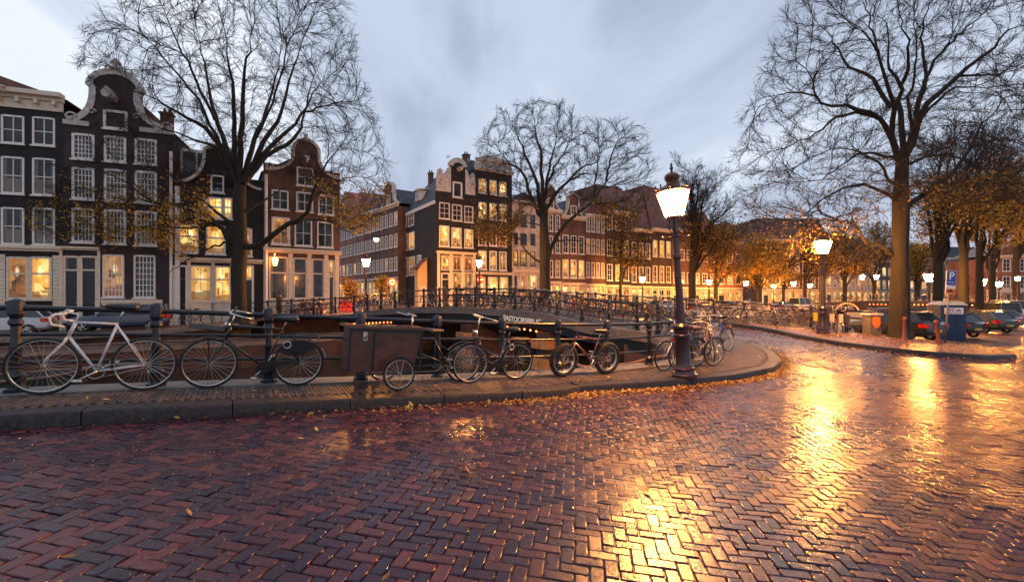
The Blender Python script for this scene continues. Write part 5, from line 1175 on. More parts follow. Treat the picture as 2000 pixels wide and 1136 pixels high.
tB = hero_tree(1064, 42, B_trunk, B_limbs, 'broad bare elm in front of the whitewashed house beyond the bridge', .52, LVB, 4200, pykeep(375, 560, 90), .11, 'leaf_brown', seed=8, drift=3.5, rmin=.011, cenpy=330, flare=1.3, crown=([(925, 290), (960, 235), (1010, 205), (1060, 195), (1110, 205), (1145, 245), (1180, 232), (1220, 240), (1262, 265), (1282, 320), (1275, 370), (1240, 425), (1180, 440), (1130, 390), (1090, 400), (1060, 380), (1040, 410), (1010, 470), (940, 470), (930, 380), (945, 330)], (1100, 320, 185, 140), 4.5, 3300, .50))
# generic trees further away: limbs fan out of a trunk; crown filled level by level
def gtree(px, Y, top, half, label, trunk_r=.3, fork=.38, leafn=2000, leafsize=.12, lm='leaf_gold', seed=1, base=0, name='quay_tree', dens=1.0, leaflow=0.0, leafhi=9e9, rmin=.014, spread=.5, lean=0, nl=9, lv=None, group=None, width=None):
    rg = np.random.default_rng(seed); X0 = (px-1000)/F*Y; z0 = G(X0, Y)+base; H = CAMZ-(top-HOR)/F*Y-z0; hw = half/F*Y
    root = thing(name, (X0, Y, z0), 0, label, 'tree', group); hf = H*fork
    B1 = Batch(); tp = catmull([(0, 0, -.2), (0, 0, .4), (lean*.3, 0, hf*.5), (lean, 0, hf), (lean*1.2, 0, hf*1.2)], 12)
    V, Q = tubes(tp[None], np.interp(np.linspace(0, 1, 12), [0, .1, 1], [trunk_r*1.4, trunk_r, trunk_r*.7])[None], 10); B1.add(V, Q)
    LP, LR = [], []
    for i in range(nl):
        a = 2*math.pi*(i+rg.uniform(-.3, .3))*.382*2.6; el = [.95, .75, .5, .25][i % 4]*rg.uniform(.85, 1.15)
        rad = hw*math.cos(el*1.45)*rg.uniform(.85, 1.05); up = (H-hf)*math.sin(min(el*1.5, 1.5))*rg.uniform(.85, 1.0); zb = hf*rg.uniform(.75, 1.1)
        e_ = np.array([lean+rad*math.cos(a), rad*math.sin(a)*.9, zb+up]); s_ = np.array([lean*.9, 0, zb]); mid = s_*.5+e_*.5+np.array([0, 0, .10*H])
        C = catmull([s_, mid, e_], 9); C[1:-1] += rg.normal(0, .12, (7, 3)); LP.append(C); LR.append(trunk_r*.36*np.linspace(1, .12, 9))
    LP, LR = np.array(LP), np.array(LR); V, Q = tubes(LP, LR, 6); B1.add(V, Q); B1.obj('trunk', M['bark'], root)
    B2 = Batch(); P_, R_ = LP, LR; al = []
    for nc, L, ang, K, n, up, t0 in (lv or [(8, -.42, 42, 5, 4, .05, .2), (7, -.45, 40, 4, 3, .03, .15), (4, -.5, 40, 3, 3, 0, .1)]):
        C, RR = spawn(P_, R_, nc, L, ang, t0=t0, K=K, up=up, rg=rg, rmin=rmin); V, Q = tubes(C, RR, n); B2.add(V, Q); al.append(C); P_, R_ = C, RR
    B2.obj('branches', M['twig'], root)
    if leafn:
        pts = np.concatenate([a.reshape(-1, 3) for a in al[-2:]])
        r_ = leaves(pts, leafn, leafsize, lambda p: (p[:, 2] > leaflow) & (p[:, 2] < leafhi), rg, spread)
        if r_: np_mesh('leaves', r_[0], r_[1], M[lm], root)
    return root
gtree(1352, 58, 332, 100, 'half bare elm just right of the leaning lamp, bronze leaves on its lower half', .55, .3, 3800, .13, 'leaf_brown', 11, leafhi=11, lv=[(11, -.42, 40, 6, 4, .06, .15), (9, -.45, 38, 4, 3, .03, .1), (6, -.5, 36, 3, 3, 0, .1)], nl=13)
gtree(1398, 64, 440, 62, 'olive brown tree between the half bare elm and the yellow tree', .35, .3, 4500, .15, 'leaf_brown', 12)
gtree(1478, 72, 470, 56, 'round yellow leaved tree left of the dark gabled far house', .35, .25, 9000, .17, 'leaf_gold', 13)
gtree(1530, 80, 478, 42, 'thin tree between the yellow tree and the dark gabled house', .3, .3, 2500, .15, 'leaf_brown', 14)
gtree(1572, 76, 462, 50, 'sparse tree just left of the upright crowned lamp', .32, .35, 2500, .15, 'leaf_brown', 15)
gtree(1604, 70, 446, 52, 'sparse tree directly behind the upright crowned lamp', .35, .35, 2600, .14, 'leaf_brown', 16)
gtree(1650, 74, 448, 60, 'leafy amber tree right of the upright crowned lamp', .38, .3, 4600, .15, 'leaf_brown', 17)
gtree(1708, 84, 440, 62, 'amber leaved tree behind the distant bridge, left of the great trunk', .4, .3, 5000, .16, 'leaf_brown', 18)
gtree(1790, 92, 470, 50, 'small golden tree right of the great trunk beyond the distant bridge', .35, .3, 5000, .18, 'leaf_gold', 19)
gtree(1212, 56, 415, 50, 'thin leafy tree growing before the house with the wide dormer', .22, .3, 2600, .12, 'leaf_brown', 20, leafhi=11)
gtree(1832, 27.5, 230, 120, 'first quay tree behind the blue portable toilet, its trunk lit yellow', .30, .36, 5000, .075, 'leaf_gold', 21, leafhi=9.5, rmin=.009, lv=[(9, -.42, 40, 6, 4, .05, .15), (8, -.45, 38, 4, 3, .03, .1), (5, -.5, 36, 3, 3, 0, .1)], nl=12, spread=.25)
gtree(1882, 34, 215, 110, 'second quay tree, rising behind the parking sign', .33, .36, 6500, .085, 'leaf_gold', 22, leafhi=11, rmin=.01, nl=12, spread=.3)
gtree(1913, 41, 250, 100, 'third quay tree, left of the two street lamps at the far right', .33, .34, 6500, .10, 'leaf_gold', 23, leafhi=12, rmin=.012, nl=11, spread=.3)
gtree(1938, 52, 300, 90, 'fourth quay tree, between the two street lamps at the far right', .36, .32, 6500, .12, 'leaf_gold', 24, rmin=.014, nl=11, spread=.4)
gtree(1985, 62, 360, 70, 'quay tree in front of the red brick house at the right edge', .4, .5, 5000, .14, 'leaf_gold', 25, nl=10, leaflow=6)
gtree(2110, 25, 60, 330, 'elm beyond the right edge whose twigs and bronze leaves reach into the picture', .4, .3, 3000, .06, 'leaf_brown', 31, leafhi=9, rmin=.007, nl=14, spread=.3, lv=[(10, -.42, 38, 6, 4, .04, .15), (9, -.45, 36, 4, 3, .03, .1), (7, -.5, 34, 3, 3, 0, .1)], name='quay_tree')
gtree(676, 40, 545, 26, 'small golden bush tree by the red planter near the side street', .06, .2, 1600, .08, 'leaf_gold', 26, name='shrub', rmin=.01, nl=6, spread=.2)
gtree(742, 43, 540, 26, 'leafy shrub left of the round car sign at the side street', .05, .15, 1500, .08, 'leaf_gold', 27, name='shrub', rmin=.01, nl=6, spread=.2)
# ================= bicycles =================
def paint(name, c, rough=.3, coat=.5): return plain(name, c, rough, var=.2, coat=coat)
BP = {'black': paint('black_frame_paint', (.010, .010, .012)), 'white': paint('chipped_white_frame_paint', (.55, .55, .58)), 'blue': paint('blue_frame_paint', (.02, .05, .35)),
      'red': paint('red_frame_paint', (.35, .02, .02)), 'green': paint('green_frame_paint', (.02, .14, .05)), 'silver': plain('silver_frame_paint', (.35, .35, .37), .35, .6), 'brown': paint('brown_frame_paint', (.09, .05, .03)),
      'purple': paint('purple_frame_paint', (.05, .025, .07)), 'darkred': paint('dark_red_frame_paint', (.12, .02, .02))}
def wheel(root, x, r, det, fat=0.0, n=30, rimm='chrome', spoke_n=28):
    tr = .019+fat
    mb = MB(); N = n if det else 16
    mb.lathe([(.0, -.03), (.022, -.03), (.022, .03), (0, .03)], 6, (0, 0, 0)); mb.v = [(vx, vz, vy) for vx, vy, vz in mb.v]
    ns = spoke_n if det else 10
    for k in range(ns):
        a = 2*math.pi*k/ns+random.uniform(-.02, .02); s = 1 if k % 2 else -1; a2 = a+(.35 if (k//2) % 2 else -.35)
        mb.tube([(.02*math.cos(a2), s*.022, .02*math.sin(a2)), ((r-.035-fat)*math.cos(a), 0, (r-.035-fat)*math.sin(a))], .0022 if det else .005, 3, cap=False)
    w = mb.build('wheel', M[rimm], root, loc=(x, 0, r))
    if det and fat:
        m2 = MB(); m2.torus((0, .045, 0), .065, .018, 20, 4, ry=.002); m2.build('brake_disc', M['chrome'], w)
    m2 = MB(); m2.torus((0, 0, 0), r-tr*1.7-.006, .009+fat*.2, N, 6, ry=.012+fat*.6); m2.build('rim', M[rimm], w, smooth=True)
    m2 = MB(); m2.torus((0, 0, 0), r-tr, tr, N, 8 if det else 5); 
    if fat and det:
        for k in range(44):
            a = 2*math.pi*k/44
            for yy in (-.022, .0, .022):
                c = (r-.004)*math.cos(a+yy*.9), (r-.004)*math.sin(a+yy*.9); m2.box(c[0]-.009, c[0]+.009, yy-.007, yy+.007, c[1]-.009, c[1]+.009)
    m2.build('tyre', M['tyre'], w, smooth=not fat)
    return w
def crank(mb, bb, L=.17, ang=-.9, yo=.06):
    for s, a in ((1, ang), (-1, ang+math.pi)):
        e_ = (bb[0]+L*math.cos(a), s*yo*1.25, bb[2]+L*math.sin(a)); mb.tube([(bb[0], s*yo, bb[2]), e_], .011, 6)
        mb.box(e_[0]-.045, e_[0]+.045, min(e_[1], e_[1]+s*.09), max(e_[1], e_[1]+s*.09), e_[2]-.012, e_[2]+.012)
    mb.torus((bb[0], yo*.7, bb[2]), .085, .006, 22, 4); mb.tube([(bb[0], -yo*1.1, bb[2]), (bb[0], yo*1.1, bb[2])], .02, 8)
def saddle(root, x, z, kind='wide', m_='leather', w=.10):
    mb = MB()
    secs = [(-.13, w, .05), (-.09, w*1.15, .055), (-.02, w*.85, .05), (.06, w*.4, .04), (.13, w*.24, .03), (.15, w*.15, .02)]
    vs = []; n = 10
    for sx, hw, h in secs:
        for k in range(n):
            a = 2*math.pi*k/n; vs.append((sx, hw*math.cos(a), h*.55*math.sin(a)+(-.01 if math.sin(a) < 0 else .0)))
    fs = [(i*n+k, i*n+(k+1) % n, (i+1)*n+(k+1) % n, (i+1)*n+k) for i in range(len(secs)-1) for k in range(n)]+[tuple(range(n)), tuple((len(secs)-1)*n+k for k in range(n))]
    mb.add(vs, fs); o_ = mb.build('saddle', M[m_], root, loc=(x, 0, z), smooth=True); o_.scale = (1.15, 1.1, 1.5); return o_
def fender(root, x, r, a0, a1, m_='black', white_end=False):
    mb = MB(); mb.torus((0, 0, 0), r+.022, .007, 18, 5, a0=a0, a1=a1, ry=.026)
    f = mb.build('mudguard', BP[m_] if m_ in BP else M[m_], root, loc=(x, 0, r), smooth=True)
    if white_end:
        mb = MB(); mb.torus((0, 0, 0), r+.026, .008, 6, 5, a0=a1-.45, a1=a1+.01, ry=.028); mb.build('white_mudguard_tip', M['white'], f, smooth=True)
    return f
def bicycle(style='dutch', col='black', det=True, label='', group=None, wb=None, rack=True, front_rack=False, sc_='black', saddle_m='leather', basket=False, lock=False):
    """local x: forward (front wheel at +x), z up; origin on the ground between the wheels"""
    R_ = .345; wb = wb or {'race': 1.0, 'mtb': 1.08, 'dutch': 1.13, 'oma': 1.12}[style]
    root = thing('bicycle', (0, 0, 0), 0, label, 'bicycle', group); C = BP[col]; t = .015 if det else .02; ns = 8 if det else 5
    xr, xf = -wb/2, wb/2; fat = .028 if style == 'mtb' else 0.0
    wheel(root, xr, R_, det, fat, rimm='chrome'); wheel(root, xf, R_, det, fat)
    fr = MB()
    if style == 'race':
        bb = (xr+.47, 0, .27); st = (xr+.29, 0, .86); ht, hb = (xf-.27, 0, .87), (xf-.21, 0, .70); sz = 1.08
        fr.tube([st, ht], t*.95, ns); fr.tube([hb, bb], t*1.15, ns); fr.tube([bb, st], t, ns)
    elif style == 'mtb':
        bb = (xr+.43, 0, .32); st = (xr+.30, 0, .74); ht, hb = (xf-.26, 0, .82), (xf-.22, 0, .70); sz = .93
        fr.tube([st, ht], t*1.1, ns); fr.tube([hb, bb], t*1.6, ns); fr.tube([bb, st], t, ns)
    elif style == 'dutch':
        bb = (xr+.46, 0, .29); st = (xr+.25, 0, .84); ht, hb = (xf-.22, 0, .87), (xf-.17, 0, .68); sz = 1.0
        fr.tube([st, ht], t, ns); fr.tube([hb, bb], t*1.05, ns); fr.tube([bb, st], t, ns); 
        if det: fr.tube([(st[0]+.02, 0, st[2]-.08), (hb[0]-.01, 0, hb[2]+.06)], t*.8, ns)
    else:
        bb = (xr+.46, 0, .29); st = (xr+.25, 0, .80); ht, hb = (xf-.22, 0, .90), (xf-.16, 0, .66); sz = .95
        fr.tube([hb, (xf-.26, 0, .48), (bb[0]+.12, 0, .33), bb], t*1.1, ns); fr.tube([(ht[0]+.01, 0, ht[2]-.06), (xf-.36, 0, .58), (bb[0]+.06, 0, .47), (bb[0]-.05, 0, .46)], t*.85, ns); fr.tube([bb, st], t, ns)
    fr.tube([ht, hb], t*1.3, ns)
    for s in (-1, 1):
        fr.tube([(bb[0], s*.03, bb[2]), (xr, s*.055, R_)], t*.6, max(ns-2, 4)); fr.tube([(st[0], s*.02, st[2]-.03), (xr, s*.055, R_)], t*.55, max(ns-2, 4))
    frame = fr.build('frame', C, root, smooth=True)
    fk = MB()
    for s in (-1, 1): fk.tube([(hb[0]+.01, s*.02, hb[2]-.01), (hb[0]+.03, s*.05, hb[2]-.07), (xf-.035, s*.055, R_+.10), (xf, s*.055, R_)], [t, t*.95, t*.6, t*.5] if style != 'mtb' else [t*1.5]*4, max(ns-2, 4))
    fk.build('fork', C if style != 'mtb' else BP['brown'], root, smooth=True)
    sp_ = MB(); d = Vector(st)-Vector(bb); d.normalize(); e_ = Vector(st)+d*(sz-st[2]-.02)/d.z; sp_.tube([st, tuple(e_)], .011, 6); sp_.build('seat_post', M['chrome'], root, smooth=True)
    saddle(root, e_.x+.01, sz, m_=saddle_m, w=.075 if style in ('race', 'mtb') else .11)
    hb_ = MB(); sx, sz_ = ht[0], ht[2]
    if style == 'race':
        hb_.tube([(sx, 0, sz_), (sx-.02, 0, sz_+.10), (sx+.07, 0, sz_+.12)], .013, 6); hx, hz = sx+.07, sz_+.12
        for s in (-1, 1): hb_.tube([(hx, 0, hz), (hx, s*.16, hz), (hx+.06, s*.20, hz), (hx+.11, s*.205, hz-.04), (hx+.09, s*.21, hz-.12), (hx-.02, s*.215, hz-.14)], .0145, 7)
    elif style == 'mtb':
        hb_.tube([(sx, 0, sz_), (sx-.03, 0, sz_+.09)], .018, 6); hb_.tube([(sx-.10, .34, sz_+.10), (sx-.03, .1, sz_+.10), (sx-.03, -.1, sz_+.10), (sx-.10, -.34, sz_+.10)], .014, 6)
    else:
        h = .16 if style == 'dutch' else .24
        hb_.tube([(sx, 0, sz_), (sx-.03, 0, sz_+h)], .012, 6)
        for s in (-1, 1): hb_.tube([(sx-.03, 0, sz_+h), (sx+.03, s*.08, sz_+h+.01), (sx, s*.22, sz_+h+.03), (sx-.10, s*.285, sz_+h+.01), (sx-.24, s*.29, sz_+h-.02)], .011, 6)
    hbo = hb_.build('handlebar', M['white'] if style == 'race' else (M['chrome'] if style != 'mtb' else M['tyre']), root, smooth=True)
    ck = MB(); crank(ck, bb, ang=random.uniform(-1.4, -.5)); 
    if not (style in ('dutch', 'oma') and det): ck.tube([(bb[0], .045, bb[2]+.08), (xr, .045, R_+.035)], .004, 3); ck.tube([(bb[0], .045, bb[2]-.08), (xr, .045, R_-.035)], .004, 3)
    ck.build('crankset', M['chrome'], root, smooth=det)
    if style in ('dutch', 'oma'):
        fender(root, xr, R_, .15, 2.95, 'black', det and style == 'dutch'); fender(root, xf, R_, .6, 3.3, 'black')
        if det:
            g = MB(); pts = [(bb[0]+.095*math.cos(a), bb[2]+.095*math.sin(a)) for a in np.linspace(-1.9, 1.6, 10)]+[(xr+.15, R_+.045), (xr+.03, R_+.045), (xr+.03, R_+.02), (xr+.2, R_+.01)]
            g.prism(pts, .05, .075); g.build('chain_guard', BP['black'], root)
        if rack:
            g = MB(); z = 2*R_+.09
            for s in (-1, 0, 1): g.tube([(xr+.20, s*.06, z), (xr-.22, s*.06, z)], .007, 5)
            for x_ in (xr+.18, xr-.02, xr-.22): g.tube([(x_, -.065, z), (x_, .065, z)], .006, 5)
            for s in (-1, 1): g.tube([(xr-.15, s*.06, z), (xr, s*.06, R_)], .006, 5); g.tube([(xr+.1, s*.06, z), (xr, s*.06, R_)], .006, 5)
            g.build('rear_rack', BP['black'], root)
            g = MB(); g.sphere((xr-.25, 0, z-.07), (.02, .03, .025), 6, 4); g.build('tail_light', M['red'], root)
        if det:
            g = MB(); g.lathe([(.03, 0), (.04, .03), (.04, .06), (.01, .08)], 8); lv_ = g.build('headlight', M['chrome'], root, smooth=True, loc=(xf-.14, 0, .88), rot=(0, R(-90), 0))
    if front_rack:
        g = MB(); z = .80
        for k in range(6): y_ = -.16+k*.064; g.tube([(xf-.14, y_, z+.02), (xf+.24, y_, z+.06)], .007, 4)
        g.tube([(xf-.14, -.17, z+.02), (xf+.24, -.17, z+.06), (xf+.24, .17, z+.06), (xf-.14, .17, z+.02), (xf-.14, -.17, z+.02)], .009, 5)
        g.tube([(xf-.14, -.16, z+.02), (xf-.26, -.16, z+.32), (xf-.26, .16, z+.32), (xf-.14, .16, z+.02)], .009, 5)
        for s in (-1, 1): g.tube([(xf+.05, s*.07, z+.03), (xf, s*.07, R_)], .006, 4)
        g.build('front_carrier', BP['black'], root)
    if det and style == 'dutch' and front_rack:
        g = MB(); pts = [(xr+(R_-.02)*math.cos(a), R_+(R_-.02)*math.sin(a)) for a in np.linspace(.55, 2.35, 12)]+[(xr-.02, R_+.12), (xr+.10, R_+.10)]
        g.prism(pts, .036, .040); g.prism(pts, -.040, -.036); g.build('coat_guard', BP['black'], root)
    if basket:
        g = MB(); x0, z = xf-.05, .72
        for k in range(8):
            a = 2*math.pi*k/8; g.tube([(x0+.13*math.cos(a), .15*math.sin(a), z), (x0+.17*math.cos(a), .19*math.sin(a), z+.25)], .006, 4)
        for q in range(6): 
            s = .13+.04*q/5; g.tube([(x0+s*math.cos(a), (s+.02)*math.sin(a), z+.05*q) for a in np.linspace(0, 6.283, 13)], .008, 4)
        g.build('basket', M['wood'], root)
    if lock:
        g = MB(); g.torus((xr+.18, .05, .62), .05, .010, 14, 5, axis='y'); g.build('lock', M['chrome'], root, smooth=True)
    return root
def place(root, x, y, heading, base=KERB, lean=0.0, z=None, nudge=0):
    root.location = (x, y, (G(x, y)+base+.002) if z is None else z); root.rotation_euler = (lean, 0, heading)
    # follow the slope of the street
    dx, dy = math.cos(heading), math.sin(heading); s = (G(x+dx*.5, y+dy*.5)-G(x-dx*.5, y-dy*.5)); root.rotation_euler = (lean, -math.atan(s), heading)
    return root
HL = math.atan2(-RD[1], -RD[0])     # heading left along the near railing
def spot(px, off=-.30): return rayline(px, L_(0, off), RD)[0]
def between(pf, pr, off=-.30):
    a, b = spot(pf, off), spot(pr, off); return (a[0]+b[0])/2, (a[1]+b[1])/2, math.hypot(a[0]-b[0], a[1]-b[1])
x, y, wb = between(82, 281); print('race wb', wb)
b1 = bicycle('race', 'white', label='white racing bicycle with drop handlebars leaning on the railing at the far left', wb=wb, rack=False); place(b1, x, y, HL, lean=R(-5))
x, y, wb = between(405, 580); print('dutch wb', wb)
b2 = bicycle('dutch', 'black', label='black upright bicycle with front carrier, left of the wooden box tricycle', wb=min(max(wb, 1.05), 1.25), front_rack=True, lock=True); place(b2, x, y, HL, lean=R(-5))
# orange-brown cable lock on b2
x, y, wb = between(901, 1007, -.42); print('oma wb', wb)
b4 = bicycle('oma', 'purple', label='step-through bicycle with swept back handlebar and rear rack, right of the box tricycle', wb=min(max(wb, 1.0), 1.2), lock=True); place(b4, x, y, HL, lean=R(-5))
x, y, wb = between(1097, 1184, -.38); print('mtb wb', wb)
b5 = bicycle('mtb', 'darkred', label='muddy red mountain bicycle with fat knobbly tyres and disc brakes', wb=min(max(wb, 1.0), 1.15), rack=False); place(b5, x, y, HL, lean=R(-6))
a, c = spot(1295, -.45), (4.25, 11.0); 
b6 = bicycle('oma', 'silver', label='silver bicycle half hidden behind the foot of the leaning lamp', wb=1.1, rack=True, saddle_m='wood'); place(b6, (a[0]+c[0])/2+.05, (a[1]+c[1])/2-.15, math.atan2(a[1]-c[1], a[0]-c[0]), lean=R(-5))
b7 = bicycle('oma', 'white', label='pale bicycle seen end on, first to the right of the leaning lamp', basket=False); place(b7, 5.30, 12.1, R(252), lean=R(4))
b8 = bicycle('dutch', 'blue', label='blue bicycle with a brown wicker basket at the bend of the railing', basket=True); place(b8, 5.75, 12.75, R(215), lean=R(5))
b9 = bicycle('dutch', 'black', det=True, label='black bicycle behind the blue one with the wicker basket', saddle_m='wood'); place(b9, 5.45, 13.7, R(262), lean=R(5))
for i_, (st_, cl_, X_, Y_, h_, lb_) in enumerate((('oma', 'silver', 5.2, 12.9, 258, 'grey bicycle wedged against the railing bend behind the pale end on bicycle'), ('dutch', 'black', 5.62, 14.5, 268, 'black bicycle on the bridge side of the railing bend, nearest the corner'),
    ('oma', 'black', 5.45, 15.6, 272, 'black step-through bicycle further along the bridge side of the bend'), ('dutch', 'brown', 4.35, 10.75, 26, 'brown bicycle standing directly behind the foot of the leaning lamp'))):
    o_ = bicycle(st_, cl_, det=i_ in (0, 3), label=lb_, lock=False); place(o_, X_, Y_, R(h_), lean=R(5 if i_ % 2 else -4))
# ---- box tricycle
M['plywood'] = plain('brown_stained_plywood', (.07, .020, .010), .42, var=.45, scale=9, bmp=.004, coat=.2)
M['wetlid'] = plain('wet_plywood_lid', (.10, .05, .03), .18, var=.4, scale=5, coat=.3)
def trike():
    pL, pR = spot(672, -.62), spot(812, -.62); L = math.hypot(pR[0]-pL[0], pR[1]-pL[1]); print('trike box', L)
    rt = spot(876, -.35); root = thing('box_tricycle', (pL[0], pL[1], G(*pL)+KERB), 0, 'dark wooden cargo tricycle with closed box and small front wheels', 'cargo bicycle')
    root.rotation_euler = (0, -math.atan((G(*pR)-G(*pL))/L), math.atan2(RD[1], RD[0]))
    L = min(max(L, 1.05), 1.35); w = .62; zb, zt = .27, .92
    mb = MB(); poly = [(0.0, zb), (L-.12, zb), (L, zt), (0.02, zt)]; mb.prism(poly, -w/2+.12, w/2+.12); box = mb.build('cargo_box', M['plywood'], root)
    mb = MB(); mb.box(-.05, L+.05, -w/2+.08, w/2+.16, zt+.002, zt+.035); mb.build('lid', M['wetlid'], box)
    mb = MB()
    for x_ in (.0, L*.32, L-.02): mb.box(x_-.015, x_+.015, -w/2+.105, -w/2+.119, zb+.02, zt-.02)
    mb.box(-.015, L, -w/2+.107, -w/2+.1185, zt-.05, zt-.021); mb.build('corner_irons', M['iron'], box)
    mb = MB(); mb.box(.18, .24, -w/2+.10, -w/2+.104, zt-.14, zt-.055); mb.torus((.21, -w/2+.09, zt-.15), .03, .007, 12, 5); mb.build('padlock', M['chrome'], box)
    # crucial running gear
    mb = MB(); mb.tube([(.1, -w/2+.1, zb-.03), (L+.25, -w/2+.1, zb-.01), (L+.55, .08, .33)], .016, 6); mb.tube([(.1, w/2+.1, zb-.03), (L+.25, w/2+.1, zb-.01), (L+.55, .08, .33)], .016, 6)
    mb.tube([(.72, -w/2-.08, .25), (.72, w/2+.3, .25)], .014, 6)
    mb.tube([(L+.55, .08, .33), (L+.28, .08, .78)], .018, 6); mb.tube([(L+.52, .08, .30), (L+.98, .05, .345)], .012, 6); mb.tube([(L+.33, .08, .70), (L+.98, .05, .345)], .010, 6)
    mb.tube([(L-.02, .08, .55), (L+.55, .08, .33)], .02, 6); mb.build('frame', BP['black'], root, smooth=True)
    for y_ in (-w/2-.03, w/2+.24):
        wx = wheel(root, .72, .25, True, 0, spoke_n=20); wx.location = (.72, y_, .25); f = fender(root, .72, .25, .2, 3.0, 'black'); f.location = (.72, y_, .25)
    wr = wheel(root, L+.98, .345, True); wr.location = (L+.98, .05, .345); f = fender(root, L+.98, .345, .1, 2.9, 'black'); f.location = (L+.98, .05, .345)
    s_ = saddle(root, L+.24, .90); s_.location = (L+.28, .08, .90); s_.scale = (1.2, 1.2, 1.4)
    hb_ = MB(); hb_.tube([(L-.1, .08, zt), (L-.10, .08, 1.12)], .014, 6); hb_.tube([(L-.28, -.22, 1.17), (L-.12, -.15, 1.13), (L-.10, .08, 1.14), (L-.12, .31, 1.13), (L-.28, .38, 1.17)], .012, 6); hb_.build('handlebar', M['chrome'], root, smooth=True)
    ck = MB(); crank(ck, (L+.55, 0, .31), ang=-1.0, yo=.14); ck.build('crankset', M['chrome'], root)
    g = MB(); z = .80
    for s in (-1, 0, 1): g.tube([(L+.7, .05+s*.06, z), (L+1.2, .05+s*.06, z)], .008, 5)
    for s in (-1, 1): g.tube([(L+1.1, .05+s*.06, z), (L+.98, .05+s*.06, .345)], .007, 5)
    g.tube([(L+.7, -.02, z), (L+.7, .11, z)], .008, 5); g.tube([(L+1.2, -.02, z), (L+1.2, .11, z)], .008, 5); g.build('rear_rack', BP['black'], root)
trike()
# ---- many bicycles on the bridge: seven low detail models copied along the railings
random.seed(4)
protos = []
for st, c, bk in (('dutch', 'black', 0), ('oma', 'black', 1), ('dutch', 'silver', 0), ('oma', 'blue', 0), ('oma', 'red', 0), ('oma', 'white', 1), ('dutch', 'green', 0), ('race', 'brown', 0)):
    p_ = bicycle(st, c, det=False, label='x', basket=bool(bk)); protos.append((p_, c, st, bk))
used = [False]*len(protos)
def put(k, x, y, hd, label, group, base=KERB, lean=.07):
    p_ = protos[k][0]
    o = p_ if not used[k] else copy_tree(p_); used[k] = True; o['label'] = label; o['group'] = group; place(o, x, y, hd, base, lean); return o
cn = {'black': 'black', 'silver': 'grey', 'blue': 'blue', 'red': 'red', 'white': 'white', 'green': 'green', 'brown': 'brown'}
ordw = ['first', 'second', 'third', 'fourth', 'fifth', 'sixth', 'seventh', 'eighth', 'ninth', 'tenth', 'eleventh', 'twelfth', 'thirteenth', 'fourteenth', 'fifteenth', 'sixteenth', 'seventeenth', 'eighteenth', 'nineteenth', 'twentieth', 'twenty-first', 'twenty-second', 'twenty-third']
def onrail(pl, px, off):
    """point on polyline seen at column px, shifted sideways, with its direction"""
    for a, b_ in zip(pl, pl[1:]):
        xa, xb = 1000+F*a[0]/a[1], 1000+F*b_[0]/b_[1]
        if (xa-px)*(xb-px) <= 0 and xa != xb:
            d = (b_[0]-a[0], b_[1]-a[1]); p_, t = rayline(px, a, d); l = math.hypot(*d); n_ = (-d[1]/l, d[0]/l)
            return p_[0]+n_[0]*off, p_[1]+n_[1]*off, math.atan2(d[1], d[0])
    return None
nb = [598, 622, 652, 690, 716, 768, 832, 858, 886, 903, 921, 940, 962, 984, 1002, 1018, 1036, 1056, 1072, 1118, 1150, 1240, 1282]
kk = [0, 2, 0, 1, 0, 1, 2, 4, 0, 5, 0, 3, 2, 0, 3, 5, 1, 0, 5, 4, 0, 1, 0]
NRR = NEAR_RAIL[7:]
for i, (px, k) in enumerate(zip(nb, kk)):
    r = onrail(NRR[::-1], px, .36)
    if r: put(k, r[0], r[1], r[2]+(math.pi if i % 3 else 0)+random.uniform(-.06, .06), f'{cn[protos[k][1]]} bicycle, {ordw[i]} from the left on the road side of the bridge\'s near railing', 'bicycles along the near bridge railing', lean=-.05 if i % 3 else .05)
fb = [985, 1012, 1048, 1062, 1090, 1108, 1132, 1152, 1172, 1196, 1214, 1236, 1262, 1284, 1306, 1350, 1378, 1420]
kf = [0, 5, 0, 4, 2, 3, 0, 4, 1, 0, 2, 6, 0, 6, 5, 2, 7, 0]
for i, (px, k) in enumerate(zip(fb, kf)):
    r = onrail(FAR_RAIL[::-1], px, -.36) or onrail(FAR_RAIL, px, .36)
    r = onrail(FAR_RAIL, px, .38)
    if r: put(k, r[0], r[1], r[2]+(math.pi if i % 2 else 0)+random.uniform(-.06, .06), f'{cn[protos[k][1]]} bicycle, {ordw[i]} from the left on the bridge\'s far railing', 'bicycles along the far bridge railing')
for px, k, lb in ((1448, 5, 'white bicycle on the far railing, second to the right of the leaning lamp'), (1470, 0, 'black bicycle on the far railing, third to the right of the leaning lamp'), (1498, 2, 'grey bicycle on the far railing, just left of the one with pale tyres'), (1548, 0, 'black bicycle on the far railing nearest to the yellow panniers'), (1436, 0, 'black bicycle in front of the far railing, nearest to the leaning lamp'), (1524, 2, 'grey bicycle with pale tyres on the far railing left of the yellow panniers')):
    r = onrail(FAR_RAIL, px, .42); put(k, r[0], r[1], r[2]+math.pi, lb, None) if r else None
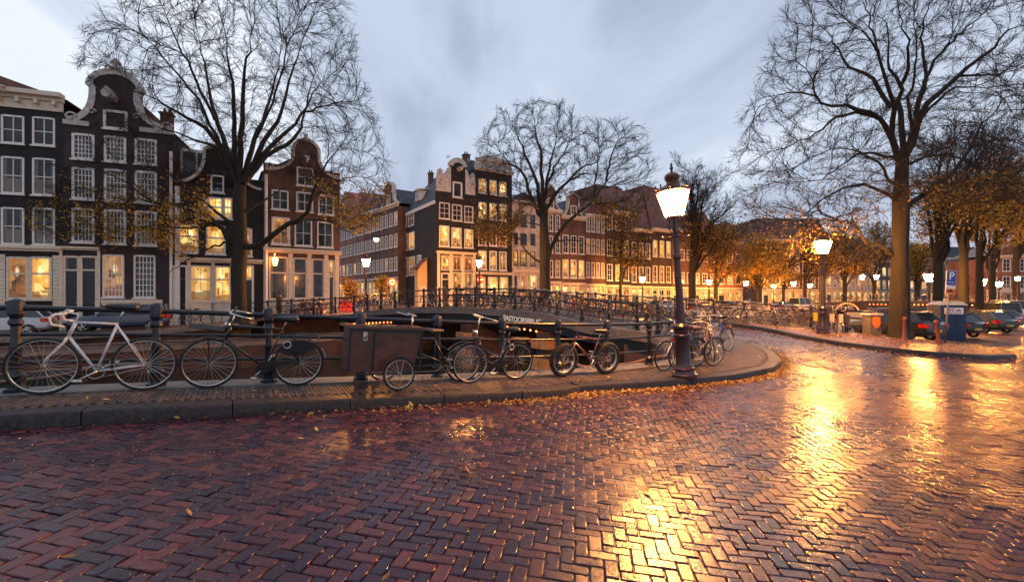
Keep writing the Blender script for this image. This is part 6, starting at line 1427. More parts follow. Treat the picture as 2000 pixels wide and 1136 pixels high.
# bicycles parked end-on by the second lamp, with panniers
def panniers(root, m_, w=.14):
    for s in (-1, 1):
        g = MB(); g.prism([(-.76, .45), (-.40, .45), (-.36, .80), (-.80, .80)], s*.08 if s > 0 else s*.08-w, s*.08+w if s > 0 else s*.08); g.build('pannier', m_, root)
M['bag_yellow'] = plain('yellow_pannier_cloth', (.75, .38, .02), .5); M['bag_cream'] = plain('cream_pannier_cloth', (.6, .5, .35), .6); M['bag_black'] = plain('black_pannier_cloth', (.02, .02, .02), .6)
for px, Y, m_, lb, c in ((1597, 20.6, 'bag_yellow', 'bicycle with yellow panniers seen from behind, left of the upright lamp', 'black'), (1629, 20.2, 'bag_cream', 'bicycle with cream panniers seen from behind, right of the upright lamp', 'black'), (1650, 20.4, 'bag_black', 'bicycle with black bags at the end of the bridge railing', 'darkred')):
    o = bicycle('oma', c, det=False, label=lb); panniers(o, M[m_]); x, y = at_px(px, Y); place(o, x, y, R(62 if m_ != 'bag_black' else 48))
# bicycles standing on the left far quay
for i, (px, Y, k, hd, lb) in enumerate(((384, 28.2, 0, .6, 'black bicycle against the black house, left of the elm trunk'), (575, 31.5, 0, .5, 'black bicycle beside the group sitting on the far quay'), (402, 28.6, 2, .5, 'grey bicycle under the lit shop window beside the elm trunk'), (612, 32.4, 5, .6, 'white bicycle behind the seated group'))):
    x, y = at_px(px, Y); put(k, x, y, hd, lb, 'bicycles on the far quay', base=0)
for i, px in enumerate((1586, 1602, 1618)): pass
# ================= cars =================
CG = plain('car_window_glass', (.02, .025, .03), .05, var=.2); M['headlamp'] = plain('headlight_lens', (.5, .5, .5), .1); M['tail'] = plain('tail_light_lens', (.5, .01, .01), .15, coat=.6)
def car(label, col, x, y, hd, kind='hatch', z=None, det=True, name='parked_car', L=4.1):
    root = thing(name, (x, y, G(x, y) if z is None else z), hd, label, 'van' if kind == 'van' else 'car', None)
    m_ = plain('car_paint_'+label.split()[0], col, .25, .0, var=.08, coat=1.0); H = {'hatch': 1.45, 'wagon': 1.48, 'van': 1.95, 'small': 1.48}[kind]; W = .86
    hl = L/2
    # silhouette: belt line profile and roof profile
    if kind == 'van': prof = [(-hl, .45, .98), (-hl+.02, .35, 1.05), (-hl*.5, .25, 1.05), (0, .25, 1.05), (hl*.5, .25, 1.04), (hl*.82, .27, .98), (hl, .42, .72)]; roof = [(-hl+.05, -hl+.12), (hl*.50, hl*.30)]
    else: prof = [(-hl, .48, .86), (-hl+.10, .32, .97), (-hl*.55, .24, .97), (0, .22, .95), (hl*.45, .23, .93), (hl*.85, .26, .80), (hl, .42, .62)]; roof = [(-hl+(.1 if kind == 'wagon' else .22), -hl+(.25 if kind == 'wagon' else .62)), (hl*.40, hl*.02)]
    n = 8; vs = []
    for xx, zb, zt in prof:
        w = W*(1 if abs(xx) < hl*.8 else .90); s_ = [(w*.82, zb), (w, zb+.12), (w, (zb+zt)/2), (w*.97, zt-.06), (w*.88, zt), (-w*.88, zt), (-w*.97, zt-.06), (-w, (zb+zt)/2), (-w, zb+.12), (-w*.82, zb)]
        vs += [(xx, a, b_) for a, b_ in s_]
    n = 10; mb = MB(); K = len(prof)
    mb.add(vs, [(i*n+k, i*n+(k+1) % n, (i+1)*n+(k+1) % n, (i+1)*n+k) for i in range(K-1) for k in range(n)]+[tuple(range(n)), tuple((K-1)*n+k for k in range(n))])
    (rb0, rt0), (fb0, ft0) = roof; zb = prof[2][2]-.01; w0, w1 = W*.90, W*.70
    # roof panel and pillars over a glass house
    mb.box(rt0-.03, ft0+.03, -w1-.02, w1+.02, H-.05, H)
    for (xb, xt) in ((rb0, rt0), ((rb0+fb0)/2-.05, (rt0+ft0)/2-.05), (fb0, ft0)):
        for s in (-1, 1): mb.tube([(xb, s*(w0+.0), zb), (xt, s*(w1+.01), H-.03)], .045, 4)
    body = mb.build('body', m_, root, smooth=True, auto=35)
    g = MB(); g.add([(rb0, -w0, zb), (rb0, w0, zb), (fb0, w0, zb), (fb0, -w0, zb), (rt0, -w1, H-.04), (rt0, w1, H-.04), (ft0, w1, H-.04), (ft0, -w1, H-.04)], [(0, 1, 2, 3), (4, 7, 6, 5), (0, 4, 5, 1), (1, 5, 6, 2), (2, 6, 7, 3), (3, 7, 4, 0)])
    g.build('windows', CG, body)
    for xx in (-hl*.62, hl*.64):
        for s in (-1, 1):
            w = MB(); w.torus((0, 0, 0), .24, .075, 18, 6, ry=.10); wo_ = w.build('wheel', M['tyre'], root, smooth=True, loc=(xx, s*(W-.06), .31))
            r_ = MB()
            for k in range(5): a = 2*math.pi*k/5; r_.tube([(0, s*.08, 0), (.2*math.cos(a), s*.085, .2*math.sin(a))], .03, 4)
            r_.torus((0, s*.06, 0), .19, .02, 16, 4); r_.build('rim', M['chrome'], wo_)
    for s in (-1, 1):
        t_ = MB(); t_.prismz([(-hl-.02, s*.80), (-hl-.02, s*.52), (-hl+.16, s*.52), (-hl+.32, s*.85), (-hl+.1, s*.86)], .72, .90); t_.build('tail_light', M['tail'], root)
        t_ = MB(); t_.sphere((hl-.10, s*.62, .62), (.12, .16, .08), 8, 5); t_.build('headlight', M['headlamp'], root, smooth=True)
        t_ = MB(); t_.sphere((fb0-.15, s*(W+.08), zb+.05), (.06, .10, .07), 6, 4); t_.build('mirror', m_, root, smooth=True)
    t_ = MB(); t_.box(-hl-.03, -hl+.01, -.26, .26, .50, .61); t_.build('number_plate', plain('number_plate_yellow', (.6, .4, .03), .4), root)
    return root
QA = math.atan2(.507, .862)
def carrear(label, col, px, Y, hd, L=4.1, **k):
    x, y = at_px(px, Y); return car(label, col, x+math.cos(hd)*L/2, y+math.sin(hd)*L/2, hd, L=L, **k)
def carpx(label, col, px, Y, hd, **k): x, y = at_px(px, Y); return car(label, col, x, y, hd, **k)
carpx('silver hatchback parked on the far quay at the left edge', (.42, .44, .47), 0, 23.6, QA+math.pi)
carpx('dark blue estate car on the far quay behind the white racing bicycle', (.012, .02, .05), 237, 25.7, QA+math.pi, kind='wagon', L=4.5)
bc = R(42)
carrear('dark grey hatchback parked beside the great trunk at the right', (.012, .016, .024), 1832, 21.8, R(108), L=4.1)
carrear('black car with red tail light just right of the blue portable toilet', (.012, .012, .015), 1910, 26.3, R(100), L=4.1)
carpx('dark green car, next behind the black one right of the toilet', (.02, .03, .02), 1903, 32, R(96), L=4.2)
carpx('grey car parked just before the teal van', (.16, .17, .18), 1926, 36.5, R(92), L=4.2)
carpx('teal covered van in the row of cars at the right', (.02, .16, .20), 1938, 42, R(74), kind='van', L=4.6)
carpx('white van at the end of the parked row near the red brick house', (.5, .5, .5), 1958, 50, R(72), kind='van', L=4.6)
carpx('white hatchback on the far quay seen just left of the leaning lamp post', (.6, .6, .6), 1300, 48.5, QA+.1)
carpx('dark red hatchback behind the bridge bicycles, right of the leaning lamp post', (.2, .02, .02), 1372, 52, QA)
carpx('grey estate car below the olive brown tree', (.2, .2, .22), 1430, 55, QA, kind='wagon')
carpx('pale silver car below the yellow tree', (.5, .5, .48), 1466, 58, QA)
carpx('dark blue car left of the white van on the far quay', (.03, .06, .14), 1532, 61, QA)
carpx('white van parked below the sparse trees on the far quay', (.65, .65, .65), 1566, 64, QA, kind='van')
# ================= people =================
def person(label, x, y, z, hd, pose='stand', coat=(.06, .035, .02), trousers=(.03, .03, .04), hair=(.03, .02, .012), cap=None, skin=(.45, .26, .18)):
    root = thing('person', (x, y, z), hd, label, 'person'); o = 0.0
    if pose == 'stand': J = dict(pel=(0, 0, .95), che=(.02, 0, 1.30), nec=(.05, 0, 1.47), hed=(.11, 0, 1.58), top=(.10, 0, 1.74))
    else: J = dict(pel=(0, 0, .46), che=(.04, 0, .80), nec=(.07, 0, .97), hed=(.12, 0, 1.08), top=(.11, 0, 1.23))
    V = []; E = []; Rr = []
    def add(p, r, par=None): V.append(p); Rr.append(r); (E.append((par, len(V)-1)) if par is not None else None); return len(V)-1
    pel = add(J['pel'], (.16, .13)); wai = add(((J['pel'][0]+J['che'][0])/2, 0, (J['pel'][2]+J['che'][2])/2), (.14, .11), pel); che = add(J['che'], (.17, .12), wai); nec = add(J['nec'], (.055, .055), che)
    hed = add(J['hed'], (.085, .075), nec); top = add(J['top'], (.065, .06), hed)
    for s in (-1, 1):
        if pose == 'stand':
            h = add((0, s*.10, .88), (.10, .09), pel); k = add((.03, s*.11, .48), (.062, .062), h); a = add((-.02, s*.11, .08), (.042, .042), k); f = add((.14, s*.12, .04), (.035, .03), a)
            sh = add((.02, s*.19, 1.40), (.06, .06), che); el = add((.06, s*.24, 1.13), (.045, .045), sh); wr = add((.30, s*.10, 1.22), (.032, .032), el); ha = add((.38, s*.06, 1.25), (.04, .025), wr)
        else:
            h = add((.05, s*.10, .46), (.09, .08), pel); k = add((.44, s*.12, .50), (.06, .06), h); a = add((.42, s*.12, .09), (.042, .042), k); f = add((.56, s*.13, .04), (.035, .03), a)
            sh = add((.04, s*.19, .90), (.058, .058), che); el = add((.14, s*.25, .66), (.045, .045), sh); wr = add((.36, s*.12, .64), (.032, .032), el); ha = add((.43, s*.08, .62), (.04, .025), wr)
    me = bpy.data.meshes.new('body'); me.from_pydata(V, E, []); ob = bpy.data.objects.new('body', me); COL.objects.link(ob); ob.parent = root
    mo = ob.modifiers.new('skin', 'SKIN'); 
    for i, r in enumerate(Rr): me.skin_vertices[0].data[i].radius = r
    me.skin_vertices[0].data[0].use_root = True
    ss = ob.modifiers.new('sub', 'SUBSURF'); ss.levels = ss.render_levels = 1
    cm = plain('skin_tone', skin, .6); me.materials.append(cm)
    # clothing as separate shells
    z_ = J['pel'][2]; c = MB()
    c.lathe([(.20, -.35 if pose == 'stand' else -.05), (.19, -.05), (.16, .12), (.20, .33), (.21, .42), (.12, .50), (.07, .53)], 12, (.01, 0, z_)); c.v = [(a+(b_z-z_)*.05, b*1.05, b_z) for a, b, b_z in c.v]
    for s in (-1, 1):
        e_ = [(.02, s*.19, J['che'][2]+.10), (.06 if pose == 'stand' else .14, s*.245, J['che'][2]-.16), (.28 if pose == 'stand' else .34, s*.11, J['che'][2]-.09 if pose == 'stand' else J['che'][2]-.16)]
        c.tube(e_, [.075, .06, .045], 8)
    c.build('coat', plain('coat_cloth', coat, .85), root, smooth=True)
    c = MB()
    for s in (-1, 1):
        if pose == 'stand': c.tube([(0, s*.10, .90), (.03, s*.11, .48), (-.02, s*.11, .08)], [.11, .08, .065], 8)
        else: c.tube([(.03, s*.10, .47), (.44, s*.12, .51), (.42, s*.12, .10)], [.11, .08, .06], 8)
    c.build('trousers', plain('trouser_cloth', trousers, .85), root, smooth=True)
    hx, hz = J['hed'][0], J['hed'][2]+.05
    c = MB(); c.sphere((hx-.02, 0, hz+.03), (.11, .092, .115), 10, 7); c.build('hair' if cap is None else 'cap', plain('hair_brown' if cap is None else 'cap_cloth', hair if cap is None else cap, .8), root, smooth=True)
    c = MB(); c.sphere((hx+.095, 0, hz-.03), (.022, .014, .02), 6, 4)
    for s in (-1, 1): c.sphere((hx-.005, s*.088, hz-.02), (.02, .012, .03), 6, 4)
    c.build('face_features', cm, root, smooth=True)
    c = MB()
    for s in (-1, 1): c.sphere((hx+.085, s*.03, hz), (.008, .012, .008), 6, 4)
    c.build('eyes', M['tyre'], root)
    c = MB()
    for s in (-1, 1):
        fx, fy, fz = ((.40, s*.06, 1.25) if pose == 'stand' else (.45, s*.08, .62))
        for k in range(4): c.tube([(fx, fy+(k-1.5)*.018, fz), (fx+.04, fy+(k-1.5)*.02, fz-.005), (fx+.06-.005*abs(k-1), fy+(k-1.5)*.02, fz-.03)], .008, 5)
        c.tube([(fx-.03, fy-s*.03, fz), (fx+.01, fy-s*.05, fz+.01)], .009, 5)
    c.build('fingers', cm, root, smooth=True)
    return root
x, y = at_px(545, 30.3); person('person in a brown coat standing on the far quay looking down at the hands', x, y, G(x, y), R(-10))
for px, Y, kw, lb in ((577, 31.6, dict(coat=(.4, .42, .5), cap=(.75, .73, .7)), 'person in a white cap and pale jacket seated on the far quay'), (592, 32.2, dict(coat=(.03, .03, .035), hair=(.25, .15, .07)), 'fair haired person in black seated beside the one with the white cap'),
                      (608, 32.0, dict(coat=(.10, .04, .05), hair=(.10, .03, .02)), 'person in a dark red jacket bending forward on the quay bench'), (624, 32.4, dict(coat=(.05, .05, .06), trousers=(.3, .05, .04), hair=(.02, .015, .01)), 'dark haired person in red trousers at the right end of the bench')):
    x, y = at_px(px, Y); person(lb, x, y, G(x, y), R(-70+px % 7*8), 'sit', **kw)
bx0, bx1 = at_px(570, 31.9), at_px(632, 32.8); root = thing('bench', (bx0[0], bx0[1], G(*bx0)), math.atan2(bx1[1]-bx0[1], bx1[0]-bx0[0]), 'low wooden bench under the seated group on the far quay', 'bench'); BL = math.hypot(bx1[0]-bx0[0], bx1[1]-bx0[1])
mb = MB(); mb.box(-.1, BL, -.12, .28, .38, .43); mb.build('seat', M['wood'], root)
for k in (.1, BL*.5, BL-.2): mb = MB(); mb.box(k-.05, k+.05, -.08, .24, 0, .38); mb.build('leg', M['iron'], root)
# red planter
x, y = at_px(678, 38.6); root = thing('planter', (x, y, G(x, y)), .3, 'red square planter below the golden shrub', 'planter'); mb = MB(); mb.prismz([(-.5, -.4), (.5, -.4), (.5, .4), (-.5, .4)], 0, .75); mb.build('box', M['red'], root); mb = MB(); mb.box(-.56, .56, -.46, .46, .75, .82); mb.build('rim', M['red'], root)
# ================= boats =================
def boat(label, a, b_, w, h, mat, deck=None, name='barge', cabin=None, z=WATER):
    L = math.hypot(b_[0]-a[0], b_[1]-a[1]); root = thing(name, (a[0], a[1], z), math.atan2(b_[1]-a[1], b_[0]-a[0]), label, 'boat')
    N = 16; vs = []
    for i in range(N+1):
        t = i/N; hw = w/2*min(1, (1-(2*t-1)**6)+.12); sh = h*(1+.25*(2*t-1)**4)
        vs += [(t*L, -hw, sh), (t*L, -hw*.9, -.2), (t*L, hw*.9, -.2), (t*L, hw, sh)]
    mb = MB(); mb.add(vs, [(4*i+k, 4*i+k+1, 4*i+k+5, 4*i+k+4) for i in range(N) for k in range(3)]+[(0, 1, 2, 3), tuple(4*N+k for k in range(4))]); mb.build('hull', M[mat], root)
    mb = MB()
    mb.add([(v[0], v[1]*.96, v[2]-.15) for v in vs], [(4*i, 4*i+4, 4*i+7, 4*i+3) for i in range(N)]); mb.build('deck', M[deck or 'wood'], root)
    for s in (0, 3):
        mb = MB(); mb.tube([(vs[4*i+s][0], vs[4*i+s][1], vs[4*i+s][2]+.03) for i in range(N+1)], .05, 6); mb.build('gunwale', M['wood'], root)
    if cabin:
        x0, x1, ch = cabin; mb = MB(); mb.box(x0, x1, -w*.32, w*.32, h-.15, h+ch); cb = mb.build('cabin', M['cream'], root); mb = MB(); mb.box(x0-.1, x1+.1, -w*.36, w*.36, h+ch, h+ch+.08); mb.build('cabin_roof', M['wood'], cb)
        for k in range(3): mb = MB(); xx = x0+(x1-x0)*(.2+.3*k); mb.box(xx-.2, xx+.2, -w*.32-.02, -w*.32-.002, h+.1, h+ch-.15); mb.build('window', M['lit_soft'], cb)
    return root
M['plank'] = masonry('wet_hull_planks', (.09, .045, .035), (.12, .06, .045), (.02, .01, .01), 3.5, .24, rough=.35)
boat('long wooden barge moored under the far left quay wall', L_(-11, 18.3), L_(9.5, 18.3), 4.2, 1.0, 'plank')
boat('low open sloop with dark green hull lying below the barge stern', L_(-9, 13.8), L_(-2.5, 14.0), 2.0, .55, 'darkpaint')
b36 = boat('small black boat numbered 36 behind the mountain bicycle', (1.5, 11.9), (4.6, 13.2), 1.5, 1.25, 'iron')
def text(body, size, mat, parent, loc, rot, ext=.004, name='lettering', align='CENTER', sx=1):
    cu = bpy.data.curves.new(name, 'FONT'); cu.body = body; cu.size = size; cu.extrude = ext; cu.align_x = align; cu.align_y = 'CENTER'; cu.offset = size*.02
    tmp = bpy.data.objects.new(name, cu); COL.objects.link(tmp); dg = bpy.context.evaluated_depsgraph_get(); me = bpy.data.meshes.new_from_object(tmp.evaluated_get(dg)); bpy.data.objects.remove(tmp)
    me.materials.clear(); me.materials.append(mat); o = bpy.data.objects.new(name, me); COL.objects.link(o); o.parent = parent; o.location = loc; o.rotation_euler = rot; o.scale = (sx, 1, 1); return o
text('36', .34, M['white'], b36, (1.55, -.80, .95), (R(90), 0, 0))
boat('grey and cream houseboat moored along the far quay right of the bridge', (19, 47.5), (33, 56), 3.6, .9, 'concrete', cabin=(2, 11, 1.3))
boat('pale dinghy tied just beyond the bridge railing near the pannier bicycles', (15.2, 25.2), (18.6, 29.6), 1.7, .75, 'concrete')
boat('flat white motor boat on the water left of the great trunk', (33, 45), (40, 50), 2.6, .8, 'white', cabin=(2, 5, .8))
# ================= name board on the bridge =================
i0 = min(range(len(BA)), key=lambda i: abs(1000+F*BA[i][0]/BA[i][1]-1022)); bx, by = BA[i0]; ia, ib = BA[i0-60], BA[i0+60]
hd = math.atan2(ia[1]-ib[1], ia[0]-ib[0]); ox, oy, oz = BR.location; zt = G(bx, by)-.20; sl_ = math.atan2(G(*ia)-G(*ib), math.hypot(ia[0]-ib[0], ia[1]-ib[1]))
nx_, ny_ = math.sin(hd), -math.cos(hd)
zt = G(bx, by)-.27-oz; ch_, sh_ = math.cos(hd), math.sin(hd)
mb = MB(); mb.box(-1.05, 1.05, -.02, .03, -.17, .17); nb_ = mb.build('name_board', M['iron'], BR, loc=(bx+nx_*.10-ox, by+ny_*.10-oy, zt), rot=(0, -sl_, hd))
text('PASTOORSBRUG', .35, emis('self_glowing_white_letters', (.9, .8, .7), .35), nb_, (0, -.03, 0), (R(90), 0, 0), name='bridge_name')  # faint glow put into the letter material; no floodlight shines on it
# ================= signs, toilet, bollards =================
M['signblue'] = plain('blue_sign_face', (.015, .06, .35), .35, var=.05); M['signwhite'] = plain('white_sign_face', (.75, .75, .75), .35, var=.05); M['orange'] = plain('orange_sign_face', (.75, .22, .03), .4, var=.05)
x, y = at_px(1846, 18.4); root = thing('parking_sign', (x, y, G(x, y)+KERB), 0, 'blue parking sign on a leaning pale pole with an orange car plate', 'sign'); root.rotation_euler = (0, R(4.2), 0)
mb = MB(); mb.tube([(0, 0, 0), (0, 0, 2.95)], .032, 8); mb.build('pole', M['concrete'], root, smooth=True)
mb = MB(); mb.box(-.20, .20, -.06, -.04, 2.35, 2.95); pl = mb.build('sign_plate', M['signwhite'], root); mb = MB(); mb.box(-.185, .185, -.065, -.0605, 2.365, 2.935); mb.build('blue_face', M['signblue'], pl)
text('P', .42, M['signwhite'], pl, (0, -.068, 2.72), (R(90), 0, 0)); mb = MB(); mb.box(-.15, .15, -.069, -.066, 2.46, 2.48); mb.build('white_line', M['signwhite'], pl)
mb = MB(); mb.box(-.20, .20, -.06, -.04, 2.0, 2.335); pl = mb.build('lower_plate', M['signwhite'], root); mb = MB(); mb.box(-.195, .195, -.065, -.0605, 2.005, 2.22); mb.build('orange_face', M['orange'], pl)
mb = MB(); mb.prism([(-.13, 2.08), (.13, 2.08), (.12, 2.13), (.07, 2.14), (.04, 2.18), (-.05, 2.18), (-.08, 2.14), (-.13, 2.13)], -.068, -.0655); mb.build('car_symbol', M['tyre'], pl)
# portable toilet
M['toilet'] = plain('blue_toilet_plastic', (.014, .045, .11), .45, var=.15)
x, y = at_px(1849, 25.2); root = thing('portable_toilet', (x, y, G(x, y)), R(-16), 'blue portable toilet cabin with cream roof behind the parking sign', 'portable toilet')
mb = MB(); mb.box(-.56, .56, -.56, .56, .08, 2.02)
for k in range(-4, 5): mb.box(k*.12-.02, k*.12+.02, -.585, -.561, .15, 1.45)
mb.build('cabin', M['toilet'], root)
mb = MB(); mb.add([(-.62, -.62, 2.0), (.62, -.62, 2.0), (.62, .62, 2.0), (-.62, .62, 2.0), (-.45, -.45, 2.2), (.45, -.45, 2.2), (.45, .45, 2.2), (-.45, .45, 2.2)], [(0, 3, 2, 1), (4, 5, 6, 7), (0, 1, 5, 4), (1, 2, 6, 5), (2, 3, 7, 6), (3, 0, 4, 7)]); mb.lathe([(.06, 2.18), (.06, 2.36)], 8, (-.2, -.2, 0)); mb.build('roof', M['cream'], root)
mb = MB(); mb.box(.562, .59, -.4, .42, .12, 1.95); d_ = mb.build('door', M['toilet'], root); mb = MB(); mb.box(-.42, .42, -.600, -.587, 1.52, 1.86); sg = mb.build('sign_plate', M['signwhite'], root)
text('WC-ek', .22, M['signblue'], sg, (0, -.606, 1.73), (R(90), 0, 0)); text('WWW.WC-EK.NL', .085, M['signblue'], sg, (0, -.606, 1.585), (R(90), 0, 0))
mb = MB(); mb.box(-.6, .6, -.6, .6, 0, .08); mb.build('skid', M['iron'], root)
M['bollard'] = plain('brown_red_bollard_paint', (.13, .03, .03), .35, var=.3)
for i, (px, Y, ln, lb) in enumerate(((1766, 18.7, R(1.5), 'brown red bollard standing upright at the foot of the great trunk'), (1834, 18.4, R(-7), 'leaning brown red bollard just left of the parking sign pole'))):
    x, y = at_px(px, Y); root = thing('bollard', (x, y, G(x, y)+KERB), 0, lb, 'bollard', 'bollards at the pavement corner'); root.rotation_euler = (0, ln, 0)
    mb = MB(); mb.lathe([(.10, 0), (.095, .1), (.075, .15), (.065, .8), (.08, .83), (.08, .87), (.05, .93), (.01, .95)], 10); mb.build('shaft', M['bollard'], root, smooth=True, auto=40)
# round signs at the side street
def rsign(px, py, Y, label, kind):
    x, y = at_px(px, Y); z = G(x, y); h = CAMZ-(py-HOR)/F*Y-z; root = thing('road_sign', (x, y, z), 0, label, 'sign'); mb = MB(); mb.tube([(0, 0, 0), (0, 0, h+.3)], .035, 6); mb.build('pole', M['chrome'], root)
    def disc(r, y0, y1, m_, nm, par): mb = MB(); mb.prism([(r*math.cos(a), h+r*math.sin(a)) for a in np.linspace(0, 2*math.pi, 25)[:-1]], y0, y1); return mb.build(nm, m_, par)
    d_ = disc(.34, -.08, -.05, M['red'], 'sign_disc', root)
    if kind == 'car':
        disc(.25, -.086, -.081, M['signwhite'], 'white_field', d_); mb = MB(); mb.prism([(-.15, h-.07), (.15, h-.07), (.15, h+.01), (.09, h+.02), (.06, h+.09), (-.06, h+.09), (-.09, h+.02), (-.15, h+.01)], -.091, -.087); mb.build('car_symbol', M['tyre'], d_)
    else: mb = MB(); mb.box(-.25, .25, -.087, -.081, h-.055, h+.055); mb.build('white_bar', M['signwhite'], d_)
rsign(766.5, 551, 36.5, 'round white sign with red rim and black car at the side street', 'car'); rsign(938.5, 546, 42, 'round red no entry sign with white bar behind the bridge lamp', 'bar')
# stone pillar with red shield-shaped plate at the end of the railing
x, y = at_px(1703, 20.3); root = thing('stone_pillar', (x, y, G(x, y)), 0, 'grey stone pillar with orange shield plate left of the great trunk', 'pillar')
mb = MB(); mb.box(-.24, .24, -.24, .24, 0, 1.02); mb.build('shaft', M['concrete'], root); mb = MB(); mb.box(-.29, .29, -.29, .29, 1.02, 1.1); mb.build('cap', M['stone'], root)
mb = MB(); mb.prism([(-.16, .95), (.16, .95), (.16, .62), (.10, .5), (0, .42), (-.10, .5), (-.16, .62)], -.275, -.25); mb.build('shield_plate', M['orange'], root)
# ================= distant bridge =================
def farbridge():
    A, B = Vector((43.5, 66.5, 0)), Vector((64, 52.5, 0)); d = B-A; L = d.length; d.normalize(); zt = CAMZ-.95; root = thing('distant_bridge', (A.x, A.y, WATER), math.atan2(d.y, d.x), 'distant stone bridge with an arch outlined in lights and a lit flat span', 'bridge'); H = zt-WATER
    mb = MB(); ca, r_, N, sp_ = 4.4, 1.15, 14, .85                       # arch at x=ca
    arch = [(ca+r_*math.cos(a), sp_+max(0, r_*.98*math.sin(a))) for a in np.linspace(0, math.pi, N)]
    e_ = 6.6
    poly = [(-2, -.3), (ca-r_, -.3)]+arch[::-1]+[(ca+r_, -.3), (e_, -.3), (e_, H), (-2, H-.5)]
    mb.prism(poly, 0, 7); mb.build('abutment', M['quay_brick'], root)
    mb = MB(); mb.prism([(e_, H-.75), (L+6, H-.75), (L+6, H), (e_, H)], 0, 7); mb.build('flat_span', M['iron'], root)
    mb = MB(); mb.box(e_+8, e_+9, .5, 6.5, -.3, H-.75); mb.build('pier', M['quay_brick'], root)
    mb = MB(); mb.prism([(-2, H-.5), (e_, H), (L+6, H), (L+6, H+.12), (e_, H+.12), (-2, H-.38)], -.1, .5); mb.build('parapet_band', M['concrete'], root)
    mb = MB(); mb.sphere((0, 0, 0), .07, 8, 5); b0 = mb.build('bulb', M['bulb'], root, loc=(ca+(r_+.16), -.1, sp_+.05))
    for a in np.linspace(.2, math.pi-.05, 16): q = b0.copy(); COL.objects.link(q); q.location = (ca+(r_+.16)*math.cos(a), -.1, sp_+(r_+.12)*math.sin(a))
    for k in range(60): q = b0.copy(); COL.objects.link(q); q.location = (e_+.3+k*.42, -.14, H-.38)
    pst = None
    for k in range(20):
        if pst is None:
            mb = MB(); mb.lathe([(.09, 0), (.05, .2), (.05, .9), (.08, .95), (.06, 1.1)], 6); pst = mb.build('post', M['iron'], root, loc=(0, .15, H+.1)); q = pst
        else: q = pst.copy(); COL.objects.link(q); q.parent = root
        q.location = (-1+k*1.6, .15, H+.1 if k > 7 else H+.1-.4*(8-k)/8)
    for h_ in (.4, .7, 1.0): mb = MB(); mb.tube([(-2, .15, H-.4+h_+.1), (e_, .15, H+h_+.1), (L+6, .15, H+h_+.1)], .03, 5); mb.build('rail', M['iron'], root)
    return root, A, d, zt
FBR, FA, Fd, Fz = farbridge()
for i, (t, lb) in enumerate(((6.2, 'left lamp of the pair on the distant bridge above the lit arch'), (7.8, 'right lamp of the pair on the distant bridge'), (21.5, 'lamp on the distant bridge right of the great trunk'))):
    p_ = FA+Fd*t+Vector((.57, .82, 0))*2.5; lamp(p_.x, p_.y, lb, base=0, far=True, z=Fz, H=4.0 if t < 15 else 3.4)
for i in range(16):
    p_ = FA+Fd*(1.5+i*1.25)+Vector((.57, .82, 0))*.75; k = [0, 2, 1, 0, 5, 0, 3, 0][i % 8]
    o = copy_tree(protos[k][0]); o['label'] = f'{cn[protos[k][1]]} bicycle, {ordw[i]} from the left on the distant bridge'; o['group'] = 'bicycles on the distant bridge'; o.location = (p_.x, p_.y, Fz+.03-(.35*(1-i/7) if i < 7 else 0)); o.rotation_euler = (0, 0, math.atan2(Fd.y, Fd.x))
# ================= fallen leaves =================
def litter(name, C, size, mat, zoff, rg, label=None):
    n = len(C); s = size*rg.uniform(.6, 1.25, n); a = rg.uniform(0, 6.28, n); cz = GA(C)+zoff; ca, sa = np.cos(a), np.sin(a)
    sh = [(-1, 0, 0), (-.3, .42, .22), (.55, .40, .10), (1.05, 0, .30), (.5, -.42, .05), (-.35, -.40, .25)]
    tl = rg.normal(0, .28, (n, 2)); V = []
    for ux, uy, uz in sh:
        lx, ly = ux*s, uy*s; z = np.abs(tl[:, 0])*s*.9+lx*tl[:, 0]+ly*tl[:, 1]+uz*s*rg.uniform(.2, 1.6, n)+.004
        V.append(np.stack([C[:, 0]+lx*ca-ly*sa, C[:, 1]+lx*sa+ly*ca, cz+z], 1))
    V = np.stack(V, 1).reshape(-1, 3); b_ = np.arange(n)[:, None]*6; Q = np.concatenate([b_+np.array([[0, 1, 4, 5]]), b_+np.array([[1, 2, 3, 4]])]).reshape(-1, 4)
    o = np_mesh(name, V, Q, mat, smooth=False); o['kind'] = 'stuff'; o['label'] = label; return o
M['litter'] = leafmat('fallen_leaves', [(0, (.10, .035, .012)), (.35, (.24, .10, .025)), (.7, (.45, .25, .04)), (1, (.70, .50, .16))])
rg = np.random.default_rng(9)
def along(pl, n, off_mu, off_sd, dens=None, sign=1):
    q = np.array(resample(pl, .1)); m_ = len(q); w = np.ones(m_) if dens is None else dens(q); w = w/w.sum(); i = rg.choice(m_-1, n, p=w[:-1]/w[:-1].sum())
    t = nrm(np.c_[q[i+1]-q[i], np.zeros(n)])[:, :2]; nn = np.stack([-t[:, 1], t[:, 0]], 1); o = np.abs(rg.normal(0, off_sd, (n, 1)))+off_mu
    return q[i]+nn*(-o*sign)+rg.normal(0, .03, (n, 2))
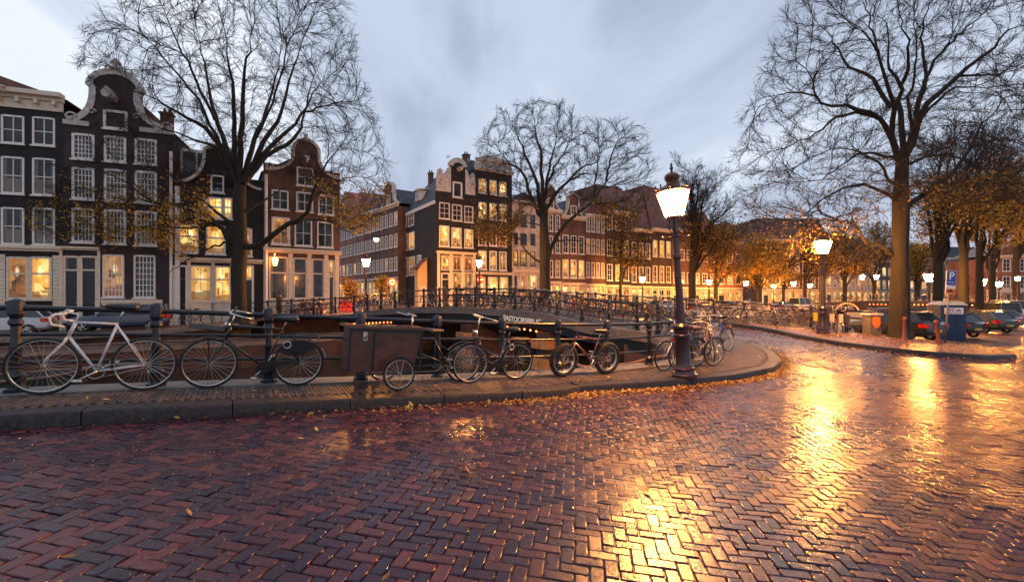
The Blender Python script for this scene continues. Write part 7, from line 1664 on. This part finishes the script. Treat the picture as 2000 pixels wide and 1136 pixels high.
kd = lambda q: np.clip((q[:, 0]+5)/6.5, .02, 1)**2.2*np.where(q[:, 1] > 16, .25, 1)
C = along(KERB_LINE, 3400, .03, .15, kd)
C = np.concatenate([C, along(KERB_LINE, 500, .05, .6, kd), along(KERB2, 700, .05, .35), along(KERB2, 700, -.9, .9)])
Cr = np.stack([rg.uniform(-6, 14, 420), rg.uniform(2.2, 14, 420)], 1); Cr = Cr[inpoly(Cr, road_area)]; C = np.concatenate([C, Cr])
litter('fallen_leaves', C, .034, M['litter'], .004, rg, 'yellow and brown fallen leaves along the kerbs and scattered over the road')
Cq = np.stack([rg.uniform(11.5, 21, 1500), rg.uniform(15.3, 24, 1500)], 1); Cq = Cq[inpoly(Cq, P2)]
litter('fallen_leaves', Cq, .05, M['litter'], KERB+.004, rg, 'brown fallen leaves under the great elm on the right pavement')
Cp2 = along(KERB_LINE, 500, .1, .6, None, -1); Cp2 = Cp2[inpoly(Cp2, inner)]; litter('fallen_leaves', Cp2, .035, M['litter'], KERB+.006, rg, 'a few fallen leaves lying on the near pavement')
Cd = np.stack([rg.uniform(-7, 12, 9000), rg.uniform(1.5, 12, 9000)], 1); Cd = Cd[inpoly(Cd, road_area)]; litter('leaf_crumbs', Cd, .0075, M['litter'], .002, rg, 'tiny crumbs of leaf and grit lying in the joints of the road')
# bits of moss and grass at the foot of the railing
mb = MB(); 
for k in range(500):
    t = random.choice([5.5, 6.0, 6.3, 9.6, 7.3])+random.gauss(0, .35); px_0, py_0 = L_(t, -.12+random.gauss(0, .06)); z = G(px_0, py_0)+KERB; h_ = random.uniform(.03, .10); a = random.uniform(0, 6.28); s = .006
    mb.add([(px_0-s*math.cos(a), py_0-s*math.sin(a), z), (px_0+s*math.cos(a), py_0+s*math.sin(a), z), (px_0+random.gauss(0, .03), py_0+random.gauss(0, .03), z+h_)], [(0, 1, 2)])
g_ = mb.build('grass', plain('tuft_green', (.06, .10, .02), .7)); g_['kind'] = 'stuff'; g_['label'] = 'small grass tufts at the foot of the near railing'
